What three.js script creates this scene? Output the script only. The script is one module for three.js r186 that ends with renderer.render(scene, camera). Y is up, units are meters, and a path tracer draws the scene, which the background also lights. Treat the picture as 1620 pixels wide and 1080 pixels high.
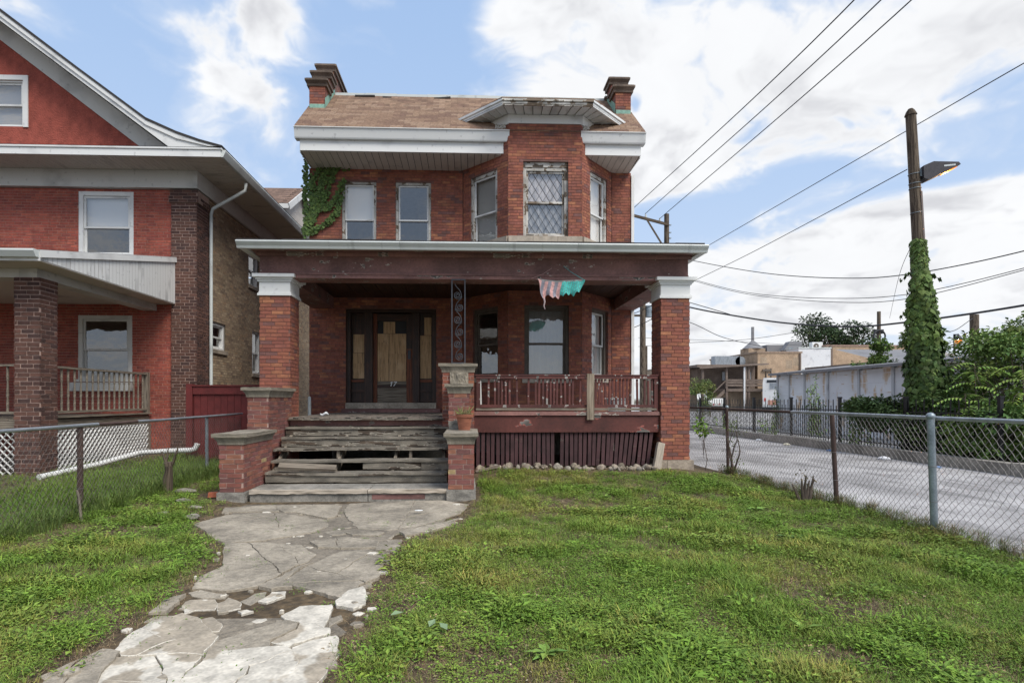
import * as THREE from 'three';
import { mergeGeometries } from 'three/addons/utils/BufferGeometryUtils.js';
import { FontLoader } from 'three/addons/loaders/FontLoader.js';
import { TextGeometry } from 'three/addons/geometries/TextGeometry.js';

// ------------------------------------------------------------------ camera, sky, sun, exposure
const scene = new THREE.Scene();
const camera = new THREE.PerspectiveCamera(2 * Math.atan(540 / 900) * 180 / Math.PI, 1620 / 1080, 0.1, 1500);
camera.position.set(0, 1.43, 0);
camera.rotation.y = -2.2 * Math.PI / 180;
camera.setViewOffset(1620, 1080, 33, -91, 1620, 1080);
const renderer = new THREE.WebGLRenderer({ antialias: true });
renderer.toneMapping = THREE.LinearToneMapping;
renderer.toneMappingExposure = 1.58;
renderer.shadowMap.enabled = true;

function mulberry(seed) { let a = seed >>> 0; return () => { a = (a + 0x6D2B79F5) >>> 0; let t = a; t = Math.imul(t ^ (t >>> 15), t | 1); t ^= t + Math.imul(t ^ (t >>> 7), t | 61); return ((t ^ (t >>> 14)) >>> 0) / 4294967296; }; }
const rnd = mulberry(20240817);
const rr = (a, b, f = rnd) => a + (b - a) * f();
const clamp = (x, a = 0, b = 1) => Math.min(b, Math.max(a, x));
const sstep = (a, b, x) => { const t = clamp((x - a) / (b - a)); return t * t * (3 - 2 * t); };
const mix = (a, b, t) => a + (b - a) * t;
const hash = (x, y, s) => { let h = Math.imul(x, 374761393) + Math.imul(y, 668265263) + Math.imul(s, 974634749) | 0; h = Math.imul(h ^ (h >>> 13), 1274126177); return ((h ^ (h >>> 16)) >>> 0) / 4294967296; };
function vnoise(x, y, s = 0, per = 0) {
  const xi = Math.floor(x), yi = Math.floor(y), fx = x - xi, fy = y - yi, u = fx * fx * (3 - 2 * fx), v = fy * fy * (3 - 2 * fy);
  const w = per ? (k) => ((k % per) + per) % per : (k) => k;
  const a = hash(w(xi), w(yi), s), b = hash(w(xi + 1), w(yi), s), c = hash(w(xi), w(yi + 1), s), d = hash(w(xi + 1), w(yi + 1), s);
  return a + (b - a) * u + (c - a) * v + (a - b - c + d) * u * v;
}
function fbm(x, y, oct = 4, s = 0, per = 0, gain = 0.5) { let a = 1, t = 0, n = 0, f = 1; for (let i = 0; i < oct; i++) { t += a * vnoise(x * f, y * f, s + i * 17, per ? per * f : 0); n += a; a *= gain; f *= 2; } return t / n; }
const lin = (c) => c <= 0.04045 ? c / 12.92 : Math.pow((c + 0.055) / 1.055, 2.4);
const hexLin = (h) => [lin(((h >> 16) & 255) / 255), lin(((h >> 8) & 255) / 255), lin((h & 255) / 255)];

// Sky: blue air with broken cumulus; the cloud field is one noise layer with a few large banks.
const SKYW = 4096, SKYH = 2048;
// cloud banks: azimuth (degrees to the right of -z), elevation, half widths, strength
const BANKS = [[22, 28.5, 15, 6, .30], [9, 31, 4.5, 5, .12], [38, 26, 11, 4, .28], [14.5, 23, 5, 5, .24], [21, 22, 6, 3, .24], [37, 13.2, 15, 3, .28], [31, 11, 8, 3, .14], [43, 15, 5, 3, .12], [27, 7, 28, 4, .26], [-20, 32.5, 3.6, 2.0, .22], [-21.5, 27.5, 2.4, 1.6, .13], [-19.2, 26, 1.8, 1.6, .17], [-18.8, 23.2, 1.2, 1.2, .15], [-25.5, 30, 2.0, 1.0, .12], [-39, 28, 4, 2, .16], [-8, 27, 8, 12, -.30], [-31, 24, 5.5, 8, -.26], [-2, 33, 3.6, 6, -.24], [-14, 30, 3, 9, -.14], [-22, 14, 14, 6, -.2], [18, 16.6, 5, 1.6, -.40], [25.5, 17.6, 4, 1.1, -.44], [31.5, 19.2, 3.6, .9, -.42], [41.5, 17, 4.5, .8, -.34], [16.5, 26.4, 1.0, 1.4, -.30], [19, 11, 4, 1.6, .16]];
function skyColor(dx, dy, dz) {
  const el = Math.asin(clamp(dy, -1, 1)) * 180 / Math.PI;
  const az = Math.atan2(dx, -dz) * 180 / Math.PI;
  const h = Math.max(el, 0);
  const k = Math.pow(1 - clamp(h / 90), 2.6);
  const hz = Math.exp(-h / 8);
  let r = mix(mix(0.19, 0.37, k), 0.535, hz), g = mix(mix(0.30, 0.475, k), 0.57, hz), b = mix(mix(0.50, 0.635, k), 0.60, hz);
  if (el < 0) return [0.26, 0.26, 0.24];
  const q = 1 / (dy + 0.24), cx = dx * q, cz = dz * q;
  const wx = fbm(cx * 3.1 + 9, cz * 3.1, 5, 5) - .5, wz = fbm(cx * 3.1 - 4, cz * 3.1 + 7, 5, 6) - .5;
  let f = fbm(cx * 3.7 + wx * 1.2 + 3.1, cz * 3.7 + wz * 1.2 - 1.7, 8, 11, 0, .62);
  let cov = 0;
  for (const [a, e, wa, we, s] of BANKS) { const da = (az - a) / wa, de = (el - e) / we; if (da * da + de * de < 9) cov += s * Math.exp(-(da * da + de * de)); }
  const d = f + cov - 0.535;
  const body = sstep(-0.06, 0.17, d), thin = sstep(-0.20, 0.02, d) * .20;
  const shade = fbm(cx * 4.2 - 7 + wx, cz * 4.2 + 2 + wz, 6, 31, 0, .58), thick = sstep(.02, .34, d);
  const lum = mix(1.0, 0.70, thick * sstep(.40, .66, shade)) * mix(.93, 1.05, f);
  const m = clamp(body * .95 + thin);
  r = mix(r, 0.615 * lum, m); g = mix(g, 0.623 * lum, m); b = mix(b, 0.636 * mix(1, lum, .93), m);
  return [r, g, b];
}
{
  const data = new Float32Array(SKYW * SKYH * 4);
  for (let j = 0; j < SKYH; j++) {
    const th = (0.5 - (j + .5) / SKYH) * Math.PI * -1;          // first row is the nadir
    const cy = Math.cos(th), sy = Math.sin(th);
    for (let i = 0; i < SKYW; i++) {
      const o = (j * SKYW + i) * 4, ph = ((i + .5) / SKYW - 0.5) * 2 * Math.PI;
      const c = skyColor(Math.cos(ph) * cy, sy, Math.sin(ph) * cy);
      data[o] = c[0]; data[o + 1] = c[1]; data[o + 2] = c[2]; data[o + 3] = 1;
    }
  }
  const t = new THREE.DataTexture(data, SKYW, SKYH, THREE.RGBAFormat, THREE.FloatType);
  t.mapping = THREE.EquirectangularReflectionMapping; t.magFilter = THREE.LinearFilter; t.minFilter = THREE.LinearFilter; t.needsUpdate = true;
  scene.background = t; scene.environment = t;
}
const sun = new THREE.DirectionalLight(new THREE.Color(1.0, 0.95, 0.87), 2.2);
sun.position.set(24, 46, 20); sun.target.position.set(0, 0, -10); sun.castShadow = true; sun.shadow.radius = 55;
sun.shadow.mapSize.set(4096, 4096);
Object.assign(sun.shadow.camera, { left: -40, right: 40, top: 40, bottom: -40, near: 1, far: 120 });
sun.name = 'sun'; scene.add(sun, sun.target);

// ------------------------------------------------------------------ names and tags
const taken = new Map();
function numbered(n) { const k = taken.get(n) || 0; taken.set(n, k + 1); return k ? `${n}_${String(k).padStart(3, '0')}` : n; }
function thing(name, label, category, pos = [0, 0, 0], turn = 0, group) {
  const o = new THREE.Group(); o.name = numbered(name); o.position.set(...pos); o.rotation.y = turn; o.userData = { label, category };
  if (group) o.userData.group = group; scene.add(o); return o;
}
function tag(o, label, category, group, kind) { o.userData.label = label; o.userData.category = category; if (group) o.userData.group = group; if (kind) o.userData.kind = kind; return o; }
function mesh(name, geo, mat, parent) { const m = new THREE.Mesh(geo instanceof GB ? geo.build() : geo, mat); m.castShadow = m.receiveShadow = true; m.name = parent ? name : numbered(name); (parent || scene).add(m); return m; }
function part(name, parent) { const g = new THREE.Group(); g.name = name; parent.add(g); return g; }
function struct(name, geo, mat) { const m = mesh(name, geo, mat); m.userData.kind = 'structure'; return m; }
function stuff(o) { o.userData.kind = 'stuff'; return o; }
const V = (x, y, z) => new THREE.Vector3(x, y, z);

// ------------------------------------------------------------------ geometry builder (flat faces, uv in metres, vertex colours)
class GB {
  constructor() { this.p = []; this.n = []; this.t = []; this.k = []; this.c = [1, 1, 1]; this.useColor = false; this.uo = [0, 0]; this.smooth = false; }
  color(c) { this.c = c; this.useColor = true; return this; }
  jog() { this.uo = [rnd() * 7, rnd() * 7]; return this; }
  v(a, n, u, w) { this.p.push(a[0], a[1], a[2]); this.n.push(n[0], n[1], n[2]); this.t.push(u + this.uo[0], w + this.uo[1]); this.k.push(this.c[0], this.c[1], this.c[2]); }
  tri(a, b, c, ua = [0, 0], ub = [1, 0], uc = [0, 1], na, nb, nc) {
    const x = b[0] - a[0], y = b[1] - a[1], z = b[2] - a[2], X = c[0] - a[0], Y = c[1] - a[1], Z = c[2] - a[2];
    let n = [y * Z - z * Y, z * X - x * Z, x * Y - y * X]; const l = Math.hypot(...n) || 1; n = [n[0] / l, n[1] / l, n[2] / l];
    this.v(a, na || n, ...ua); this.v(b, nb || n, ...ub); this.v(c, nc || n, ...uc); return this;
  }
  quad(a, b, c, d, U = 1, W = 1) { // uv sizes in metres
    this.tri(a, b, c, [0, 0], [U, 0], [U, W]); this.tri(a, c, d, [0, 0], [U, W], [0, W]); return this;
  }
  quadA(a, b, c, d) { const L = (p, q) => Math.hypot(p[0] - q[0], p[1] - q[1], p[2] - q[2]); return this.quad(a, b, c, d, L(a, b), L(b, c)); }
  // box from centre o, axes U (length), W, N (unit) and half sizes
  obox(o, U, W, N, a, b, c, back = true) {
    const P = (i, j, k) => [o[0] + U[0] * a * i + W[0] * b * j + N[0] * c * k, o[1] + U[1] * a * i + W[1] * b * j + N[1] * c * k, o[2] + U[2] * a * i + W[2] * b * j + N[2] * c * k];
    const A = 2 * a, B = 2 * b, C = 2 * c;
    this.quad(P(-1, -1, 1), P(1, -1, 1), P(1, 1, 1), P(-1, 1, 1), A, B);
    if (back) this.quad(P(1, -1, -1), P(-1, -1, -1), P(-1, 1, -1), P(1, 1, -1), A, B);
    this.quad(P(-1, 1, 1), P(1, 1, 1), P(1, 1, -1), P(-1, 1, -1), A, C);
    this.quad(P(-1, -1, -1), P(1, -1, -1), P(1, -1, 1), P(-1, -1, 1), A, C);
    this.quad(P(1, -1, 1), P(1, -1, -1), P(1, 1, -1), P(1, 1, 1), C, B);
    this.quad(P(-1, -1, -1), P(-1, -1, 1), P(-1, 1, 1), P(-1, 1, -1), C, B);
    return this;
  }
  box(x0, x1, y0, y1, z0, z1) {
    const w = x1 - x0, h = y1 - y0, d = z1 - z0, o = [(x0 + x1) / 2, (y0 + y1) / 2, (z0 + z1) / 2];
    // longest side carries the grain
    if (w >= h && w >= d) return this.obox(o, [1, 0, 0], [0, 1, 0], [0, 0, 1], w / 2, h / 2, d / 2);
    if (h >= d) return this.obox(o, [0, 1, 0], [-1, 0, 0], [0, 0, 1], h / 2, w / 2, d / 2);
    return this.obox(o, [0, 0, 1], [0, 1, 0], [-1, 0, 0], d / 2, h / 2, w / 2);
  }
  // box of uv by plain world axes (brick-like surfaces, concrete)
  boxw(x0, x1, y0, y1, z0, z1) {
    return this.obox([(x0 + x1) / 2, (y0 + y1) / 2, (z0 + z1) / 2], [1, 0, 0], [0, 1, 0], [0, 0, 1], (x1 - x0) / 2, (y1 - y0) / 2, (z1 - z0) / 2);
  }
  bar(p, q, w, h, up = [0, 1, 0]) { // square bar between two points
    const d = [q[0] - p[0], q[1] - p[1], q[2] - p[2]], l = Math.hypot(...d), U = d.map((x) => x / l);
    let N = [up[1] * U[2] - up[2] * U[1], up[2] * U[0] - up[0] * U[2], up[0] * U[1] - up[1] * U[0]]; const nl = Math.hypot(...N) || 1; N = N.map((x) => x / nl);
    const W = [N[1] * U[2] - N[2] * U[1], N[2] * U[0] - N[0] * U[2], N[0] * U[1] - N[1] * U[0]];
    return this.obox([(p[0] + q[0]) / 2, (p[1] + q[1]) / 2, (p[2] + q[2]) / 2], U, W, N, l / 2, h / 2, w / 2);
  }
  tube(pts, rad, sides = 6, closed = true) {
    const R = typeof rad === 'function' ? rad : () => rad, rings = [];
    let prevN = null, len = 0; const lens = [];
    for (let i = 0; i < pts.length; i++) {
      const a = pts[Math.max(0, i - 1)], b = pts[Math.min(pts.length - 1, i + 1)], T = V(b[0] - a[0], b[1] - a[1], b[2] - a[2]).normalize();
      let N = prevN ? prevN.clone().addScaledVector(T, -prevN.dot(T)) : (Math.abs(T.y) < .9 ? V(0, 1, 0) : V(1, 0, 0)).cross(T); N.normalize(); prevN = N;
      const Bn = T.clone().cross(N), r = R(i / (pts.length - 1)), ring = [];
      if (i) len += Math.hypot(pts[i][0] - pts[i - 1][0], pts[i][1] - pts[i - 1][1], pts[i][2] - pts[i - 1][2]); lens.push(len);
      for (let s = 0; s < sides; s++) { const t = s / sides * 2 * Math.PI, nx = N.clone().multiplyScalar(Math.cos(t)).addScaledVector(Bn, Math.sin(t)); ring.push([[pts[i][0] + nx.x * r, pts[i][1] + nx.y * r, pts[i][2] + nx.z * r], [nx.x, nx.y, nx.z]]); }
      rings.push(ring);
    }
    for (let i = 0; i + 1 < rings.length; i++) for (let s = 0; s < sides; s++) {
      const a = rings[i][s], b = rings[i][(s + 1) % sides], c = rings[i + 1][(s + 1) % sides], d = rings[i + 1][s];
      const u0 = lens[i], u1 = lens[i + 1], v0 = s / sides * .2, v1 = (s + 1) / sides * .2;
      this.tri(a[0], b[0], c[0], [u0, v0], [u0, v1], [u1, v1], a[1], b[1], c[1]); this.tri(a[0], c[0], d[0], [u0, v0], [u1, v1], [u1, v0], a[1], c[1], d[1]);
    }
    if (closed) for (const [ring, pt, sgn] of [[rings[0], pts[0], -1], [rings[rings.length - 1], pts[pts.length - 1], 1]]) for (let s = 0; s < sides; s++) { const a = ring[s][0], b = ring[(s + 1) % sides][0]; sgn > 0 ? this.tri(pt, a, b) : this.tri(pt, b, a); }
    return this;
  }
  // polygon [[x,z]..] lifted from y0 to y1 (y1 may be a function)
  slab(poly, y0, top, bevel = .012) {
    const n = poly.length; let ar = 0; for (let i = 0; i < n; i++) { const a = poly[i], b = poly[(i + 1) % n]; ar += a[0] * b[1] - b[0] * a[1]; }
    const pts = ar > 0 ? poly.slice().reverse() : poly.slice(); // wanted: upward normal
    const cx = pts.reduce((s, p) => s + p[0], 0) / n, cz = pts.reduce((s, p) => s + p[1], 0) / n, T = typeof top === 'function' ? top : () => top;
    const inn = pts.map(([x, z]) => { const l = Math.hypot(x - cx, z - cz) || 1, f = Math.max(0, 1 - bevel / l); return [cx + (x - cx) * f, cz + (z - cz) * f]; });
    const tris = THREE.ShapeUtils.triangulateShape(inn.map(([x, z]) => new THREE.Vector2(x, z)), []);
    for (const [i, j, k] of tris) { const A = inn[i], B = inn[j], C = inn[k]; let a = [A[0], T(A[0], A[1]), A[1]], b = [B[0], T(B[0], B[1]), B[1]], c = [C[0], T(C[0], C[1]), C[1]]; const up = (b[2] - a[2]) * (c[0] - a[0]) - (b[0] - a[0]) * (c[2] - a[2]); if (up < 0) [b, c] = [c, b]; this.tri(a, b, c, [a[0], a[2]], [b[0], b[2]], [c[0], c[2]]); }
    for (let i = 0; i < n; i++) { const j = (i + 1) % n, a = pts[i], b = pts[j], A = inn[i], B = inn[j], ta = T(A[0], A[1]), tb = T(B[0], B[1]), e = bevel * .7;
      this.quadA([a[0], ta - e, a[1]], [b[0], tb - e, b[1]], [B[0], tb, B[1]], [A[0], ta, A[1]]); this.quadA([a[0], y0, a[1]], [b[0], y0, b[1]], [b[0], tb - e, b[1]], [a[0], ta - e, a[1]]); }
    return this;
  }
  // a profile [[y,z]..] (closed, counter-clockwise seen from +x) swept along x
  sweepX(prof, x0, x1, caps = true, m0 = null, m1 = null) { // m0/m1: extra x per unit z for mitred ends
    const n = prof.length, X = (x, m, z) => x + (m ? m * z : 0);
    for (let i = 0; i < n; i++) { const a = prof[i], b = prof[(i + 1) % n]; this.quadA([X(x0, m0, a[1]), a[0], a[1]], [X(x1, m1, a[1]), a[0], a[1]], [X(x1, m1, b[1]), b[0], b[1]], [X(x0, m0, b[1]), b[0], b[1]]); }
    if (caps) { const tr = THREE.ShapeUtils.triangulateShape(prof.map(([y, z]) => new THREE.Vector2(z, y)), []); for (const [i, j, k] of tr) for (const [x, m] of [[x0, m0], [x1, m1]]) this.tri([X(x, m, prof[i][1]), ...prof[i]], [X(x, m, prof[j][1]), ...prof[j]], [X(x, m, prof[k][1]), ...prof[k]]); }
    return this;
  }
  build() {
    const g = new THREE.BufferGeometry();
    g.setAttribute('position', new THREE.Float32BufferAttribute(this.p, 3)); g.setAttribute('normal', new THREE.Float32BufferAttribute(this.n, 3)); g.setAttribute('uv', new THREE.Float32BufferAttribute(this.t, 2));
    if (this.useColor) g.setAttribute('color', new THREE.Float32BufferAttribute(this.k, 3));
    return g;
  }
}
const gb = () => new GB();
function warp(geo, f) { const p = geo.attributes.position; for (let i = 0; i < p.count; i++) { const q = f(p.getX(i), p.getY(i), p.getZ(i)); p.setXYZ(i, ...q); } geo.computeVertexNormals(); return geo; }
function basisAt(O, U, W) { // local x along U, y up, z along W
  return new THREE.Matrix4().makeBasis(V(...U), V(0, 1, 0), V(...W)).setPosition(...O);
}
function place(o, O, U, W) { basisAt(O, U, W).decompose(o.position, o.quaternion, o.scale); return o; }

// ------------------------------------------------------------------ textures (colour, grain and wear only)
function tex(w, h, metresX, metresY, fn, srgb = true) {
  const d = new Uint8Array(w * h * 4);
  for (let j = 0; j < h; j++) for (let i = 0; i < w; i++) { const c = fn(i / w, j / h), o = (j * w + i) * 4; d[o] = clamp(c[0]) * 255; d[o + 1] = clamp(c[1]) * 255; d[o + 2] = clamp(c[2]) * 255; d[o + 3] = 255; }
  const t = new THREE.DataTexture(d, w, h, THREE.RGBAFormat); t.wrapS = t.wrapT = THREE.RepeatWrapping; t.magFilter = THREE.LinearFilter; t.minFilter = THREE.LinearMipmapLinearFilter; t.generateMipmaps = true;
  if (srgb) t.colorSpace = THREE.SRGBColorSpace; t.repeat.set(1 / metresX, 1 / metresY); t.needsUpdate = true; return t;
}
const rgb = (h) => [((h >> 16) & 255) / 255, ((h >> 8) & 255) / 255, (h & 255) / 255];
const mul = (c, k) => [c[0] * k, c[1] * k, c[2] * k];
const mixc = (a, b, t) => [mix(a[0], b[0], t), mix(a[1], b[1], t), mix(a[2], b[2], t)];
const T = {};
T.stain = tex(512, 512, 3.1, 3.1, (x, y) => { const n = fbm(x * 6, y * 6, 5, 1, 6), f = fbm(x * 64, y * 64, 2, 9, 64), s = vnoise(x * 256, y * 256, 3, 256); let k = .84 + (n - .5) * .28 + (f - .5) * .24; let c = [k, k, k]; if (s > .985) c = [1.0, .98, .95]; return c; });
T.fine = tex(256, 256, .9, .9, (x, y) => { const n = fbm(x * 8, y * 8, 5, 4, 8), f = vnoise(x * 128, y * 128, 8, 128); const k = .86 + (n - .5) * .26 + (f - .5) * .14; return [k, k, k]; });
T.dirt = tex(512, 512, 3.3, 3.3, (x, y) => { const n = fbm(x * 5, y * 5, 5, 14, 5), m = fbm(x * 40, y * 40, 3, 2, 40); let k = .97 - sstep(.52, .8, n) * .14 - sstep(.70, .85, m) * .10; return [k, k * .995, k * .985]; });
function woodTex(base, dark, light, seed, mX = 1.6, mY = .3) { return tex(512, 256, mX, mY, (x, y) => { const wob = fbm(x * 3, y * 3, 3, seed, 3) * .5; const g = fbm(x * 4, (y + wob * .08) * 42, 4, seed + 3, 0), cr = vnoise(x * 6, (y + wob * .05) * 60, seed + 7, 0), b = fbm(x * 5, y * 5, 4, seed + 12, 5); let c = mixc(dark, base, sstep(.25, .6, g)); c = mixc(c, light, sstep(.55, .8, b) * .6); if (cr > .86) c = mul(c, .62); return c; }); }
T.greywood = woodTex([.55, .51, .455], [.34, .30, .26], [.67, .64, .58], 41);
T.darkwood = woodTex([.24, .155, .11], [.13, .085, .065], [.36, .22, .14], 52);
T.orangewood = woodTex([.48, .25, .12], [.28, .13, .07], [.60, .34, .18], 57);
function peelTex(paint, under, primer, amount, seed, sx = 5, sy = 14, size = 1.3, px = 512) { return tex(px, px, size, size, (x, y) => { const n = fbm(x * sx, y * sy, 5, seed, 0, .58), g = fbm(x * 6, y * 70, 3, seed + 5, 0), d = fbm(x * 7, y * 7, 4, seed + 8, 7), sp = vnoise(x * 150, y * 150, seed + 2, 150); let c = mul(paint, .84 + (d - .5) * .5 + (sp - .5) * .12); if (n > 1 - amount) c = mixc(under, mul(under, .6), sstep(.35, .65, g)); else if (n > 1 - amount - .025) c = primer; return c; }); }
T.brownpaint = peelTex(rgb(0x9a6f68), rgb(0x8d847c), rgb(0xb4aaa0), .305, 61, 14, 30, 3.7, 1024);
T.redpaint = peelTex(rgb(0x6b3c37), rgb(0x938d88), rgb(0xbab5ae), .315, 71, 34, 14, 3.5, 1024);
T.edgepaint = peelTex(rgb(0x6e3c35), rgb(0x8d8680), rgb(0x9a5a50), .30, 75, 9, 20, 3.9, 1024);
T.skirt = peelTex(rgb(0x55383a), rgb(0x6f645e), rgb(0x5e4a45), .26, 77, 10, 4);
T.porchfloor = peelTex(rgb(0x8b8075), rgb(0x565049), rgb(0x8c867e), .42, 83, 4, 16);
T.step = peelTex(rgb(0x8f877a), rgb(0x5d5044), rgb(0xa39c8f), .42, 89, 2.5, 20);
T.whitepeel = peelTex(rgb(0xd8d4cc), rgb(0x80705f), rgb(0xb8b0a4), .43, 97, 10, 10);
T.conc = tex(512, 512, 1.7, 1.7, (x, y) => { const n = fbm(x * 5, y * 5, 6, 101, 5), s = vnoise(x * 200, y * 200, 103, 200), s2 = fbm(x * 50, y * 50, 2, 105, 50); let k = .80 + (n - .5) * .5 + (s - .5) * .14 + (s2 - .5) * .2; return [k, k * .985, k * .955]; });
T.whiteslab = tex(512, 512, 2.3, 2.3, (x, y) => { const n = fbm(x * 4, y * 4, 6, 111, 4, .56), s = vnoise(x * 180, y * 180, 113, 180), f = fbm(x * 30, y * 30, 3, 117, 30); const p = sstep(.545, .585, n); let c = mixc([.86, .845, .81], [.70, .665, .61], p); return mul(c, .95 + (s - .5) * .14 + (f - .5) * .32); });
T.soil = tex(1024, 1024, 4.3, 4.3, (x, y) => { const n = fbm(x * 6, y * 6, 6, 121, 6), s = fbm(x * 90, y * 90, 3, 123, 90), p = vnoise(x * 300, y * 300, 125, 300); let c = mixc([.40, .335, .25], [.57, .495, .385], n); c = mul(c, .8 + (s - .5) * .7); if (p > .965) c = [.55, .52, .47]; return c; });
T.asphalt = tex(512, 512, 3.7, 3.7, (x, y) => { const n = fbm(x * 4, y * 4, 6, 131, 4), s = vnoise(x * 256, y * 256, 133, 256), cr = Math.abs(fbm(x * 5 + .3, y * 5, 4, 137, 5) - .5); const st = fbm(x * 9 + 4, y * 3, 5, 139, 0); let k = .88 + (n - .5) * .42 + (s - .5) * .16 - sstep(.58, .72, st) * .14; if (cr < .0035) k *= .66; return [k, k * .995, k]; });
T.shingle = tex(256, 256, .8, .8, (x, y) => { const n = fbm(x * 6, y * 6, 4, 141, 6), s = vnoise(x * 128, y * 128, 143, 128); const k = .82 + (n - .5) * .35 + (s - .5) * .3; return [k, k, k]; });
T.rust = tex(512, 512, 2.4, 2.4, (x, y) => { const n = fbm(x * 7, y * 2.2, 6, 151, 0, .6), n2 = fbm(x * 5, y * 5, 4, 153, 5); let c = mixc([.82, .83, .84], [.92, .93, .94], n2); c = mixc(c, [.74, .60, .44], sstep(.57, .73, n) * .75); return c; });
T.ply = woodTex([.75, .62, .47], [.64, .52, .38], [.81, .69, .55], 161, 1.4, .7);
T.stucco = tex(512, 512, 1.4, 1.4, (x, y) => { const f = fbm(x * 60, y * 60, 4, 171, 60), n = fbm(x * 4, y * 4, 3, 173, 4); const k = .55 + (f - .5) * 1.1 + (n - .5) * .1; return [k, k, k]; }, false);
T.bump = tex(256, 256, .5, .5, (x, y) => { const k = fbm(x * 12, y * 12, 5, 181, 12); return [k, k, k]; }, false);
T.grain = tex(256, 256, .8, .2, (x, y) => { const k = fbm(x * 4, y * 46, 4, 191, 0); return [k, k, k]; }, false);

function std(o) { const m = new THREE.MeshStandardMaterial(); const { color, map, rough = .85, metal = 0, bump, bs = .004, vc, side } = o; m.color = Array.isArray(color) ? new THREE.Color().setRGB(...color) : new THREE.Color(color ?? 0xffffff); if (map) m.map = map; m.roughness = rough; m.metalness = metal; if (bump) { m.bumpMap = bump; m.bumpScale = bs; } if (vc) m.vertexColors = true; if (side) m.side = THREE.DoubleSide; return m; }
const M = {
  brick: std({ map: T.stain, vc: true, rough: .88 }),
  mortarRed: std({ color: [.24, .13, .108], map: T.fine, rough: .95 }),
  mortarPink: std({ color: [.52, .36, .30], map: T.fine, rough: .95 }),
  mortarTan: std({ color: [.33, .27, .20], map: T.fine, rough: .95 }),
  stone: std({ color: [.40, .36, .30], map: T.conc, rough: .92, bump: T.bump, bs: .006 }),
  limestone: std({ color: [.56, .48, .385], map: T.fine, rough: .9 }),
  sillStone: std({ color: [.50, .43, .36], map: T.conc, rough: .9 }),
  white: std({ color: [.79, .80, .805], map: T.dirt, rough: .5 }),
  whiteDirty: std({ color: [.64, .64, .625], map: T.dirt, rough: .6 }),
  soffit: std({ color: [.66, .61, .56], map: T.dirt, rough: .65 }),
  gutter: std({ color: [.64, .68, .68], map: T.dirt, rough: .42 }),
  brownPaint: std({ map: T.brownpaint, rough: .72, bump: T.grain, bs: .002 }),
  redPaint: std({ map: T.redpaint, rough: .75, bump: T.grain, bs: .002 }),
  skirt: std({ map: T.skirt, rough: .8 }),
  floor: std({ map: T.porchfloor, rough: .85, bump: T.grain, bs: .003 }),
  step: std({ map: T.step, rough: .9, bump: T.grain, bs: .005 }),
  greyWood: std({ map: T.greywood, rough: .9, bump: T.grain, bs: .003 }),
  darkWood: std({ map: T.darkwood, rough: .55 }),
  orangeWood: std({ map: T.orangewood, rough: .6 }),
  ply: std({ map: T.ply, rough: .85 }),
  whitePeel: std({ map: T.whitepeel, rough: .8, bump: T.bump, bs: .003 }),
  brownFrame: std({ color: [.16, .13, .105], map: T.fine, rough: .7 }),
  conc: std({ color: [.40, .385, .36], map: T.conc, rough: .95, bump: T.bump, bs: .006 }),
  slabGrey: std({ color: [.48, .43, .36], map: T.conc, rough: .95, bump: T.bump, bs: .008 }),
  slabWhite: std({ color: [.90, .86, .80], map: T.whiteslab, rough: .95, bump: T.bump, bs: .006 }),
  soil: std({ color: [.80, .78, .74], map: T.soil, rough: 1, bump: T.bump, bs: .02 }),
  alley: std({ color: [.50, .485, .475], map: T.asphalt, rough: .95 }),
  lot: std({ color: [.50, .49, .475], map: T.asphalt, rough: .95 }),
  shingle: std({ map: T.shingle, vc: true, rough: .95 }),
  copper: std({ color: [.33, .58, .47], map: T.stain, rough: .8 }),
  black: std({ color: [.012, .012, .013], rough: .6 }),
  tar: std({ color: [.05, .045, .045], map: T.fine, rough: .9 }),
  ironBlack: std({ color: [.014, .014, .016], rough: .5, metal: .3 }),
  ironPaint: std({ color: [.06, .066, .08], map: T.fine, rough: .5, metal: .2 }),
  galv: std({ color: [.36, .42, .46], map: T.fine, rough: .45, metal: .55 }),
  galvRail: std({ color: [.46, .50, .54], map: T.fine, rough: .42, metal: .5 }),
  rustPost: std({ color: [.10, .06, .05], map: T.fine, rough: .85 }),
  wire: std({ color: [.25, .235, .225], rough: .5, metal: .5 }),
  wireDark: std({ color: [.16, .13, .12], rough: .6, metal: .4 }),
  cable: std({ color: [.03, .03, .035], rough: .7 }),
  poleWood: std({ color: [.52, .47, .43], map: T.greywood, rough: .95 }),
  stucco: std({ color: [.45, .108, .076], map: T.fine, rough: .95, bump: T.stucco, bs: .012 }),
  redWood: std({ color: [.20, .030, .028], map: T.fine, rough: .75 }),
  terracotta: std({ color: [.46, .17, .10], map: T.fine, rough: .8 }),
  darkRoom: std({ color: [.46, .43, .38], map: T.fine, rough: .95 }),
  curtain: std({ color: [.90, .84, .82], map: T.fine, rough: .95 }),
  shade: std({ color: [.70, .69, .66], rough: .9 }),
  shed: std({ color: [.95, .96, .97], map: T.rust, rough: .7 }),
  shedTrim: std({ color: [.50, .53, .57], map: T.dirt, rough: .6 }),
  roofMetal: std({ color: [.22, .22, .235], map: T.dirt, rough: .7 }),
  leaf: std({ vc: true, rough: .75, side: true }),
  bark: std({ color: [.17, .13, .10], map: T.stain, rough: .95 }),
};
M.glass = new THREE.MeshPhysicalMaterial({ color: 0xffffff, transmission: 1, thickness: 0, roughness: .012, ior: 2.3 });
M.glassDirty = new THREE.MeshPhysicalMaterial({ color: new THREE.Color().setRGB(.72, .74, .74), transmission: 1, thickness: 0, roughness: .04, ior: 2.4 });
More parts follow.
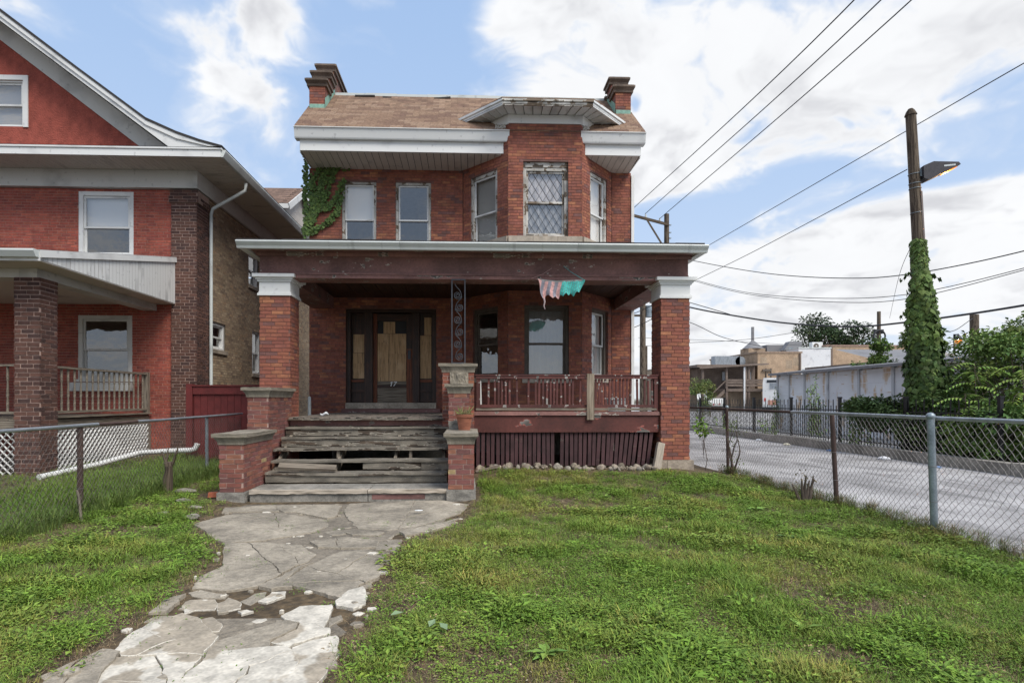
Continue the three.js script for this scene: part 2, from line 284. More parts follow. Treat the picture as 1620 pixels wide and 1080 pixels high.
M.glass.bumpMap = M.glassDirty.bumpMap = tex(256, 256, 1.1, 1.1, (x, y) => { const k = fbm(x * 4, y * 4, 3, 195, 4); return [k, k, k]; }, false); M.glass.bumpScale = .0014; M.glassDirty.bumpScale = .002;
M.paleWood = std({ color: [1.35, 1.3, 1.24], map: T.greywood, rough: .9, bump: T.grain, bs: .003 });
M.lamp = new THREE.MeshStandardMaterial({ color: 0xffb060, emissive: 0xff8a2c, emissiveIntensity: .35 });
// ------------------------------------------------------------------ the setting: ground, path, alley
function yardH(x, z) {
  const m = sstep(-7.4, -10.2, z) * sstep(5.0, 3.6, x) * sstep(-0.6, .6, x) * .15;
  const l = sstep(-6.5, -10, z) * sstep(-4.0, -5.6, x) * .10;
  const e = (fbm(x * .9 + 20, z * .9, 3, 201) - .5) * .07;
  const pathDip = pathMask(x, z) * .02;
  return .018 + m + l + e * (1 - pathMask(x, z) * .7) - pathDip;
}
function pathEdges(z) { // left and right border of the broken path at depth z
  const t = [[-1.6, -2.05, -.72], [-3.6, -2.05, -.72], [-4.4, -2.08, -.72], [-5.2, -2.22, -.72], [-5.8, -2.5, -.65], [-6.4, -3.0, -.22], [-7.0, -3.15, -.08], [-7.7, -3.2, 0], [-8.2, -3.3, .05]];
  for (let i = 0; i + 1 < t.length; i++) if (z <= t[i][0] && z >= t[i + 1][0]) { const f = (t[i][0] - z) / (t[i][0] - t[i + 1][0]); return [mix(t[i][1], t[i + 1][1], f), mix(t[i][2], t[i + 1][2], f)]; }
  return z > -1.6 ? [-2.05, -.72] : [0, 0];
}
function pathMask(x, z) { if (z < -8.2) return 0; const [a, b] = pathEdges(z), n = (fbm(x * 3, z * 3, 3, 205) - .5) * .35; return sstep(a - .14 + n, a + .1 + n, x) * (1 - sstep(b - .1 + n, b + .14 + n, x)); }
{
  const g = new THREE.PlaneGeometry(900, 900, 1, 1); g.rotateX(-Math.PI / 2); g.translate(0, -.06, 0);
  const uv = g.attributes.uv; for (let i = 0; i < uv.count; i++) uv.setXY(i, uv.getX(i) * 900, uv.getY(i) * 900);
  struct('ground', g, std({ color: [.55, .56, .50], map: T.soil, rough: 1 }));
  // yard: a gently uneven sheet of soil from behind the camera to the houses
  const nx = 150, nz = 150, x0 = -14, x1 = 4.85, z0 = -17, z1 = 2, p = new THREE.PlaneGeometry(1, 1, nx, nz); p.rotateX(-Math.PI / 2);
  const P = p.attributes.position, U = p.attributes.uv;
  for (let i = 0; i < P.count; i++) { const x = mix(x0, x1, P.getX(i) + .5), z = mix(z0, z1, P.getZ(i) + .5); P.setXYZ(i, x, yardH(x, z), z); U.setXY(i, x, z); }
  p.computeVertexNormals(); struct('yard_soil', p, M.soil);
  const a = gb(); a.boxw(4.85, 10.05, -.05, .004, -70, 12); struct('alley', a, M.alley);
  const k = gb(); let z = 12; const kr = mulberry(5); const kerb = new THREE.Group(); kerb.name = 'kerb'; kerb.userData.kind = 'structure'; scene.add(kerb);
  while (z > -40) { const l = rr(1.6, 2.6, kr), h = .24 + rr(-.015, .015, kr); mesh('kerb_stone', gb().jog().boxw(10.05, 10.33, -.05, h, z - l, z - .012), M.conc, kerb); z -= l; }
  const lot = gb(); lot.boxw(10.33, 60, -.05, .12, -140, 12); struct('parking_lot', lot, M.lot);
}
// broken concrete path: every slab outlined where it lies, x and z in metres
const path = new THREE.Group(); path.name = 'path'; path.userData.kind = 'structure'; scene.add(path);
const SLABS = [
  [0, [[-3.09, -6.51], [-2.94, -7.00], [-2.67, -7.16], [-2.35, -7.10], [-1.69, -6.72], [-1.59, -6.42], [-1.68, -6.10], [-2.05, -5.79], [-2.36, -5.70], [-2.53, -5.81], [-2.76, -6.14]]],
  [0, [[-1.60, -7.67], [-1.05, -7.85], [-0.38, -7.93], [-0.02, -7.61], [-0.13, -7.06], [-0.38, -6.67], [-0.61, -6.39], [-0.85, -6.20], [-1.19, -6.27], [-1.40, -6.71], [-1.57, -7.20]]],
  [0, [[-0.74, -6.10], [-0.31, -6.49], [-0.13, -6.72], [-0.24, -6.30], [-0.46, -6.09], [-0.65, -5.94]]],
  [0, [[-3.14, -7.48], [-2.60, -7.65], [-2.40, -7.24], [-2.70, -7.25], [-3.06, -7.23]]],
  [0, [[-2.57, -7.65], [-2.11, -7.67], [-1.97, -7.31], [-2.31, -7.20]]],
  [0, [[-2.06, -7.67], [-1.69, -7.58], [-1.61, -6.87], [-1.70, -6.81], [-2.10, -7.14]]],
  [0, [[-2.40, -5.63], [-1.96, -5.60], [-1.63, -5.55], [-1.41, -5.19], [-1.41, -5.01], [-1.50, -4.85], [-1.59, -4.53], [-1.62, -4.38], [-1.79, -4.31], [-2.05, -4.33], [-2.15, -4.58], [-2.06, -4.87]]],
  [0, [[-1.56, -5.69], [-1.26, -5.79], [-0.91, -5.64], [-0.89, -5.42], [-1.23, -5.42], [-1.40, -5.47]]],
  [0, [[-1.21, -5.30], [-1.02, -5.36], [-0.76, -5.22], [-0.76, -4.91], [-0.75, -4.53], [-0.85, -4.40], [-0.83, -4.24], [-0.93, -4.09], [-1.13, -4.25], [-1.43, -4.47], [-1.39, -4.73], [-1.30, -4.99]]],
  [0, [[-1.59, -4.36], [-1.53, -4.51], [-1.45, -4.77], [-1.35, -4.93], [-1.42, -4.76], [-1.45, -4.49], [-1.35, -4.37], [-1.47, -4.31]]],
  [0, [[-0.90, -5.58], [-0.75, -5.60], [-0.65, -5.44], [-0.71, -5.30], [-0.86, -5.35]]],
  [1, [[-0.92, -4.04], [-0.90, -4.21], [-0.79, -4.27], [-0.73, -4.09], [-0.71, -3.95], [-0.79, -3.88], [-0.88, -3.93]]],
  [0, [[-2.04, -4.24], [-1.98, -4.28], [-1.76, -4.20], [-1.75, -4.13], [-1.90, -4.12], [-1.99, -4.17]]],
  [1, [[-1.98, -4.03], [-1.96, -4.09], [-1.81, -4.09], [-1.76, -4.02], [-1.74, -3.91], [-1.83, -3.90], [-1.86, -3.83]]],
  [1, [[-1.75, -4.02], [-1.71, -4.12], [-1.61, -4.04], [-1.57, -3.93], [-1.63, -3.88], [-1.71, -3.90]]],
  [0, [[-1.61, -4.07], [-1.58, -4.20], [-1.51, -4.25], [-1.49, -4.15], [-1.53, -4.01]]],
  [1, [[-1.49, -4.05], [-1.45, -4.21], [-1.36, -4.24], [-1.35, -4.14], [-1.42, -4.01]]],
  [0, [[-2.09, -3.90], [-2.09, -4.08], [-2.04, -4.13], [-1.99, -4.00], [-1.98, -3.83], [-2.09, -3.81]]],
  [1, [[-1.98, -3.26], [-2.01, -3.44], [-1.98, -3.64], [-1.85, -3.78], [-1.71, -3.65], [-1.58, -3.50], [-1.51, -3.40], [-1.47, -3.27], [-1.48, -3.17], [-1.66, -3.21], [-1.91, -3.19]]],
  [0, [[-2.06, -3.67], [-2.02, -3.78], [-1.89, -3.79], [-1.99, -3.69]]],
  [0, [[-2.11, -2.89], [-2.13, -2.95], [-2.06, -3.24], [-1.96, -3.19], [-1.91, -3.06], [-1.86, -2.88], [-1.78, -2.65], [-2.03, -2.66]]],
  [1, [[-1.94, -3.16], [-1.64, -3.18], [-1.48, -3.15], [-1.48, -2.98], [-1.45, -2.86], [-1.40, -2.64], [-1.77, -2.65], [-1.84, -2.88]]],
  [0, [[-1.48, -3.34], [-1.40, -3.44], [-1.31, -3.56], [-1.21, -3.65], [-1.10, -3.67], [-1.09, -3.52], [-1.17, -3.40], [-1.15, -3.28], [-1.32, -3.25], [-1.42, -3.21]]],
  [1, [[-1.43, -2.98], [-1.42, -3.19], [-1.31, -3.22], [-1.06, -3.27], [-1.00, -3.20], [-0.93, -3.08], [-0.91, -2.99], [-0.92, -2.84], [-0.92, -2.62], [-1.38, -2.64], [-1.43, -2.86]]],
  [1, [[-1.19, -3.75], [-1.15, -3.91], [-0.93, -3.93], [-0.91, -3.78], [-0.90, -3.58], [-1.03, -3.61], [-1.16, -3.69]]],
  [1, [[-1.14, -3.37], [-1.06, -3.51], [-1.06, -3.62], [-0.87, -3.52], [-0.84, -3.44], [-1.02, -3.33], [-1.04, -3.29]]],
  [1, [[-1.01, -3.28], [-0.95, -3.34], [-0.79, -3.41], [-0.72, -3.21], [-0.76, -3.07], [-0.90, -3.05], [-0.96, -3.15]]],
  [1, [[-0.89, -3.02], [-0.75, -3.04], [-0.74, -2.94], [-0.75, -2.84], [-0.77, -2.62], [-0.89, -2.62], [-0.90, -2.84], [-0.89, -2.96]]],
  [1, [[-1.72, -3.69], [-1.66, -3.75], [-1.54, -3.62], [-1.53, -3.53], [-1.60, -3.54]]],
  [1, [[-1.55, -3.85], [-1.50, -3.87], [-1.44, -3.83], [-1.49, -3.80]]],
  [0, [[-1.48, -3.71], [-1.36, -3.71], [-1.36, -3.64], [-1.43, -3.64]]],
  [0, [[-0.91, -3.69], [-0.84, -3.75], [-0.81, -3.69], [-0.85, -3.60]]],
  [0, [[-1.36, -6.15], [-1.18, -6.20], [-0.92, -6.07], [-0.96, -5.95], [-1.22, -5.96]]],
  [0, [[-1.71, -5.84], [-1.60, -5.92], [-1.57, -5.78], [-1.68, -5.76]]],
  [0, [[-0.82, -5.77], [-0.69, -5.76], [-0.68, -5.61], [-0.78, -5.61]]],
  [0, [[-0.95, -5.99], [-0.80, -5.98], [-0.79, -5.83], [-0.92, -5.83]]],
  [0, [[-1.51, -6.13], [-1.39, -6.23], [-1.32, -6.02], [-1.44, -5.97]]],
  [0, [[-1.88, -5.51], [-1.64, -5.54], [-1.58, -5.44], [-1.73, -5.37]]],
  [0, [[-0.83, -4.38], [-0.76, -4.48], [-0.73, -4.36], [-0.80, -4.30]]],
  [0, [[-2.14, -4.69], [-2.12, -4.80], [-2.08, -4.85], [-2.07, -4.68]]]];
{
  const pr = mulberry(77);
  const cut = (poly, p, n, gap) => { const out = [], d = (q) => (q[0] - p[0]) * n[0] + (q[1] - p[1]) * n[1] - gap; for (let i = 0; i < poly.length; i++) { const a = poly[i], b = poly[(i + 1) % poly.length], da = d(a), db = d(b); if (da >= 0) out.push(a); if (da * db < 0) { const t = da / (da - db); out.push([mix(a[0], b[0], t), mix(a[1], b[1], t)]); } } return out; };
  const area = (q) => { let s = 0; for (let i = 0; i < q.length; i++) { const a = q[i], b = q[(i + 1) % q.length]; s += a[0] * b[1] - b[0] * a[1]; } return Math.abs(s) / 2; };
  const mid = (q) => [q.reduce((s, a) => s + a[0], 0) / q.length, q.reduce((s, a) => s + a[1], 0) / q.length];
  const pieces = [];
  for (const [w, poly0] of SLABS) {
    const [cx, cz] = mid(poly0), grown = poly0.map(([x, z]) => { const l = Math.hypot(x - cx, z - cz) || 1, k = 1 + Math.min(.022, l * .1) / l; return [cx + (x - cx) * k, cz + (z - cz) * k]; });
    let set = [grown]; const h = rr(.020, .034, pr), sx = rr(-.009, .009, pr), sz = rr(-.009, .009, pr);
    for (let k = 0; k < (area(grown) > .6 ? 3 : area(grown) > .22 ? 2 : area(grown) > .1 ? 1 : 0); k++) { set.sort((a, b) => area(b) - area(a)); const q = set.shift(), m = mid(q), t = rr(0, 3.14, pr), n = [Math.cos(t), Math.sin(t)], o = [m[0] + rr(-.12, .12, pr), m[1] + rr(-.12, .12, pr)], a = cut(q, o, n, .0025), b = cut(q, o, [-n[0], -n[1]], .0025); if (a.length > 2 && b.length > 2 && area(a) > .012 && area(b) > .012) set.push(a, b); else set.push(q); }
    for (const q of set) pieces.push([w, q, (area(grown) < .05 ? h * .45 : h) + rr(-.004, .004, pr), sx + rr(-.006, .006, pr), sz + rr(-.006, .006, pr), cx, cz]);
  }
  for (const [w, poly, h, sx, sz, cx, cz] of pieces) {
    const pts = []; // ragged edges; the same field moves both sides of a crack
    for (let i = 0; i < poly.length; i++) { const a = poly[i], b = poly[(i + 1) % poly.length], L = Math.hypot(b[0] - a[0], b[1] - a[1]), n = Math.max(1, Math.round(L / .05)); for (let k = 0; k < n; k++) { const f = k / n, x = mix(a[0], b[0], f), z = mix(a[1], b[1], f); pts.push([x + (fbm(x * 7, z * 7, 4, 301, 0, .6) - .5) * .085 + rr(-.0015, .0015, pr), z + (fbm(x * 7 + 40, z * 7, 4, 303, 0, .6) - .5) * .085 + rr(-.0015, .0015, pr)]); } }
    mesh('path_slab', gb().slab(pts, -.04, (x, z) => yardH(cx, cz) + h + (x - cx) * sx + (z - cz) * sz, .004), w ? M.slabWhite : M.slabGrey, path);
  }
  // gritty crushed bed under the slabs, open where the soil shows
  for (const [za, zb, s] of [[-7.75, -4.85, 1], [-3.75, -1.7, 2]]) { const L = [], R = []; for (let z = za; z <= zb; z += .12) { const [a, b] = pathEdges(z); L.push([a + .16 + (fbm(z * 4, 2, 2, 310 + s) - .5) * .3, z]); R.push([b - .16 + (fbm(z * 4, 6, 2, 312 + s) - .5) * .3, z]); } mesh('path_bed', gb().slab(L.concat(R.reverse()), -.05, (x, z) => yardH(x, z) + .010, .01), std({ color: [.33, .29, .24], map: T.conc, rough: 1, bump: T.bump, bs: .02 }), path); }
  // small broken fragments in the gaps
  for (let i = 0; i < 130; i++) { const z = rr(-2.2, -7.7, pr), [a, b] = pathEdges(z), x = rr(a - .05, b + .1, pr), s = rr(.012, .05, pr), n = 5 + Math.floor(pr() * 3), q = []; for (let k = 0; k < n; k++) { const t = k / n * 6.283 + rr(-.3, .3, pr); q.push([x + Math.cos(t) * s * rr(.7, 1.3, pr), z + Math.sin(t) * s * rr(.6, 1.1, pr)]); } mesh('path_fragment', gb().slab(q, -.03, yardH(x, z) + rr(.008, .03, pr), .006), pr() < .5 ? M.slabWhite : M.slabGrey, path); }
}
// ------------------------------------------------------------------ bricks
const PAL = {
  main: [[0.398, 0.132, 0.085], [0.353, 0.119, 0.080], [0.419, 0.151, 0.090], [0.376, 0.135, 0.085], [0.476, 0.189, 0.103], [0.263, 0.120, 0.104], [0.230, 0.109, 0.094], [0.298, 0.101, 0.073], [0.343, 0.122, 0.088], [0.521, 0.215, 0.112]],
  mainW: [14, 14, 13, 12, 7, 5, 3, 9, 12, 1.5],
  pier: [[0.353, 0.133, 0.095], [0.314, 0.112, 0.085], [0.265, 0.106, 0.092], [0.394, 0.168, 0.105], [0.324, 0.127, 0.089], [0.226, 0.095, 0.086], [0.285, 0.111, 0.099], [0.510, 0.371, 0.183]],
  pierW: [10, 10, 8, 5, 8, 6, 6, .35],
  dark: [[0.134, 0.063, 0.047], [0.165, 0.077, 0.057], [0.109, 0.052, 0.043], [0.187, 0.089, 0.065], [0.090, 0.047, 0.041], [0.210, 0.106, 0.080]],
  darkW: [10, 10, 8, 7, 5, 1],
  red: [[0.470, 0.110, 0.077], [0.435, 0.102, 0.074], [0.510, 0.130, 0.086], [0.399, 0.103, 0.081], [0.485, 0.134, 0.090]],
  redW: [10, 10, 7, 5, 5],
  tan: [[0.525, 0.389, 0.252], [0.462, 0.336, 0.221], [0.578, 0.441, 0.294], [0.410, 0.294, 0.200], [0.357, 0.257, 0.179], [0.536, 0.362, 0.221]],
  tanW: [10, 10, 7, 6, 4, 4],
  far: [[.52, .36, .23], [.56, .40, .26], [.48, .33, .21], [.58, .43, .29]], farW: [10, 10, 8, 6],
};
function pick(pal, f) { const w = PAL[pal + 'W']; let s = 0; for (const x of w) s += x; let t = f() * s; for (let i = 0; i < w.length; i++) { t -= w[i]; if (t <= 0) return i; } return 0; }
const unitBricks = new Map();
function unitBrick(pal, i) { const k = pal + i; if (!unitBricks.has(k)) unitBricks.set(k, gb().jog().color(PAL[pal][i]).obox([0, 0, 0], [1, 0, 0], [0, 1, 0], [0, 0, 1], .5, .5, .5, false).build()); return unitBricks.get(k); }
const cross = (a, b) => [a[1] * b[2] - a[2] * b[1], a[2] * b[0] - a[0] * b[2], a[0] * b[1] - a[1] * b[0]];
class Masonry {
  constructor() { this.list = []; }
  // a face of running bond: O lower left corner on the brick face, U along, W outward; holes [u0,u1,v0,v1]
  face(part, O, U, len, h, o = {}) {
    const { holes = [], pal = 'main', course = .067, bl = .205, joint = .009, depth = .03, seed = 1, mortar = M.mortarRed, thick = .22, u0 = 0, u1 = len, proud = .007, back = true, top = null, rough = .0015 } = o;
    const W = cross(U, [0, 1, 0]).map((x) => -x).map((x) => -x); const f = mulberry(seed * 7919 + 13);
    const rows = Math.round(h / course), ch = h / rows;
    for (let r = 0; r < rows; r++) {
      const y0 = r * ch, y1 = y0 + ch, offs = (r % 2) * bl / 2 + (r % 6 === 5 ? bl * .25 : 0) + rr(-.012, .012, f);
      let cuts = [[u0, u1]];
      for (const [a, b, c, d] of holes) if (Math.min(y1, d) - Math.max(y0, c) > ch * .35) { const nc = []; for (const [s, e] of cuts) { if (b <= s || a >= e) { nc.push([s, e]); continue; } if (a > s) nc.push([s, a]); if (b < e) nc.push([b, e]); } cuts = nc; }
      if (top) cuts = cuts.map(([s, e]) => top(s, e, (y0 + y1) / 2)).filter((q) => q && q[1] > q[0]);
      for (const [s, e] of cuts) {
        let x = Math.floor((s + offs) / bl) * bl - offs;
        while (x < e) {
          const a = Math.max(x, s), b = Math.min(x + bl, e); x += bl;
          if (b - a < .026) continue;
          const ja = a <= s + 1e-6 ? 0 : joint / 2, jb = b >= e - 1e-6 ? 0 : joint / 2;
          const i = pick(pal, f), pr = rr(-rough, rough, f), hu = (b - a - ja - jb) / 2, cu = (a + ja + b - jb) / 2, cv = (y0 + y1) / 2, hv = (ch - joint) / 2;
          this.list.push({ part, pal, i, c: [O[0] + U[0] * cu + W[0] * (pr - depth / 2), O[1] + cv, O[2] + U[2] * cu + W[2] * (pr - depth / 2)], U, W, h: [hu, hv, depth / 2], j: 1 + rr(-.10, .10, f), a: 0 });
        }
      }
    }
    if (back) { // mortar bed and wall body behind the bricks, with the openings cut through
      const m = o.inset ?? 0; const s = new THREE.Shape([[m, 0], [len - m, 0], [len - m, h], [m, h]].map((q) => new THREE.Vector2(...q)));
      if (top) { const pts = top.outline; s.setFromPoints(pts.map((q) => new THREE.Vector2(...q))); }
      for (const [a, b, c, d] of holes) { const p = new THREE.Path([[a, Math.max(c, .0006)], [b, Math.max(c, .0006)], [b, d], [a, d]].map((q) => new THREE.Vector2(...q))); s.holes.push(p); }
      const g = new THREE.ExtrudeGeometry(s, { depth: thick, bevelEnabled: false });
      g.applyMatrix4(new THREE.Matrix4().makeBasis(V(...U), V(0, 1, 0), V(...W)).setPosition(O[0] - W[0] * (proud + thick), O[1], O[2] - W[2] * (proud + thick)));
      mesh('wall_core', g, mortar, part);
    }
  }
  finish(most) {
    const cam = [0, 1.43, 0];
    for (const b of this.list) { const d = [cam[0] - b.c[0], cam[1] - b.c[1], cam[2] - b.c[2]], l = Math.hypot(...d), k = (d[0] * b.W[0] + d[2] * b.W[2]) / l; const u = b.c[0] / -b.c[2], v = (b.c[1] - 1.43) / -b.c[2]; b.a = (k > 0 && u > -.80 && u < .95 && v > -.48 && v < .68 && !b.hid) ? k * b.h[0] * b.h[1] / (l * l) : 0; }
    const sorted = this.list.slice().sort((p, q) => q.a - p.a), lone = new Set(sorted.slice(0, most)), rest = new Map();
    for (const b of this.list) {
      if (lone.has(b)) { const m = mesh('brick', unitBrick(b.pal, b.i), M.brick, b.part); place(m, b.c, b.U, b.W); m.scale.set(b.h[0] * 2, b.h[1] * 2, b.h[2] * 2); continue; }
      if (!rest.has(b.part)) rest.set(b.part, gb());
      const g = rest.get(b.part); g.uo = [b.c[0] * .9 + b.c[2] * .7, b.c[1]]; g.color(mul(PAL[b.pal][b.i], b.j)); g.obox(b.c, b.U, [0, 1, 0], b.W, ...b.h, false);
    }
    for (const [p, g] of rest) stuff(mesh('bricks', g, M.brick, p));
  }
}
function rebase(o, x, y, z) { for (const c of o.children) { c.position.x -= x; c.position.y -= y; c.position.z -= z; } o.position.set(x, y, z); }

// ------------------------------------------------------------------ windows: a part with frame, sashes, panes, sill as sub-parts; local x right, y up, z out
function windowUnit(parent, O, U, w, h, o = {}) {
  const { frame = M.white, ft = .055, sash = frame, st = .04, rec = .09, meet = .48, sill = null, casing = 0, glass = M.glass, lower = glass, shadeTo = 0, shadeMat = M.shade, curtain = null, lattice = null, top = 0, name = 'window', label } = o;
  const W = cross(U, [0, 1, 0]), win = part(name, parent); place(win, O, U, W); if (label) win.userData.label = label;
  const z = -rec, F = gb();
  if (top) F.box(0, w, h - top, h, z - .10, z + .035);
  const H = h - top;
  F.jog().box(0, ft, 0, H, z - .10, z + .02); F.jog().box(w - ft, w, 0, H, z - .10, z + .02); F.jog().box(ft, w - ft, H - ft, H, z - .10, z + .02); F.jog().box(ft, w - ft, 0, ft * .8, z - .10, z + .024);
  if (casing) { F.box(-casing, -.001, -.02, H + casing, .003, .028); F.box(w + .001, w + casing, -.02, H + casing, .003, .028); F.box(-.0005, w + .0005, H + .001, H + casing, .003, .028); }
  mesh('frame', F, frame, win);
  const a = ft + .004, b = w - ft - .004, y0 = ft * .8 + .004, y1 = H - ft - .004, ym = y0 + (y1 - y0) * meet;
  const sashOf = (name, p0, p1, zz) => { const g = gb(); g.jog().box(a, a + st, p0, p1, zz - .03, zz); g.jog().box(b - st, b, p0, p1, zz - .03, zz); g.jog().box(a + st, b - st, p1 - st, p1, zz - .03, zz); g.jog().box(a + st, b - st, p0, p0 + st, zz - .03, zz); mesh(name, g, sash, win); return [a + st, b - st, p0 + st, p1 - st, zz - .016]; };
  const up = sashOf('upper_sash', ym - st * .5, y1, z - .012), lo = sashOf('lower_sash', y0, ym + st * .5, z - .05);
  const pane = ([x0, x1, p0, p1, zz], m) => { const g = new THREE.PlaneGeometry(x1 - x0, p1 - p0); g.translate((x0 + x1) / 2, (p0 + p1) / 2, zz); mesh('pane', g, m, win); };
  pane(up, glass); pane(lo, lower);
  if (lattice) for (const [q, k] of [[up, 0], [lo, 1]]) { // diagonal lead bars
    const [x0, x1, p0, p1, zz] = q, g = gb(), n = lattice[0], dx = (x1 - x0) / n, dy = dx * lattice[1];
    for (const s of [-1, 1]) for (let i = -30; i < 50; i++) { // line: x = x0 + i*dx + s*(y-p0)*dx/dy
      const X = (y) => x0 + i * dx + s * (y - p0) * dx / dy; let ya = p0, yb = p1; const inv = (x) => p0 + s * (x - x0 - i * dx) * dy / dx;
      const e0 = inv(x0), e1 = inv(x1), lo2 = Math.min(e0, e1), hi2 = Math.max(e0, e1); ya = Math.max(ya, lo2); yb = Math.min(yb, hi2); if (yb - ya < .01) continue;
      g.bar([X(ya), ya, zz - (k ? .006 : -.006) + s * .0012], [X(yb), yb, zz - (k ? .006 : -.006) + s * .0012], .006, .024, [0, 0, 1]);
    }
    mesh('lead_lattice', g, M.black, win);
  }
  if (shadeTo) mesh('roller_shade', gb().box(a + .01, b - .01, y0 + (y1 - y0) * (1 - shadeTo), y1, z - .12, z - .115), shadeMat, win);
  if (curtain) { const g = new THREE.PlaneGeometry(b - a - .02, y1 - y0, 40, 1); const p = g.attributes.position; for (let i = 0; i < p.count; i++) { const x = p.getX(i); p.setXYZ(i, x + (a + b) / 2, p.getY(i) + (y0 + y1) / 2, z - .098 + .008 * Math.sin(x * 31 + (p.getY(i) > 0 ? .8 : 0)) + .005 * Math.sin(x * 73)); } g.computeVertexNormals(); mesh('curtain', g, curtain, win); }
  if (sill) { const [m, hh, ov, out] = sill; mesh('sill', gb().jog().boxw(-ov, w + ov, -hh, -.002, -.11, out), m, win); }
  return win;
}

// ------------------------------------------------------------------ the brick house
const ZW = -13.8, ZB = -12.75, XL = -3.84, XR = 3.96, BL = -.16, BA = .873, BB = 2.545, BR = 3.49;
const house = thing('brick_house', 'abandoned two-storey red brick house with broken front steps and angled bay', 'house');
const mas = new Masonry();
const X1 = [1, 0, 0], UL = [(BA - BL) / Math.hypot(BA - BL, ZB - ZW), 0, (ZB - ZW) / Math.hypot(BA - BL, ZB - ZW)], UR = [(BR - BB) / Math.hypot(BR - BB, ZW - ZB), 0, (ZW - ZB) / Math.hypot(BR - BB, ZW - ZB)];
const LL = Math.hypot(BA - BL, ZB - ZW), LR = Math.hypot(BR - BB, ZW - ZB), Y0 = .80;
{
  const wall = part('front_wall', house), bay = part('bay', house);
  // openings: x from the face's left end, y above Y0
  const hy = (a, b, c, d) => [a, b, c - Y0, d - Y0];
  mas.face(wall, [XL, Y0, ZW], X1, BL - XL, 6.97 - Y0, { seed: 2, holes: [hy(-2.97 - XL, -.80 - XL, 1.20, 3.60), hy(-3.06 - XL, -2.24 - XL, 4.96, 6.66), hy(-1.775 - XL, -.925 - XL, 4.96, 6.66)] });
  mas.face(wall, [BR, Y0, ZW], X1, XR - BR, 6.97 - Y0, { seed: 3 });
  mas.face(bay, [BL, Y0, ZW], UL, LL, 7.60 - Y0, { seed: 4, u0: .02, u1: LL - .006, inset: .01, holes: [hy(.27, 1.14, 4.98, 6.69), hy(.34, 1.16, 1.93, 3.54)] });
  mas.face(bay, [BA, Y0, ZB], X1, BB - BA, 7.62 - Y0, { seed: 5, holes: [hy(.34, 1.36, 5.09, 6.78), hy(.365, 1.375, 1.90, 3.54)] });
  mas.face(bay, [BB, Y0, ZB], UR, LR, 7.60 - Y0, { seed: 6, u0: .006, u1: LR - .02, inset: .01, holes: [hy(.36, 1.17, 4.98, 6.69), hy(.44, 1.22, 1.93, 3.54)] });
  // stone band below the upper bay windows
  for (const [O, U, l, n] of [[[BL, 4.96, ZW], UL, LL, 1], [[BA, 4.96, ZB], X1, BB - BA, 3], [[BB, 4.96, ZB], UR, LR, 1]]) for (let i = 0; i < n; i++) { const W = cross(U, [0, 1, 0]), q = mesh('stone_band', gb().jog().boxw(i * l / n + .003, (i + 1) * l / n - .003, -.06, .125, -.05, .055), M.limestone, bay); place(q, O, U, W); }
  // house body: side walls, rear wall, floors, flat roof behind the false front
  const shell = part('side_walls', house);
  mesh('side_wall', gb().boxw(XL + .002, XL + .24, 0, 7.0, -23, ZW - .26), std({ color: [.26, .09, .07], map: T.stain, rough: .9 }), shell);
  mesh('side_wall', gb().boxw(XR - .24, XR - .002, 0, 7.0, -23, ZW - .26), std({ color: [.26, .09, .07], map: T.stain, rough: .9 }), shell);
  mesh('rear_wall', gb().boxw(XL + .242, XR - .242, 0, 8.2, -23.0, -22.8), M.darkRoom, shell);
  mesh('foundation', gb().boxw(XL + .02, XR - .02, -.05, Y0 - .002, ZW - .4, ZW + .02), M.conc, house);
  mesh('foundation', gb().boxw(BL + .75, BR - .75, -.05, Y0 - .002, ZW + .022, ZB - .05), M.conc, house);
  mesh('ground_floor', gb().boxw(XL + .25, XR - .25, 1.0, 1.1, -22.8, ZW - .24), M.darkRoom, house);
  mesh('upper_floor', gb().boxw(XL + .25, XR - .25, 4.2, 4.4, -22.8, ZW - .24), M.darkRoom, house);
  mesh('attic_floor', gb().boxw(XL + .25, XR - .25, 7.0, 7.1, -22.8, ZW - .02), M.darkRoom, house);
  mesh('partition', gb().boxw(XL + .25, XR - .25, 1.12, 4.18, -17.2, -17.0), M.darkRoom, house); mesh('partition', gb().boxw(XL + .25, XR - .25, 4.42, 6.98, -17.2, -17.0), M.darkRoom, house);
  for (const [y, s] of [[1.0, 0], [4.2, 0], [6.95, .1]]) mesh('bay_floor', gb().slab([[BL + .3, ZW - .2], [BA + .1, ZB - .25], [BB - .1, ZB - .25], [BR - .3, ZW - .2]], y, y + .12, .001), M.darkRoom, house);
  // upper windows
  const white = { frame: M.whitePeel, sash: M.white, ft: .06, st: .035, rec: .05 };
  windowUnit(house, [-3.06, 4.96, ZW], X1, .82, 1.70, { ...white, shadeTo: .52, meet: .47, label: 'sash window with a pale shade in its upper half' });
  windowUnit(house, [-1.775, 4.96, ZW], X1, .85, 1.70, { ...white, meet: .47 });
  windowUnit(house, [BL + UL[0] * .27, 4.98, ZW + UL[2] * .27], UL, .87, 1.71, { ...white, ft: .075, meet: .46, shadeTo: .97, shadeMat: std({ color: [.30, .30, .29], rough: .9 }) });
  windowUnit(house, [BA + .34, 5.09, ZB], X1, 1.02, 1.69, { frame: M.whitePeel, sash: M.whitePeel, ft: .075, st: .045, rec: .10, top: .11, meet: .51, lattice: [4.7, 1.62], curtain: M.curtain, glass: M.glass, lower: M.glassDirty, label: 'peeling window with diamond lead lattice over a pinkish curtain' });
  windowUnit(house, [BB + UR[0] * .36, 4.98, ZB + UR[2] * .36], UR, .81, 1.71, { ...white, ft: .075, meet: .46, shadeTo: .97 });
  // lower bay windows
  const dark = { frame: M.brownFrame, sash: M.brownFrame, ft: .07, st: .045, rec: .09, sill: [M.limestone, .11, .05, .05] };
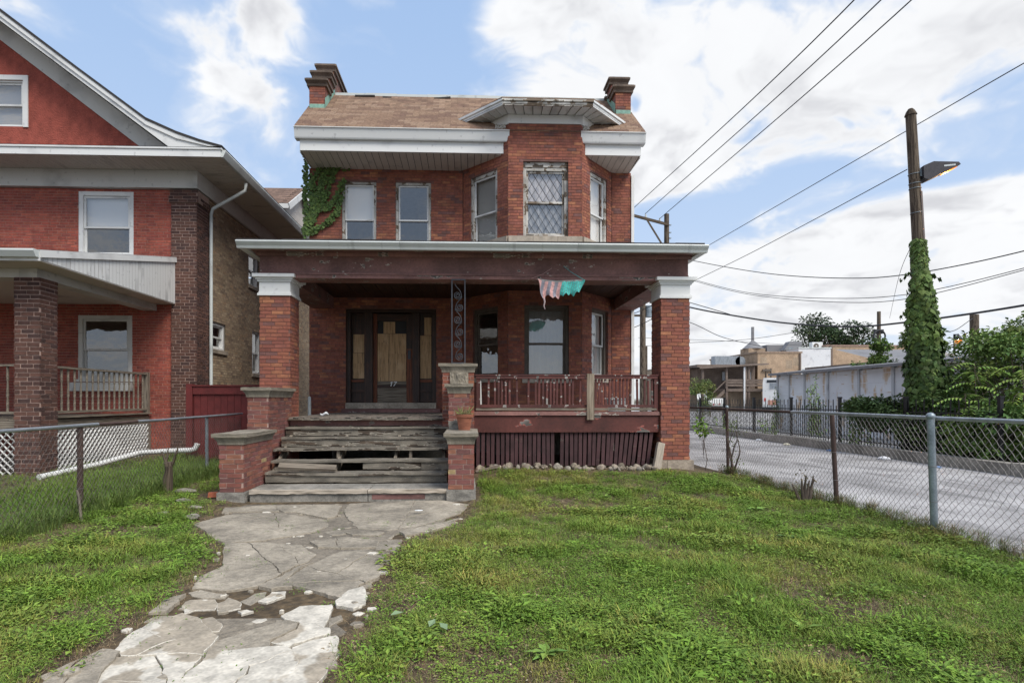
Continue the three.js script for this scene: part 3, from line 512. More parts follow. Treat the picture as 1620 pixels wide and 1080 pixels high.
  windowUnit(house, [BL + UL[0] * .34, 1.93, ZW + UL[2] * .34], UL, .82, 1.61, { ...dark, glass: M.glass });
  windowUnit(house, [BA + .365, 1.90, ZB], X1, 1.01, 1.64, { ...dark, glass: M.glassDirty, lower: M.glassDirty, curtain: std({ color: [.45, .45, .44], rough: .9 }) });
  windowUnit(house, [BB + UR[0] * .44, 1.93, ZB + UR[2] * .44], UR, .78, 1.61, { ...dark, sash: M.whiteDirty, curtain: std({ color: [.42, .43, .42], rough: .9 }) });

  // ---------------- entrance: door, sidelights, posts
  const en = part('entrance', house), zd = ZW - .10;
  for (const [a, b] of [[-2.97, -2.87], [-2.54, -2.34], [-1.38, -1.215], [-.90, -.80]]) mesh('door_post', gb().jog().box(a, b, 1.34, 3.52, zd - .10, zd + .04), M.darkWood, en);
  mesh('head_beam', gb().box(-2.97, -.80, 3.522, 3.60, zd - .1, zd + .05), M.darkWood, en);
  mesh('threshold', gb().jog().boxw(-2.97, -.80, 1.20, 1.338, ZW - .26, ZW + .05), std({ color: [.66, .58, .49], map: T.conc, rough: .9 }), en);
  mesh('step_face', gb().jog().box(-3.06, -.70, 1.108, 1.19, ZW + .004, ZW + .09), M.brownPaint, en);
  for (const [a, b, ply] of [[-2.868, -2.542, [[-2.83, -2.56, 1.93, 2.55], [-2.82, -2.56, 2.56, 3.0]]], [-1.213, -.902, [[-1.20, -.93, 1.93, 2.98], [-1.10, -.93, 2.99, 3.42]]]]) { // sidelights
    mesh('sidelight_panel', gb().box(a, b, 1.34, 3.52, zd - .10, zd - .075), M.darkWood, en);
    for (const y of [1.36, 1.60, 1.84]) mesh('sidelight_rail', gb().jog().box(a + .002, b - .002, y, y + .06, zd - .073, zd - .03), y > 1.8 ? M.orangeWood : M.darkWood, en);
    for (const [c, d, e, f] of ply) mesh('plywood_patch', gb().jog().box(c, d, e, f, zd - .072, zd - .058), M.ply, en);
  }
  const dr = part('door', house); // the boarded front door
  mesh('door_stile', gb().jog().box(-2.335, -2.24, 1.345, 3.50, zd - .09, zd - .035), M.orangeWood, dr); mesh('door_stile', gb().jog().box(-1.53, -1.385, 1.345, 2.65, zd - .09, zd - .035), M.orangeWood, dr); mesh('door_stile', gb().jog().box(-1.53, -1.385, 2.651, 3.50, zd - .09, zd - .035), M.darkWood, dr);
  mesh('door_rail', gb().jog().box(-2.238, -1.532, 3.33, 3.50, zd - .09, zd - .035), M.darkWood, dr); mesh('door_panel', gb().jog().box(-2.238, -1.532, 1.345, 1.86, zd - .085, zd - .045), M.greyWood, dr); mesh('door_rail', gb().jog().box(-2.238, -1.532, 1.70, 1.78, zd - .0445, zd - .03), M.darkWood, dr);
  mesh('door_glass', gb().box(-2.238, -1.532, 1.861, 3.329, zd - .085, zd - .075), M.black, dr);
  mesh('plywood_patch', gb().jog().box(-2.235, -1.965, 1.865, 3.02, zd - .073, zd - .055), M.ply, dr); mesh('plywood_patch', gb().jog().box(-1.955, -1.54, 1.865, 3.02, zd - .073, zd - .055), M.ply, dr); mesh('plywood_patch', gb().jog().box(-2.09, -1.81, 3.03, 3.31, zd - .073, zd - .055), M.ply, dr);
  mesh('lock', gb().box(-1.50, -1.43, 2.40, 2.62, zd - .034, zd - .015), M.ironPaint, dr);
  const font = await new FontLoader().loadAsync('fonts/droid/droid_sans_bold.typeface.json');
  const num = new TextGeometry('17', { font, size: .115, depth: .008, curveSegments: 4 }); num.applyMatrix4(new THREE.Matrix4().set(1, .28, 0, 0, 0, 1, 0, 0, 0, 0, 1, 0, 0, 0, 0, 1)); num.translate(-1.96, 1.742, zd - .0285);
  mesh('house_number', num, M.white, dr);

  // ---------------- false front roof
  const roof = part('roof', house), N = [0, .747, .665], D = [0, .665, -.747], RL = 2.62, oy = 7.46, oz = -12.74;
  const roofPoly = [[-3.87, 7.45, -12.74], [3.99, 7.45, -12.74]];
  { const g = gb(); const at = (x, s, k = 0) => [x, oy + D[1] * s - N[1] * (.02 + k), oz + D[2] * s - N[2] * (.02 + k)]; const s1 = (oz - ZW) / .747;
    g.quadA(at(-3.86, 0), at(3.98, 0), at(3.98, s1), at(-3.86, s1)); g.quadA(at(XL + .4, s1), at(XR - .4, s1), at(XR - .4, RL), at(XL + .4, RL));
    g.quadA(at(-3.86, 0, .05), at(-3.86, s1, .05), at(3.98, s1, .05), at(3.98, 0, .05)); g.quadA(at(-3.86, 0, .05), at(-3.86, 0), at(-3.86, s1), at(-3.86, s1, .05)); g.quadA(at(3.98, 0), at(3.98, 0, .05), at(3.98, s1, .05), at(3.98, s1)); mesh('roof_deck', g, M.tar, roof);
    const shp = [[.33, .205, .135], [.38, .245, .16], [.28, .17, .115], [.35, .22, .145], [.42, .28, .19], [.26, .155, .108]], f = mulberry(91), list = []; let row = 0;
    for (let s = 0; s < RL - .1; s += .137, row++) { const zc = oz + D[2] * s, full = zc > ZW + .02, a = full ? -3.885 : XL + .385, b = full ? 4.005 : XR - .385; for (let x = a - (row % 2) * .15; x < b; x += .30) { const x0 = Math.max(a, x), x1 = Math.min(b, x + .30); if (x1 - x0 < .05) continue; list.push([(x0 + x1) / 2, s, x1 - x0 - .006, rr(-.004, .004, f), Math.floor(f() * shp.length * .999)]); } }
    // hood over the bay cuts the field: leave out tabs hidden under it
    const keep = list.filter(([x, s]) => { const z = oz + D[2] * s, y = oy + D[1] * s; return !(y > 7.86 && y < 8.25 && x > .9 && x < 2.5); });
    const unit = shp.map((c) => gb().jog().color(c).obox([0, 0, 0], [1, 0, 0], [0, 1, 0], [0, 0, 1], .5, .5, .5).build());
    const rest = gb(); keep.sort((p, q) => p[1] - q[1] || p[0] - q[0]);
    keep.forEach(([x, s, w, dz, c], i) => { const sc = s + .08, tilt = .085, Wd = V(0, D[1], D[2]).applyAxisAngle(V(1, 0, 0), tilt), Nn = V(0, N[1], N[2]).applyAxisAngle(V(1, 0, 0), tilt); const o = [x, oy + D[1] * sc + N[1] * .003, oz + D[2] * sc + N[2] * .003];
      if (i < 300) { const m = mesh('shingle', unit[c], M.shingle, roof); new THREE.Matrix4().makeBasis(V(1, 0, 0), Wd, Nn).setPosition(...o).decompose(m.position, m.quaternion, m.scale); m.scale.set(w, .165 + dz, .016); }
      else { rest.jog().color(shp[c]); rest.obox(o, [1, 0, 0], [Wd.x, Wd.y, Wd.z], [Nn.x, Nn.y, Nn.z], w / 2, .0825 + dz / 2, .008); } });
    stuff(mesh('shingles', rest, M.shingle, roof));
    const top = at(0, RL); const cap = gb(); for (let i = 0; i < 9; i++) { const a = XL + .42 + i * .78, w = rr(.002, .02); cap.jog().boxw(a, a + .775, top[1] - .03, top[1] + .045 + w, top[2] - .14, top[2] + .06); } mesh('ridge_cap', cap, M.gutter, roof);
    mesh('flat_roof', gb().boxw(XL + .41, XR - .41, 8.3, 8.4, -22.9, top[2] - .16), M.tar, roof);
    mesh('false_front_back', gb().boxw(XL + .41, XR - .41, 7.1, top[1] - .05, top[2] - .30, top[2] - .18), M.tar, roof);
    // torn edge of tar paper below the ridge
    for (const [x, w] of [[-2.9, .5], [-.9, .42], [-2.2, .22]]) mesh('torn_flashing', warp(gb().jog().boxw(x, x + w, top[1] - .10, top[1] - .06, top[2] + .10, top[2] + .17).build(), (a, b, c) => [a, b + .02 * Math.sin(a * 23), c]), M.tar, roof);
  }
  // stepped end parapets with stone caps
  for (const [x0, side] of [[XL, 0], [XR - .38, 1]]) {
    const pp = part('stepped_parapet', house), tops = side ? [8.93, 9.36, 9.10] : [8.93, 9.36, 9.78];
    tops.forEach((t, i) => {
      const z = ZW - .43 * i - .002 * i, zz = i === 2 ? z - 1.6 : z - .43;
      mas.face(pp, [x0, 7.0 + .02, z], X1, .38, t - 7.02, { seed: 20 + i + side * 5, thick: z - zz - .008 });
      const inner = side ? [[x0, 7.02, z - .032], [0, 0, -1]] : [[x0 + .38, 7.02, z - .032], [0, 0, -1]];
      if (!side) mas.face(pp, [x0 + .38, 7.02, z - .032], [0, 0, -1], (z - zz) - .034, t - 7.02, { seed: 30 + i, back: false }); else mas.face(pp, [x0, 7.02, zz + .002], [0, 0, 1], (z - zz) - .036, t - 7.02, { seed: 36 + i, back: false });
      const c = gb(); c.jog().sweepX([[t, z + .03], [t, zz - .02], [t + .05, zz - .02], [t + .12, zz - .06], [t + .15, zz - .06], [t + .15, z + .10], [t + .11, z + .10], [t + .05, z + .04]], x0 - .05, x0 + .43);
      c.boxw(x0 - .085, x0 + .465, t + .10, t + .148, zz - .055, z + .095); mesh('stone_cap', c, std({ color: [.24, .185, .155], map: T.conc, rough: .9 }), pp);
    });
    // green copper flashing against the roof
    const f = gb(), xx = side ? x0 - .012 : x0 + .382; f.jog(); const y0 = 8.40; f.boxw(x0 + .01, x0 + .37, y0 - .16, y0 + .10, ZW + .004, ZW + .018);
    f.quadA([xx, y0 - .17, ZW + .03], [xx, y0 + .66, ZW - .96], [xx, y0 + 1.0, ZW - .98], [xx, y0 + .24, ZW + .03]); f.quadA([xx + (side ? -.08 : .08), y0 - .12, ZW + .06], [xx + (side ? -.08 : .08), y0 + .72, ZW - .90], [xx, y0 + .74, ZW - .90], [xx, y0 - .08, ZW + .06]);
    mesh('copper_flashing', f, M.copper, pp);
  }
  // boxed eave: crown, fascia, soffit panels
  const eave = part('eave', house);
  for (const [a, b, ls, rs] of [[-3.88, .90, 1, 0], [2.52, 4.0, 0, 1]]) {
    const c = gb(), za = -12.70, zb = -12.95, k = .09 / .25;
    c.jog().sweepX([[7.455, za], [7.455, zb], [7.225, zb], [7.225, -12.785], [7.25, -12.772], [7.43, -12.725], [7.44, -12.70]], a - (ls ? -k * za * -1 : 0) * 0, b, true);
    mesh('crown_board', c, M.white, eave);
    mesh('fascia_board', gb().jog().boxw(a + (ls ? .10 : -.03), b - (rs ? .08 : .035), 6.985, 7.223, -12.90, -12.855), M.white, eave);
    const x0 = a + (ls ? .12 : 0), x1 = b - (rs ? .10 : 0), n = Math.round((x1 - x0) / .155);
    for (let i = 0; i < n; i++) { const p = x0 + (x1 - x0) * i / n, q = x0 + (x1 - x0) * (i + 1) / n - .012, g = gb().jog(); // ends follow the bay's angled sides
      const zEnd = (x) => { let z = ZW + .004; if (x > BL && x < BA) z = ZW + (x - BL) + .004; if (x > BB && x < BR) z = ZB - (x - BB) * 1.11 + .004; return Math.min(z, -12.92); };
      const zi0 = zEnd(p), zi1 = zEnd(q); if (zi0 > -12.93 && zi1 > -12.93) continue;
      for (const [t] of [[0]]) { const y = 6.985, A = [p, y, -12.90], B = [q, y, -12.90], C = [q, y - .03, zi1], Dd = [p, y - .03, zi0]; g.quadA(A, Dd, C, B); g.quadA([p, y + .012, -12.9], [q, y + .012, -12.9], [q, y - .018, zi1], [p, y - .018, zi0]); g.quadA(A, [p, y + .012, -12.9], [p, y - .018, zi0], Dd); g.quadA(B, C, [q, y - .018, zi1], [q, y + .012, -12.9]); }
      mesh('soffit_panel', g, M.soffit, eave); }
    mesh('soffit_backing', gb().slab(ls ? [[x0, -12.91], [x1 - .05, -12.91], [BL, ZW + .01], [x0, ZW + .01]] : [[x0, -12.91], [x1, -12.91], [x1, ZW + .01], [BR, ZW + .01]], 7.0, 7.015, .001), M.tar, eave);
    const ex = ls ? a + .10 : b - .075; mesh('eave_end_board', gb().boxw(ex - .02, ex, 6.96, 7.20, ZW + .01, -12.905), M.white, eave);
  }
  // hipped hood over the bay
  const hood = part('bay_hood', house), HP = [[-.27, -13.30], [.72, -12.30], [2.70, -12.30], [3.69, -13.30]], cl = (BA + BB) / 2;
  { const sof = HP, yb = 7.80, yt = 7.945;
    for (let i = 0; i < 3; i++) { const [a, b] = [HP[i], HP[i + 1]], g = gb().jog(), L = Math.hypot(b[0] - a[0], b[1] - a[1]), U = [(b[0] - a[0]) / L, 0, (b[1] - a[1]) / L], W = cross(U, [0, 1, 0]); g.boxw(0, L, 0, yt - yb, -.03, 0); g.boxw(-.012, L + .012, yt - yb - .055, yt - yb - .002, .001, .028); place(mesh('hood_fascia', g, i === 1 ? M.whitePeel : M.white, hood), [a[0], yb, a[1]], U, W); }
    // soffit boards, running outward from the bay wall
    const inner = [[BL + .38, -13.42], [BA, ZB], [BB, ZB], [BR - .36, -13.42]];
    for (let i = 0; i < 3; i++) { const n = i === 1 ? 9 : 6; for (let k = 0; k < n; k++) { const f0 = k / n + .004, f1 = (k + 1) / n - .004, P = (A, B, f) => [mix(A[0], B[0], f), mix(A[1], B[1], f)]; const a = P(HP[i], HP[i + 1], f0), b = P(HP[i], HP[i + 1], f1), c = P(inner[i], inner[i + 1], f1), d = P(inner[i], inner[i + 1], f0); mesh('hood_soffit_board', gb().jog().slab([a, b, c, d], 7.812, 7.826, .001), M.white, hood); } }
    mesh('hood_backing', gb().slab([HP[0], HP[1], HP[2], HP[3], inner[3], inner[2], inner[1], inner[0]].slice(0, 4).concat([[BR - .2, -13.5], [BL + .2, -13.5]]), 7.83, 7.84, .001), M.tar, hood);
    const r = gb().color([.30, .19, .13]).jog(); const A = [.75, 8.33, -13.70], B = [2.66, 8.33, -13.70]; const E = (p, dx, dz) => [p[0] + dx, yt + .012, p[1] + dz]; const e0 = E(HP[0], -.02, 0), e1 = E(HP[1], -.015, .03), e2 = E(HP[2], .015, .03), e3 = E(HP[3], .02, 0);
    r.quadA(e1, e2, B, A); r.tri(e0, e1, A, [0, 0], [1, 0], [1, 1]); r.tri(e2, e3, B, [0, 0], [1, 0], [0, 1]); const dn = (p) => [p[0], p[1] - .022, p[2]]; r.quadA(dn(e1), dn(e2), e2, e1); r.quadA(dn(e0), dn(e1), e1, e0); r.quadA(dn(e2), dn(e3), e3, e2); mesh('hood_roof', r, M.shingle, hood);
    // white frieze boards at the top of the bay wall
    for (const [O, U, l] of [[[BL, 7.602, ZW], UL, LL], [[BA, 7.622, ZB], X1, BB - BA], [[BB, 7.602, ZB], UR, LR]]) { const W = cross(U, [0, 1, 0]), lo = U === UL ? .55 : -.012, hi = U === UR ? l - .55 : l + .012; place(mesh('frieze_board', gb().jog().boxw(lo, hi, .0, 7.812 - O[1], -.2, .02), M.white, hood), O, U, W); }
    // peeling stone returns where fascia dies into the bay
    for (const [x, s] of [[.70, 1], [2.60, 1]]) mesh('broken_return', warp(new THREE.BoxGeometry(.22, .12, .2, 5, 4, 4), (a, b, c) => [a + x + .09 * (s - 1) + (hash(a * 99 | 0, b * 99 | 0, 3) - .5) * .04, b + 7.54 + (hash(c * 99 | 0, a * 77 | 0, 5) - .5) * .05, c - 12.87 + (hash(b * 88 | 0, c * 99 | 0, 9) - .5) * .04]), M.whitePeel, hood);
  }
}
// ------------------------------------------------------------------ porch of the brick house
{
  const ZC = -10.33, FL = 1.108, colW = .54;
  function pillarFaces(p, x0, x1, z1, z0, y0, y1, o) { // front, right, left faces; z1 front, z0 back
    mas.face(p, [x0, y0, z1], X1, x1 - x0, y1 - y0, { ...o, thick: z1 - z0 - .014, proud: .007, inset: .007 });
    mas.face(p, [x1, y0, z1 - .032], [0, 0, -1], z1 - z0 - .032, y1 - y0, { ...o, seed: o.seed + 100, back: false });
    mas.face(p, [x0, y0, z0], [0, 0, 1], z1 - z0 - .032, y1 - y0, { ...o, seed: o.seed + 200, back: false });
  }
  // brick columns with white capitals
  for (const [x0, yb, sd] of [[-3.755, .0, 41], [3.522, .31, 44]]) {
    const c = part('porch_column', house), x1 = x0 + colW, z0 = ZC - colW;
    pillarFaces(c, x0, x1, ZC, z0, yb, 3.28, { seed: sd });
    const cap = gb().jog(); const ring = (y0, y1, e) => cap.boxw(x0 - e, x1 + e, y0, y1, z0 - e, ZC + e);
    ring(3.282, 3.325, .03); ring(3.326, 3.352, .012); ring(3.353, 3.53, .004); ring(3.531, 3.565, .03); ring(3.566, 3.60, .055); ring(3.601, 3.66, .10);
    mesh('capital', cap, M.white, c);
    const pl = gb().jog(); if (yb > 0) { pl.boxw(x0 - .05, x0 + .10, -.05, yb - .004, z0 - .04, ZC + .05); pl.boxw(x0 + .106, x1 + .055, -.05, yb - .004, z0 - .04, ZC + .055); mesh('plinth', pl, M.sillStone, c); }
  }
  // beam, mouldings, ceiling
  const bm = part('porch_beam', house);
  mesh('beam_face', gb().jog().boxw(-3.75, 4.03, 3.70, 4.04, ZC - .40, ZC), M.brownPaint, bm);
  mesh('beam_moulding', gb().jog().boxw(-3.752, 4.032, 3.662, 3.698, ZC - .42, ZC + .02), M.brownPaint, bm);
  mesh('beam_moulding', gb().jog().boxw(-3.18, 3.50, 3.60, 3.660, ZC - .42, ZC + .005), M.brownPaint, bm);
  mesh('crown_moulding', gb().jog().sweepX([[3.99, ZC + .002], [3.99, ZC + .03], [4.03, ZC + .06], [4.06, ZC + .06], [4.06, ZC + .002]], -3.80, 4.08), M.brownPaint, bm);
  for (const x of [-3.75, 3.53]) { mesh('side_beam', gb().jog().box(x, x + .50, 3.60, 4.04, ZW + .03, ZC - .402), M.brownPaint, bm); }
  mesh('porch_ceiling', gb().jog().boxw(-3.24, 3.52, 3.88, 3.92, ZW + .03, ZC - .405), M.darkWood, bm);
  { const n = 22; for (let i = 0; i < n; i++) { const x = mix(-3.24, 3.52, (i + .5) / n); mesh('ceiling_board', gb().jog().box(x - .15, x + .147, 3.862, 3.879, ZW + .03, ZC - .41), M.darkWood, bm); } }
  // roof of the porch with gutter
  const pr = part('porch_roof', house);
  { const g = gb().jog(), z1 = -9.93, z0 = ZW + .01, y1 = 4.145, y0 = 4.62; g.quadA([-3.96, y1, z1], [4.20, y1, z1], [4.20, y0, z0], [-3.96, y0, z0]); g.quadA([4.20, y1, z1], [4.20, y1 - .06, z1], [4.20, y0 - .06, z0], [4.20, y0, z0]); g.quadA([-3.96, y1 - .06, z1], [-3.96, y1, z1], [-3.96, y0, z0], [-3.96, y0 - .06, z0]); g.quadA([-3.96, y1 - .06, z1], [-3.96, y0 - .06, z0], [4.20, y0 - .06, z0], [4.20, y1 - .06, z1]); mesh('roof_membrane', g, M.tar, pr);
    const e = gb().jog(); let x = -3.99; while (x < 4.14) { const w = rr(.3, .9), h = rr(.004, .022); e.boxw(x, Math.min(4.16, x + w), y1 - .005, y1 + .02 + h, z1 - .05, z1 + .05 + rr(-.02, .02)); x += w + .002; } e.boxw(3.2, 4.12, y1 + .03, y1 + .085, z1 - .5, z1 - .15); mesh('roof_edge_felt', e, M.tar, pr);
    mesh('eave_soffit', gb().jog().boxw(-3.93, 4.17, 4.062, 4.082, ZW + .2, -9.99), M.brownPaint, pr);
    const prof = [[4.02, -9.98], [4.145, -9.98], [4.145, -9.85], [4.125, -9.842], [4.10, -9.86], [4.06, -9.895], [4.02, -9.91]].reverse();
    const gt = gb().jog(); let xs = [-3.99, -1.2, 1.9, 4.22]; for (let i = 0; i < 3; i++) gt.sweepX(prof, xs[i] + .002, xs[i + 1] - .002);
    mesh('gutter', gt, M.gutter, pr); for (const x of [-3.98, 4.10]) mesh('side_gutter', gb().jog().boxw(x, x + .12, 4.03, 4.14, ZW + .1, -9.985), M.gutter, pr);
  }
  mesh('downspout', gb().jog().boxw(3.965, 4.035, .3, 6.9, ZW - .05, ZW + .03), M.white, house);
  // floor boards
  const fl = part('porch_floor', house);
  { let x = -3.20; while (x < 3.50) { const w = .092, e = rr(-.03, .02); if (!(x > -.50 && x < .04)) mesh('floor_board', gb().jog().box(x, x + w - .005, FL - .03 + rr(-.004, .004), FL + rr(-.004, .004), ZW + .1, x < -.4 ? -10.13 + e : -10.42), M.floor, fl); x += w; }
    mesh('floor_nosing', warp(gb().jog().box(-3.16, -.44, FL - .055, FL - .032, -10.16, -10.02).build(), (a, b, c) => [a, b - .012 * Math.sin(a * 2.1), c]), M.step, fl);
    mesh('joist', gb().boxw(-3.2, 3.5, .86, FL - .06, -10.9, -10.8), M.darkWood, fl); mesh('joist', gb().boxw(-3.2, 3.5, .86, FL - .06, -12.4, -12.3), M.darkWood, fl); }
  // wooden steps on a concrete base
  const st = part('front_steps', house);
  { const xa = -3.02, xb = -.33, wob = (g, k, s = 14) => { g.jog(); const G = g.build(); return warp(G, (a, b, c) => [a, b + k * (fbm(a * 2.3, c * 5, 3, s) - .5), c + k * (fbm(a * 2.9 + 8, b * 3, 3, s + 1) - .5)]); };
    const plank = (x0, x1, y0, y1, z0, z1, s, k = .03, name = 'step_board', mat = M.step) => { const g = gb(), n = 16; g.jog(); for (let i = 0; i < n; i++) g.boxw(mix(x0, x1, i / n), mix(x0, x1, (i + 1) / n), y0, y1, z0, z1); const uvx = g.t; for (let i = 0; i < g.t.length; i += 2) { const q = Math.floor(i / 72); g.t[i] += mix(x0, x1, q / n); } const G = g.build(), p = G.attributes.position; for (let i = 0; i < p.count; i++) { const a = p.getX(i), b = p.getY(i), c = p.getZ(i); p.setXYZ(i, a, b + k * (fbm(a * 1.3 + s, s, 3, s) - .5) + .008 * (fbm(a * 9, c * 9, 2, s + 4) - .5), c + k * (fbm(a * 1.7 + s, 4, 3, s + 2) - .5)); } return mesh(name, G, mat, st); };
    // concrete bottom step: two blocks
    for (const [a, b, s] of [[-3.04, -1.42, 3], [-1.41, -.29, 5]]) { const g = gb().jog().boxw(a, b, -.05, .159, -8.62, -8.0), G = g.build(); mesh('concrete_step', warp(G, (x, y, z) => [x, y, z]), M.conc, st); mesh('concrete_edge', warp(new THREE.BoxGeometry(b - a, .05, .10, 40, 3, 4), (x, y, z) => [x + (a + b) / 2, y + .142 + (fbm(x * 9, z * 30, 3, s) - .5) * .025, z - 8.02 + (fbm(x * 7 + 9, y * 30, 3, s + 3) - .5) * .03]), M.limestone, st); }
    mesh('paint_remnant', gb().jog().boxw(-1.36, -.62, .03, .10, -8.0, -7.996), M.brownPaint, st);
    for (let k = 1; k <= 5; k++) { const h = .159 + .158 * k, d = -(8.35 + .3 * k), l = (k < 3 ? -3.10 : -3.155) + rr(0, .04), r = xb + rr(-.02, .02);
      plank(l, r, h - .035, h, d - .145, d, 20 + k, .035); plank(l + rr(-.02, .04), r, h - .037, h - .003, d - .305, d - .152, 30 + k, .03);
      if (k === 1) plank(l, r, .172, h - .04, d - .05, d - .022, 40, .02); else if (k === 2) { plank(l + .05, l + .9, h - .158, h - .10, d - .06, d - .035, 41, .03); plank(r - 1.35, r - .45, h - .150, h - .055, d - .055, d - .03, 42, .05); plank(r - .44, r, h - .155, h - .04, d - .06, d - .04, 43, .01); }
      else if (k === 3) { /* riser gone: dark gap, a few blocks */ for (const x of [-2.15, -.98]) mesh('stair_block', gb().jog().box(x, x + .05, h - .16, h - .038, d - .10, d - .05), M.greyWood, st); }
      else plank(l, r, h - .155, h - .038, d - .05, d - .024, 44 + k, .02); }
    plank(-3.16, -.44, .955, FL - .058, -10.2, -10.17, 55, .01, 'step_board', M.brownPaint);
    // fallen riser pieces
    const loose = mesh('loose_board', gb().jog().box(-.42, .42, -.02, .02, -.06, .06), M.greyWood, st); loose.position.set(-2.45, .40, -8.72); loose.rotation.set(.5, .06, -.10);
    for (const x of [-3.05, -2.1, -1.2, -.42]) mesh('stringer', gb().jog().bar([x, .10, -8.75], [x, .90, -10.2], .045, .16), M.greyWood, st); }
  // stepped brick pedestals beside the steps
  function ped(x0, x1, z1, z0, y0, y1, cap, seed, plinth, pm = 'pier') {
    const p = part('step_pedestal', house); pillarFaces(p, x0, x1, z1, z0, y0, y1, { seed, pal: pm, mortar: M.mortarPink, joint: .012, rough: .004 });
    if (plinth) mesh('plinth', warp(new THREE.BoxGeometry(x1 - x0 + .05, y0 + .06, z1 - z0 + .05, 6, 3, 6), (a, b, c) => [a + (x0 + x1) / 2 + (fbm(a * 8, c * 8, 2, seed) - .5) * .015, b + (y0 - .06) / 2 - .002, c + (z0 + z1) / 2 + (fbm(b * 8, a * 8, 2, seed + 3) - .5) * .015]), M.conc, p);
    // stone cap with a hollow moulding: slab over a tapering bed
    const g = gb().jog(), cx0 = x0 - cap, cx1 = x1 + cap, cz1 = z1 + cap, cz0 = z0 - .01, n = 5;
    for (let i = 0; i < n; i++) { const t = i / n, e = cap * (.18 + .72 * t * t); g.boxw(x0 - e, x1 + e, y1 + .002 + .10 * t, y1 + .102 * (i + 1) / n, z0 + .002 * i, z1 + e); }
    const G = g.build(); mesh('cap_bed', G, M.stone, p);
    mesh('cap_slab', warp(new THREE.BoxGeometry(cx1 - cx0, .05, cz1 - cz0, 12, 2, 10), (a, b, c) => { const k = (fbm(a * 6 + seed, c * 6, 3, seed) - .5); return [a * (1 + k * .05) + (cx0 + cx1) / 2, b + y1 + .129 + (b > 0 ? k * .02 : 0), c * (1 + k * .04) + (cz0 + cz1) / 2]; }), M.stone, p);
    return p;
  }
  ped(-3.44, -3.11, -7.95, -9.09, .145, .80, .075, 61, true);
  ped(-3.50, -3.17, -9.10, -10.28, .10, 1.46, .075, 64, false);
  ped(-.295, .065, -7.95, -9.09, .165, .80, .06, 67, true);
  ped(-.335, .005, -9.10, -10.05, .15, 1.52, .06, 70, false);
  const tall = ped(-.475, .085, -10.055, -10.60, .12, 1.90, .065, 73, false, 'main');
  // carved stone panel between the brick sides of the tall pedestal
  mesh('carved_panel', warp(new THREE.BoxGeometry(.325, .245, .05, 64, 48, 1), (a, b, c) => [a - .178, b + 1.822 - .045, c - 10.05 + (c > 0 ? .030 * Math.pow(fbm(a * 34 + 5, b * 16, 2, 88), 1.2) : 0)]), M.stone, tall);
  // wrought iron scroll post
  const ir = part('iron_scroll_post', house);
  { const y0 = 2.07, y1 = 3.60, x0 = -.325, x1 = -.09, z = -10.32; for (const x of [x0, x1]) mesh('upright_bar', gb().box(x, x + .022, y0, y1, z - .012, z + .012), M.ironPaint, ir); for (const y of [y0, y1 - .022]) mesh('cross_bar', gb().box(x0 + .023, x1 - .001, y, y + .022, z - .012, z + .012), M.ironPaint, ir);
    const n = 6, cx = (x0 + x1 + .022) / 2; for (let i = 0; i < n; i++) { const cy = y0 + .13 + i * (y1 - y0 - .2) / n, s = i % 2 ? 1 : -1, pts = []; for (let k = 0; k <= 40; k++) { const t = k / 40, a = t * 4.2 * Math.PI, r = .012 + .062 * t; pts.push([cx + s * (-.02 + r * Math.cos(a)), cy + r * Math.sin(a), z]); } const e = pts[pts.length - 1]; for (let k = 1; k <= 10; k++) { const t = k / 10; pts.push([mix(e[0], cx - s * .06, t * t * (3 - 2 * t)), e[1] + t * .16, z]); } mesh('scroll', gb().tube(pts, .0085, 5), M.ironPaint, ir); } }
  // railing with uneven balusters
  const ra = part('porch_railing', house), zr = -10.42;
  { const wobbly = (g) => warp(g.build(), (a, b, c) => [a, b + .012 * (fbm(a * 2, 3, 2, 5) - .5), c + .01 * (fbm(a * 3, 9, 2, 8) - .5)]);
    mesh('top_rail', gb().jog().box(.12, 2.14, 1.80, 1.85, zr - .045, zr + .045), M.redPaint, ra); mesh('top_rail', gb().jog().box(2.30, 3.48, 1.805, 1.855, zr - .045, zr + .045), M.redPaint, ra); mesh('rail_cap', gb().jog().box(.10, 3.49, 1.857, 1.877, zr - .055, zr + .055), M.redPaint, ra);
    mesh('bottom_rail', gb().jog().box(.17, 3.46, 1.275, 1.325, zr - .03, zr + .03), M.redPaint, ra); mesh('bottom_rail_board', gb().jog().box(.12, 3.46, 1.222, 1.262, zr - .04, zr + .045), M.greyWood, ra);
    for (const x of [.165, 3.455]) mesh('rail_post', gb().jog().box(x - .035, x + .035, 1.20, 1.80, zr - .035, zr + .035), M.redPaint, ra);
    const xs = [.351, .471, .536, .6, .671, .739, .878, 1.085, 1.221, 1.28, 1.358, 1.426, 1.497, 1.556, 1.612, 1.693, 1.767, 1.842, 1.904, 2.041, 2.335, 2.395, 2.45, 2.515, 2.585, 2.645, 2.713, 2.785, 2.847, 2.916, 2.979, 3.111, 3.243, 3.318, 3.387]; const f = mulberry(8);
    xs.forEach((x, i) => { const b = mesh('baluster', gb().jog().box(-.017, .017, 0, .472, -.017, .017), M.redPaint, ra); b.position.set(x, 1.326, zr); b.rotation.z = rr(-.02, .02, f); });
    const wb = mesh('loose_white_baluster', gb().jog().box(-.014, .014, 0, .43, -.014, .014), M.whiteDirty, ra); wb.position.set(.215, 1.33, zr + .01); wb.rotation.z = .03;
    mesh('upright_board', gb().jog().box(2.155, 2.29, 1.05, 1.895, zr + .06, zr + .085), M.paleWood, ra); }
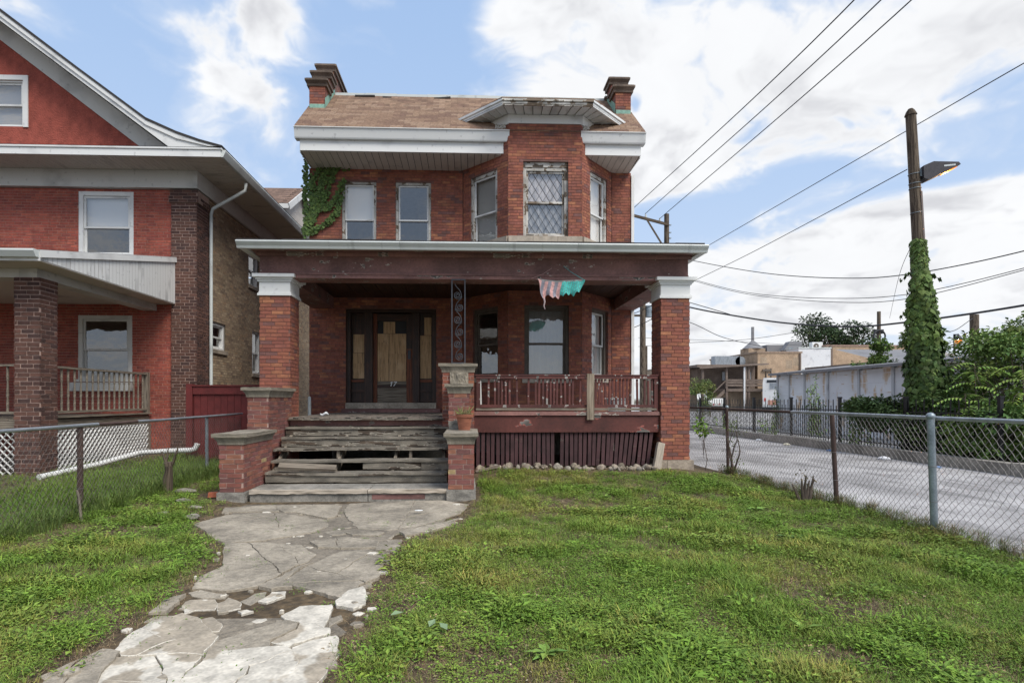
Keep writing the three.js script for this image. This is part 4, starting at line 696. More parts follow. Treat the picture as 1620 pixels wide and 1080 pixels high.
  // boarded sides below the floor
  for (let i = 0; i < 20; i++) mesh('side_skirt_board', gb().jog().box(3.53, 3.55, .02, 1.07, -13.74 + i * .143, -13.74 + i * .143 + .138), M.skirt, house); for (let i = 0; i < 20; i++) mesh('side_skirt_board', gb().jog().box(-3.3, -3.28, .02, 1.07, -13.74 + i * .143, -13.74 + i * .143 + .138), M.skirt, house);
  // edge beam and slatted skirt
  const sk = part('porch_skirt', house);
  mesh('edge_beam', gb().jog().box(.09, 3.50, .82, 1.13, zr - .06, zr + .03), std({ map: T.edgepaint, rough: .75 }), sk); mesh('edge_ledge', gb().jog().box(.08, 3.51, 1.132, 1.20, zr - .09, zr + .06), M.brownPaint, sk);
  { const zx = [213, 242, 272, 300, 330, 358, 387, 415, 440, 466, 493, 520, 547, 573, 602, 628, 655, 712, 740, 768, 795, 822, 850, 878, 905, 935, 963, 992, 1018, 1045, 1075, 1103, 1132, 1160, 1190, 1220, 1250], f = mulberry(12); for (const q of zx) { const x = .111 + (700 + q / 3.767 - 752) * .01169, b = mesh('skirt_slat', gb().jog().box(-.031, .031, -.62, 0, -.011, .011), M.skirt, sk); b.position.set(x, .822, zr - .02 + rr(-.006, .006, f)); b.rotation.z = -sstep(700, 1250, q) * .115 + rr(-.012, .012, f); b.rotation.x = rr(-.03, .03, f); } }
}
mas.finish(300);
rebase(house, .06, 0, ZW);
// ------------------------------------------------------------------ the house next door
const nb = thing('neighbour_house', 'red stucco-gabled brick house with white trim and deep covered porch', 'house');
{
  const ms = new Masonry(), zw = -13.85, xp = -6.49, xw0 = -15.5;
  const wall = part('front_wall', nb), side = part('side_wall', nb), pil = part('corner_pilaster', nb), pier = part('porch_pier', nb);
  const hx = (a, b, c, d) => [a - xw0, b - xw0, c, d];
  ms.face(wall, [xw0, 0, zw], X1, -7.10 - xw0, 6.42, { seed: 201, pal: 'red', mortar: std({ color: [.52, .27, .21], map: T.fine, rough: .95 }), joint: .013, proud: .006, holes: [hx(-9.27, -7.99, 4.80, 6.36), hx(-9.28, -8.02, 1.90, 3.43)] });
  // brown corner pilaster
  ms.face(pil, [-7.09, 0, -13.80], X1, .60, 6.40, { seed: 203, pal: 'dark', mortar: M.mortarPink, joint: .016, course: .0745, bl: .215, thick: .60, inset: .009 });
  ms.face(pil, [xp, 0, -13.832], [0, 0, -1], .60, 6.40, { seed: 204, pal: 'dark', mortar: M.mortarPink, joint: .016, course: .0745, bl: .215, back: false });
  ms.face(pil, [-7.13, 6.10, -13.765], X1, .68, .15, { seed: 205, pal: 'dark', mortar: M.mortarPink, joint: .013, course: .075, bl: .215, thick: .6 }); ms.face(pil, [xp + .04, 6.10, -13.80], [0, 0, -1], .62, .15, { seed: 206, pal: 'dark', course: .075, back: false });
  ms.face(pil, [-7.11, 6.26, -13.78], X1, .64, .14, { seed: 207, pal: 'dark', mortar: M.mortarPink, course: .07, thick: .6 });
  // tan side wall
  ms.face(side, [xp - .03, 0, -14.45], [0, 0, -1], 9.5, 6.42, { seed: 208, pal: 'tan', mortar: M.mortarTan, joint: .011, holes: [[.19, 1.03, 2.70, 3.40], [2.62, 3.42, 4.82, 5.80], [2.9, 3.6, 2.2, 3.5]] });
  const US = [0, 0, -1];
  windowUnit(nb, [xp - .03, 2.70, -14.64], US, .84, .70, { frame: M.white, rec: .06, sill: [M.sillStone, .10, .05, .04], ft: .07 });
  windowUnit(nb, [xp - .03, 4.82, -17.07], US, .80, .98, { frame: M.white, rec: .06, sill: [M.sillStone, .10, .05, .04] });
  windowUnit(nb, [xp - .03, 2.20, -17.35], US, .70, 1.30, { frame: M.white, rec: .06, sill: [M.sillStone, .10, .05, .04] });
  // front windows
  windowUnit(nb, [-9.27, 4.80, zw], X1, 1.28, 1.56, { frame: M.white, ft: .10, st: .045, rec: .03, shadeTo: .5, meet: .46, shadeMat: std({ color: [.60, .62, .63], rough: .9 }), lower: M.glassDirty, sill: [M.white, .09, .04, .07] });
  windowUnit(nb, [-9.28, 1.90, zw], X1, 1.26, 1.53, { frame: M.whiteDirty, ft: .10, st: .045, rec: .03, meet: .46, sill: [M.whiteDirty, .06, .04, .05] });
  mesh('window_box', gb().jog().boxw(-9.36, -7.97, 1.62, 1.82, zw + .01, zw + .17), M.whiteDirty, nb);
  // body
  mesh('rear_wall', gb().boxw(xw0, xp - .26, 0, 6.4, -24.0, -23.8), M.darkRoom, nb); mesh('far_side_wall', gb().boxw(xw0 + .01, xw0 + .2, 0, 6.4, -23.8, zw - .24), M.darkRoom, nb);
  for (const y of [.9, 4.0, 6.45]) mesh('floor', gb().boxw(xw0 + .21, xp - .27, y, y + .1, -23.8, zw - .235), M.darkRoom, nb);
  for (const y of [1.01, 4.11]) mesh('partition', gb().boxw(xw0 + .21, xp - .27, y, y + 2.32, -17.0, -16.9), M.darkRoom, nb);
  // eaves: frieze, soffit strips, fascia, gutter
  const ev = part('eave', nb), XE = -5.55, ZE = -12.95, yS = 6.84;
  mesh('frieze_board', gb().jog().boxw(xw0, xp + .045, 6.425, yS - .002, zw - .1, -13.735), M.whiteDirty, ev); mesh('frieze_board', gb().jog().box(xp - .03, xp + .045, 6.425, yS - .002, -23.9, -13.955), M.whiteDirty, ev);
  { let x = xw0; while (x < XE - .05) { const e = Math.min(x + .105, XE - .02); const z0 = x > xp ? -12.97 - 0 : -13.75; if (x < xp) mesh('soffit_strip', gb().jog().box(x, e - .01, yS, yS + .012, -13.735, ZE + .004), M.soffit, ev); x += .105; if (x > -15.4 && x < -12) x = -12; }
    let z = ZE; while (z > -23.8) { mesh('soffit_strip', gb().jog().box(xp + .046 - (z > -13.72 ? .0 : 0), XE - .02, yS, yS + .012, z - .145, z), M.soffit, ev); z -= .16; } mesh('soffit_backing', gb().boxw(xw0, XE - .02, yS + .02, yS + .03, -23.9, ZE), M.tar, ev); }
  mesh('fascia_board', gb().jog().boxw(xw0 - .5, XE, yS - .01, yS + .145, ZE + .006, ZE + .04), M.white, ev); mesh('fascia_crown', gb().jog().boxw(xw0 - .5, XE + .03, yS + .147, yS + .185, ZE - .02, ZE + .065), M.white, ev);
  mesh('side_gutter', gb().jog().sweepX([[yS, .0], [yS + .16, .0], [yS + .16, .12], [yS + .13, .13], [yS + .06, .10], [yS, .07]].reverse(), 0, 11).build().rotateY(Math.PI / 2).translate(XE - .03, 0, ZE + .005), M.gutter, ev);
  mesh('pent_roof', gb().color([.09, .08, .08]).jog().quadA([xw0 - .5, yS + .19, ZE + .07], [XE + .03, yS + .19, ZE + .07], [XE - .4, yS + .30, -13.56], [xw0 - .5, yS + .30, -13.56]), M.shingle, ev);
  // downspout with elbow
  mesh('downspout', gb().tube([[XE - .02, 6.80, -14.4], [XE - .03, 6.62, -14.4], [xp + .10, 6.16, -14.42], [xp + .06, 6.02, -14.42], [xp + .06, .05, -14.42]], .042, 8), M.gutter, nb);
  // gable
  const gab = part('gable', nb), ax = -11.0, line = (x) => 10.29 - .752 * (x - ax);
  { const ext = (pts, z0, z1) => { const g = new THREE.ExtrudeGeometry(new THREE.Shape(pts.map((q) => new THREE.Vector2(...q))), { depth: z1 - z0, bevelEnabled: false }); g.translate(0, 0, z0); return g; };
    const ww = [-11.25, -10.26, 7.70, 8.76], st = new THREE.Shape([[-15.2, 7.0], [-6.9, 7.0], [ax, 10.05]].map((q) => new THREE.Vector2(...q))); st.holes.push(new THREE.Path([[ww[0], ww[2]], [ww[1], ww[2]], [ww[1], ww[3]], [ww[0], ww[3]]].map((q) => new THREE.Vector2(...q))));
    const sg = new THREE.ExtrudeGeometry(st, { depth: .2, bevelEnabled: false }); sg.translate(0, 0, -13.7); mesh('stucco', sg, M.stucco, gab);
    windowUnit(nb, [ww[0], ww[2], -13.5], X1, ww[1] - ww[0], ww[3] - ww[2], { frame: M.white, casing: .11, ft: .04, st: .04, rec: .03, shadeTo: .98, shadeMat: std({ color: [.25, .26, .28], rough: .9 }) });
    mesh('attic_back', gb().boxw(-12.2, -9.8, 7.0, 9.0, -14.6, -14.5), M.darkRoom, gab);
    for (const s of [1, -1]) { const fx = (p) => p.map(([x, y]) => [s > 0 ? x : 2 * ax - x, y]);
      mesh('rake_frieze', ext(fx([[ax, line(ax) - .02], [-6.66, line(-6.66) - .02], [-7.28, line(-6.66) - .02], [ax, line(ax) - .44]]), -13.499, -13.46), M.whiteDirty, gab);
      mesh('rake_soffit', ext(fx([[ax, line(ax)], [-6.60, line(-6.60)], [-6.60, line(-6.60) + .03], [ax, line(ax) + .03]]), -13.46, -12.95), M.whiteDirty, gab);
      mesh('rake_board', ext(fx([[ax, line(ax) - .03], [-6.68, 7.035], [-5.66, 7.035], [-6.0, 7.14], [-6.5, 7.31], [-7.16, 7.60], [-8.6, 8.66], [ax, 10.45]]), -12.95, -12.905), M.white, gab);
      mesh('rake_crown', ext(fx([[ax, 10.36], [-8.6, 8.56], [-7.16, 7.50], [-6.5, 7.21], [-5.8, 7.05], [-5.56, 7.05], [-6.0, 7.17], [-6.5, 7.345], [-7.16, 7.635], [-8.6, 8.70], [ax, 10.49]]), -12.904, -12.875), M.white, gab);
      mesh('roof_slope', ext(fx([[ax, 10.46], [-8.6, 8.665], [-7.16, 7.605], [-6.5, 7.32], [-6.0, 7.15], [-5.52, 7.03], [-5.50, 7.07], [-6.0, 7.20], [-6.5, 7.37], [-7.16, 7.66], [-8.6, 8.72], [ax, 10.53]]), -24.2, -12.86), M.tar, gab); } }
  // rear cross gable with brown shingles
  const cg = part('cross_gable', nb);
  { const yR = 8.79, zR = -20.2, zE = -18.35, yE = 7.66, x1 = -5.75, f = mulberry(33);
    const sl = Math.hypot(yR - yE, zR - zE), D = [0, (yR - yE) / sl, (zR - zE) / sl], N = [0, -D[2], D[1]]; const g = gb();
    for (let r = 0; r * .14 < sl; r++) for (let x = -9.5 - (r % 2) * .15; x < x1; x += .3) { g.jog().color(mul([.30, .19, .14], rr(.75, 1.2, f))); const s = r * .14 + .08; g.obox([Math.min(x + .15, x1 - .14), yE + D[1] * s + N[1] * .006, zE + D[2] * s + N[2] * .006], [1, 0, 0], D, N, .147, .082, .005); } stuff(mesh('shingles', g, M.shingle, cg));
    mesh('roof_deck', gb().quadA([-9.5, yE, zE], [x1, yE, zE], [x1, yR, zR], [-9.5, yR, zR]).quadA([x1, yE, 2 * zR - zE], [-9.5, yE, 2 * zR - zE], [-9.5, yR, zR], [x1, yR, zR]), M.tar, cg);
    for (const s of [-1, 1]) { const zz = zR - s * (zR - zE) * 1.0; mesh('rake_board', gb().jog().bar([x1 + .01, yR - .10, zR], [x1 + .01, yE - .10, s < 0 ? 2 * zR - zE : zE], .03, .20), M.white, cg); }
    mesh('eave_board', gb().boxw(-9.5, x1, yE - .16, yE - .01, zE, zE + .03), M.white, cg);
    for (let i = 0; i < 14; i++) { const y = 6.95 + i * .125, hw = y > yE - .1 ? (yR - .12 - y) * (zE - zR) / (yR - yE) : (zE - zR) - .15; if (hw > .05) mesh('siding_board', gb().jog().obox([x1 - .22, y + .0625, zR], [0, 0, 1], [0, 1, 0], [1, 0, 0], hw, .061, .012), M.soffit, cg); } mesh('gable_core', gb().boxw(-9.4, x1 - .24, 6.9, 7.7, 2 * zR - zE + .2, zE - .2), M.tar, cg); }
  // porch: deck, roof, pier, lattice, railing
  ms.face(pier, [-7.804, .10, -10.05], X1, .431, 3.42, { seed: 221, pal: 'dark', mortar: M.mortarPink, joint: .017, proud: .009, course: .0745, bl: .215, thick: .41, rough: .004, inset: .009 });
  ms.face(pier, [-7.373, .10, -10.082], US, .40, 3.42, { seed: 222, pal: 'dark', joint: .017, course: .0745, bl: .215, back: false, rough: .004 });
  ms.face(pier, [-7.804, .10, -10.48], [0, 0, 1], .40, 3.42, { seed: 223, pal: 'dark', joint: .014, course: .0745, bl: .215, back: false });
  mesh('pier_base', gb().jog().boxw(-7.85, -7.33, -.05, .098, -10.52, -10.0), M.conc, pier);
  const dk = part('porch_deck', nb);
  { let x = -13.5; while (x < -7.62) { mesh('deck_board', gb().jog().box(x, Math.min(-7.6, x + .135), 1.05, 1.08, -13.8, -10.25), M.greyWood, dk); x += .14; } mesh('rim_board', gb().jog().box(-7.62, -7.59, .86, 1.045, -13.8, -10.49), M.greyWood, dk); mesh('rim_board', gb().jog().box(-13.5, -7.82, .86, 1.045, -10.28, -10.25), M.greyWood, dk); mesh('deck_edge', gb().jog().box(-7.62, -7.53, 1.082, 1.11, -13.8, -10.49), M.greyWood, dk); }
  const rf = part('porch_roof', nb), xo = -6.99, zf = -9.50, y0 = 3.70;
  mesh('porch_soffit', gb().jog().boxw(-13.5, xo - .01, y0 - .02, y0, -13.84, zf - .02), M.soffit, rf);
  mesh('porch_fascia', gb().jog().boxw(-13.5, xo + .02, y0 - .03, y0 + .12, zf - .018, zf + .01), M.white, rf); mesh('porch_gutter', gb().jog().sweepX([[y0 + .02, zf + .012], [y0 + .14, zf + .012], [y0 + .14, zf + .13], [y0 + .11, zf + .135], [y0 + .02, zf + .08]].reverse(), -13.5, xo + .02), M.gutter, rf);
  mesh('porch_roofing', gb().jog().quadA([-13.5, y0 + .15, zf + .02], [xo + .04, y0 + .15, zf + .02], [xo + .04, 4.80, -13.84], [-13.5, 4.80, -13.84]), M.tar, rf);
  { const n = 40; for (let i = 0; i < n; i++) { const za = mix(zf, -13.80, i / n), zb = mix(zf, -13.80, (i + 1) / n) + .012, ta = mix(y0 + .13, 4.76, i / n), tb = mix(y0 + .13, 4.76, (i + 1) / n), g = gb().jog(); g.quadA([xo, y0, za], [xo, y0, zb], [xo, tb, zb], [xo, ta, za]); g.quadA([xo - .012, y0, zb], [xo, y0, zb - .0001], [xo, tb, zb - .0001], [xo - .012, tb, zb]); mesh('ribbed_panel', g, M.white, rf); } mesh('panel_backing', gb().quadA([xo - .012, y0, zf], [xo - .012, y0, -13.8], [xo - .012, 4.75, -13.8], [xo - .012, y0 + .12, zf]), M.whiteDirty, rf); mesh('rake_trim', gb().jog().bar([xo + .02, y0 + .09, zf], [xo + .02, 4.74, -13.80], .035, .12), M.white, rf); }
  mesh('porch_beam', gb().jog().box(-7.74, -7.44, 3.525, y0 - .022, -13.83, -10.08), M.whiteDirty, rf); mesh('porch_beam', gb().jog().box(-13.5, -7.745, 3.525, y0 - .022, -10.45, -10.1), M.whiteDirty, rf);
  // turned balusters
  const rl = part('porch_railing', nb), turned = new THREE.LatheGeometry([[.021, 0], [.021, .20], [.012, .23], [.024, .27], [.018, .42], [.013, .52], [.022, .55], [.021, .58], [.021, .80]].map((q) => new THREE.Vector2(...q)), 7);
  for (let i = 0; i < 18; i++) { const b = mesh('baluster', turned, M.greyWood, rl); b.position.set(-7.65, 1.21, mix(-10.62, -13.62, i / 17)); }
  mesh('top_rail', gb().jog().box(-7.695, -7.605, 2.0, 2.04, -13.8, -10.49), M.greyWood, rl); mesh('bottom_rail', gb().jog().box(-7.685, -7.615, 1.165, 1.21, -13.8, -10.49), M.greyWood, rl);
  for (let i = 0; i < 5; i++) { const b = mesh('baluster', turned, M.greyWood, rl); b.position.set(-7.93 - i * .17, 1.21, -10.3); } mesh('top_rail', gb().jog().box(-9.2, -7.81, 2.0, 2.04, -10.345, -10.255), M.greyWood, rl); mesh('bottom_rail', gb().jog().box(-9.2, -7.81, 1.165, 1.21, -10.335, -10.265), M.greyWood, rl); mesh('newel', gb().jog().box(-7.70, -7.60, 1.11, 2.06, -13.84, -13.74), M.greyWood, rl);
  // white lattice
  const lt = part('lattice', nb), strips = (P, len, h) => { for (const s of [1, -1]) for (let d = -h; d < len + h; d += .128) { let a = d, b = d + s * h; /* from (a,0) to (b,h) */ let t0 = 0, t1 = 1; const cut = (lim, hi) => { const t = (lim - a) / (b - a); if ((b > a) === hi) t1 = Math.min(t1, t); else t0 = Math.max(t0, t); }; cut(0, false); cut(len, true); if (t1 - t0 < .03) continue; const p = P(mix(a, b, t0), h * t0, s), q = P(mix(a, b, t1), h * t1, s); mesh('lattice_strip', gb().bar(p, q, .006, .040, s > 0 ? lt.n1 : lt.n1), M.white, lt); } };
  lt.n1 = [1, 0, 0]; strips((u, v, s) => [-7.60 + s * .004, .05 + v, -10.50 - u], 3.25, .80); lt.n1 = [0, 0, 1]; strips((u, v, s) => [-7.84 - u, .05 + v, -10.24 + s * .004], 1.3, .80);
  delete lt.n1; mesh('lattice_post', gb().jog().box(-7.63, -7.57, .0, .858, -13.82, -13.76), M.greyWood, lt);
  ms.finish(300);
  rebase(nb, -10, 0, -13.85);
}
// ------------------------------------------------------------------ fences
function chainLink(name, label, x, zNear, zFar, H, posts, rails, base, wireMat, bulge, seed) {
  const f = thing(name, label, 'fence', [x, 0, (zNear + zFar) / 2], 0, 'chain link fences'), zc = (zNear + zFar) / 2, g = gb(), a = .078, b = .088;
  const n = Math.floor((zNear - zFar) / (a / 2)), m = Math.floor((H - .03) / (b / 2));
  const at = (i, j) => { const z = zNear - i * a / 2 - zc, t = j / m, y0 = base(z + zc); const yy = mix(y0, H - .015, t) + (j === 0 ? (hash(i, 3, seed) - .5) * .03 : 0); const o = bulge * Math.sin(t * Math.PI) * (fbm((z + zc) * .7, t * 2, 2, seed) - .45); return [o + (fbm(z * 3, t * 5, 2, seed + 2) - .5) * .015 + ((i & 1) ? .004 : -.004), yy + (fbm(z * 1.3 + 5, t * 3, 2, seed + 4) - .5) * .05 * Math.sin(t * Math.PI), z + (fbm(z * 1.1, t * 3 + 7, 2, seed + 6) - .5) * .08 * Math.sin(t * Math.PI)]; };
  for (let i = 0; i < n; i++) for (let j = 0; j <= m; j++) if ((i + j) % 2 === 0) for (const s of [1, -1]) { const q = j + s; if (q < 0 || q > m) continue; g.tube([at(i, j), at(i + 1, q)], .0025, 3, false); }
  // twisted barbs standing above the rail
  for (let i = 0; i < n; i += 2) { const p = at(i, m); g.tube([p, [p[0], p[1] + .045, p[2] + (hash(i, 1, seed) - .5) * .03]], .0024, 3, false); }
  mesh('wire_mesh', g, wireMat, f);
  for (const [z, h, r, mat, lean, cap] of posts) { const p = mesh('post', gb().tube([[0, -.1, 0], [0, h, 0]], r, 10), mat, f); p.position.set(-.03, 0, z - zc); p.rotation.set(lean[1], 0, lean[0]); if (cap) mesh('post_cap', new THREE.SphereGeometry(r * 1.25, 10, 6).translate(0, h + .005, 0), M.galv, p); for (const y of [.35, .72]) mesh('tie_wire', new THREE.TorusGeometry(r * 1.12, .003, 4, 12).rotateX(Math.PI / 2).translate(0, y, 0), M.wire, p); }
  for (const [za, zb, y0, y1, mat] of rails) { const pts = []; for (let k = 0; k <= 16; k++) { const t = k / 16; pts.push([(fbm(t * 4, 1, 2, seed) - .5) * .02, mix(y0, y1, t) + (fbm(t * 5, 3, 2, seed + 9) - .5) * .012, mix(za, zb, t) - zc]); } mesh('top_rail', gb().tube(pts, .021, 9), mat, f); }
  return f;
}
chainLink('chain_link_fence', 'chain link fence between the lawn and the alley, with one blue-grey post', 4.95, -1.2, -13.6, 1.23,
  [[-10.63, 1.27, .028, M.rustPost, [.02, 0], true], [-7.43, 1.22, .030, M.rustPost, [.055, 0], false], [-5.83, 1.24, .036, M.galv, [.035, 0], true], [-3.4, 1.23, .03, M.galv, [0, 0], true], [-13.4, 1.25, .028, M.rustPost, [0, 0], true]],
  [[-13.6, -8.55, 1.245, 1.232, M.rustPost], [-8.55, -1.2, 1.232, 1.225, M.galvRail]], (z) => .01 + .02 * fbm(z * 2, 1, 2, 7), M.wire, .16, 71);
chainLink('chain_link_fence', 'chain link fence beside the tall grass of the neighbouring house', -4.68, -2.2, -11.9, 1.10,
  [[-7.07, 1.10, .034, M.rustPost, [0, 0], false], [-10.4, 1.11, .028, M.galv, [0, .01], false], [-4.0, 1.1, .03, M.rustPost, [0, 0], false]],
  [[-11.9, -8.2, 1.125, 1.11, M.galvRail], [-8.2, -7.35, 1.11, 1.108, M.rustPost], [-7.35, -2.2, 1.108, 1.10, M.galvRail]], (z) => yardH(-4.68, z) - .01, M.wireDark, .10, 83);

{ // red board fence between the two houses
  const f = thing('board_fence', 'dark red wooden board fence between the two houses', 'fence', [-4.75, 0, -12.0]);
  for (let i = 0; i < 14; i++) mesh('board', gb().jog().box(-.94 + i * .137, -.94 + i * .137 + .131, .05, 1.60, -.012 + rr(-.003, .003), .012), M.redWood, f);
  mesh('top_rail', gb().jog().box(-.95, 1.0, 1.53, 1.69, .014, .05), M.redWood, f); mesh('cap_rail', gb().jog().box(-.97, 1.0, 1.692, 1.72, -.04, .075), M.redWood, f); mesh('bottom_rail', gb().jog().box(-.95, 1.0, .2, .34, .014, .05), M.redWood, f);
  mesh('post', gb().jog().box(-1.08, -.955, 0, 1.74, -.06, .07), M.redWood, f);
}
{ // black iron picket fence along the far side of the alley
  const f = thing('iron_fence', 'black iron picket fence behind the kerb across the alley', 'fence', [10.55, .12, -20]);
  for (let k = 0; k < 9; k++) { const z = -30.5 + 2.45 * k + 20; mesh('post', gb().box(-.035, .035, -.02, 1.33, z - .035, z + .035), M.ironBlack, f); mesh('post_top', gb().box(-.045, .045, 1.331, 1.37, z - .045, z + .045), M.ironBlack, f); }
  for (const y of [.16, .98]) mesh('rail', gb().box(-.014, .014, y, y + .03, -10.46, 9.1), M.ironBlack, f);
  const tall = gb().box(-.009, .009, .05, 1.30, -.009, .009).build(), short = gb().box(-.009, .009, .05, 1.12, -.009, .009).build();
  for (let i = 0; i < 164; i++) { const z = -10.4 + i * .118; const p = mesh('picket', i % 2 ? tall : short, M.ironBlack, f); p.position.set(.024, 0, z); p.rotation.x = (hash(i, 4, 9) - .5) * .02; }
}
// ------------------------------------------------------------------ across the alley
{ // long low garage with grey panels
  const s = thing('garage_shed', 'long low grey metal shed with rust stains behind the iron fence', 'shed', [13.5, .12, -19.8]);
  const zs = [-4.9, -3.6, -2.2, -.6, 1.1, 2.6, 3.7, 4.6];
  for (let i = 0; i + 1 < zs.length; i++) { const za = -zs[i + 1], zb = -zs[i]; mesh('panel', gb().jog().obox([.03, 1.16, (za + zb) / 2], [0, 0, -1], [0, 1, 0], [-1, 0, 0], (zb - za) / 2 - .05, 1.14, .02), M.shed, s); for (let k = 0; k < 7; k++) mesh('panel_rib', gb().jog().obox([.005, .25 + k * .32, (za + zb) / 2], [0, 0, -1], [0, 1, 0], [-1, 0, 0], (zb - za) / 2 - .055, .012, .006), M.shed, s); }
  for (const z of zs) mesh('post', gb().jog().box(-.03, .10, 0, 2.36, -z - .05, -z + .05), M.shedTrim, s);
  mesh('end_wall', gb().jog().boxw(.05, 4.6, 0, 2.4, -4.74, -4.66), M.shed, s); mesh('end_wall', gb().jog().boxw(.05, 4.6, 0, 2.4, 4.96, 5.05), M.shed, s);
  const rf = gb().jog(); rf.quadA([-.30, 2.42, 5.2], [-.30, 2.42, -4.85], [4.8, 2.95, -4.85], [4.8, 2.95, 5.2]); rf.quadA([-.30, 2.33, 5.2], [4.8, 2.86, 5.2], [4.8, 2.86, -4.85], [-.30, 2.33, -4.85]); rf.quadA([-.30, 2.33, 5.2], [-.30, 2.33, -4.85], [-.30, 2.42, -4.85], [-.30, 2.42, 5.2]); rf.quadA([-.30, 2.33, 5.2], [-.30, 2.42, 5.2], [4.8, 2.95, 5.2], [4.8, 2.86, 5.2]); rf.quadA([-.3, 2.33, -4.85], [4.8, 2.86, -4.85], [4.8, 2.95, -4.85], [-.3, 2.42, -4.85]); mesh('roof', rf, M.roofMetal, s);
}
function farWall(o, x0, x1, y0, y1, z, depth, mat, name = 'wall') { return mesh(name, gb().jog().boxw(x0, x1, y0, y1, z - depth, z), mat, o); }
const tanFar = std({ color: [.56, .40, .27], map: T.stain, rough: .95 }), tanFar2 = std({ color: [.50, .38, .27], map: T.stain, rough: .95 }), brownFar = std({ color: [.25, .19, .155], map: T.stain, rough: .9 }), whiteFar = std({ color: [.74, .75, .78], map: T.dirt, rough: .8 });
{ // flat-roofed tan brick building
  const b = thing('tan_building', 'flat-roofed tan brick building beside the wooden balcony', 'building', [33.4, .12, -60]);
  farWall(b, -2.4, 2.4, 0, 6.25, 0, 12, tanFar); mesh('coping', gb().jog().boxw(-2.5, 2.5, 6.252, 6.42, -12.1, .06), std({ color: [.42, .30, .22], map: T.fine }), b);
  mesh('window', gb().boxw(-.65, -.15, 2.85, 3.5, .002, .03), M.brownFrame, b); for (const [x, y] of [[-2.1, 4.9], [.7, 4.6], [1.5, 4.9]]) mesh('brick_patch', gb().jog().boxw(x, x + .7, y, y + .9, .002, .012), tanFar2, b); mesh('downpipe', gb().boxw(2.15, 2.3, .3, 6.2, .002, .14), brownFar, b); for (const x of [-1.55, -1.0]) mesh('conduit', gb().boxw(x, x + .09, .6, 4.6, .002, .08), M.brownFrame, b); mesh('conduit_hood', gb().boxw(-1.95, -1.0, 4.3, 4.5, .09, .2), M.brownFrame, b);
}
{ const b = thing('balcony_building', 'brown wooden two-level balcony building with canopy roof and outside stair', 'building', [27.6, .12, -58]);
  farWall(b, -3.2, 3.1, 2.4, 5.0, -2.0, 6, brownFar); farWall(b, -.2, 3.1, 0, 2.38, -.6, 6, tanFar2);
  mesh('canopy_roof', gb().quadA([-4.0, 4.55, .6], [3.25, 5.0, .6], [3.25, 5.35, -8], [-4.0, 4.95, -8]).quadA([-4.0, 4.4, .6], [3.25, 4.85, .6], [3.25, 5.0, .6], [-4.0, 4.55, .6]).quadA([-4, 4.4, .6], [-4, 4.8, -8], [3.25, 5.2, -8], [3.25, 4.85, .6]), brownFar, b);
  mesh('balcony_floor', gb().jog().boxw(-1.1, 3.1, 2.1, 2.38, -2, .3), brownFar, b); for (const y of [3.15, 2.9, 2.62]) mesh('railing_board', gb().jog().boxw(-1.1, 3.1, y, y + .2, .22, .28), brownFar, b);
  for (const x of [-3.6, -1.1, .95, 1.25]) mesh('post', gb().jog().boxw(x, x + .2, 0, 4.6, .05, .25), brownFar, b); mesh('drainpipe', gb().boxw(.72, .88, 0, 4.6, .26, .38), whiteFar, b);
  for (const x of [-.6, 1.9]) { const w = mesh('window', gb().boxw(x, x + .8, 3.2, 4.3, -1.99, -1.93), M.brownFrame, b); mesh('pane', gb().boxw(x + .1, x + .7, 3.3, 4.2, -1.925, -1.9), std({ color: [.3, .33, .36], rough: .15 }), w); }
  mesh('stair_stringer', gb().bar([-1.1, 2.2, .1], [-2.8, .6, .1], .08, .3), brownFar, b); mesh('stair_rail', gb().bar([-1.1, 3.2, .2], [-2.8, 1.6, .2], .08, .1), brownFar, b); for (let i = 0; i < 7; i++) mesh('stair_tread', gb().boxw(-1.3 - i * .24, -1.05 - i * .24, 1.95 - i * .22, 2.02 - i * .22, -.8, .05), brownFar, b); }
{ const b = thing('rear_wall_building', 'low tan brick wall left of the wooden balcony', 'building', [23.6, .12, -62]); farWall(b, -2.6, 1.6, 0, 4.6, 0, 5, tanFar2); mesh('coping', gb().boxw(-2.65, 1.65, 4.602, 4.75, -5, .05), M.stone, b); }
{ const b = thing('white_building', 'white-sided building between the two tan brick buildings', 'building', [38.0, .12, -61]); farWall(b, -1.9, 1.7, 0, 6.85, 0, 8, whiteFar); for (const x of [-1.75, .15]) { const w = mesh('window_frame', gb().boxw(x, x + 1.15, 3.5, 4.9, .002, .06), M.white, b); mesh('pane', gb().boxw(x + .22, x + .93, 3.6, 4.55, .062, .08), std({ color: [.22, .26, .31], rough: .15 }), w); } mesh('coping', gb().boxw(-1.95, 1.75, 6.852, 6.98, -8, .06), M.gutter, b); }
{ const b = thing('tan_building', 'wide tan brick building behind the shed roof', 'building', [44.6, .12, -62]); farWall(b, -4.7, 5.6, 0, 7.2, 0, 9, tanFar); mesh('coping', gb().jog().boxw(-4.8, 5.7, 7.202, 7.36, -9, .06), std({ color: [.42, .28, .22], map: T.fine }), b); mesh('drainpipe', gb().boxw(-4.4, -4.15, .5, 7.3, .002, .2), brownFar, b); mesh('drainpipe', gb().boxw(2.3, 2.42, 3.5, 7.3, .002, .1), whiteFar, b); }
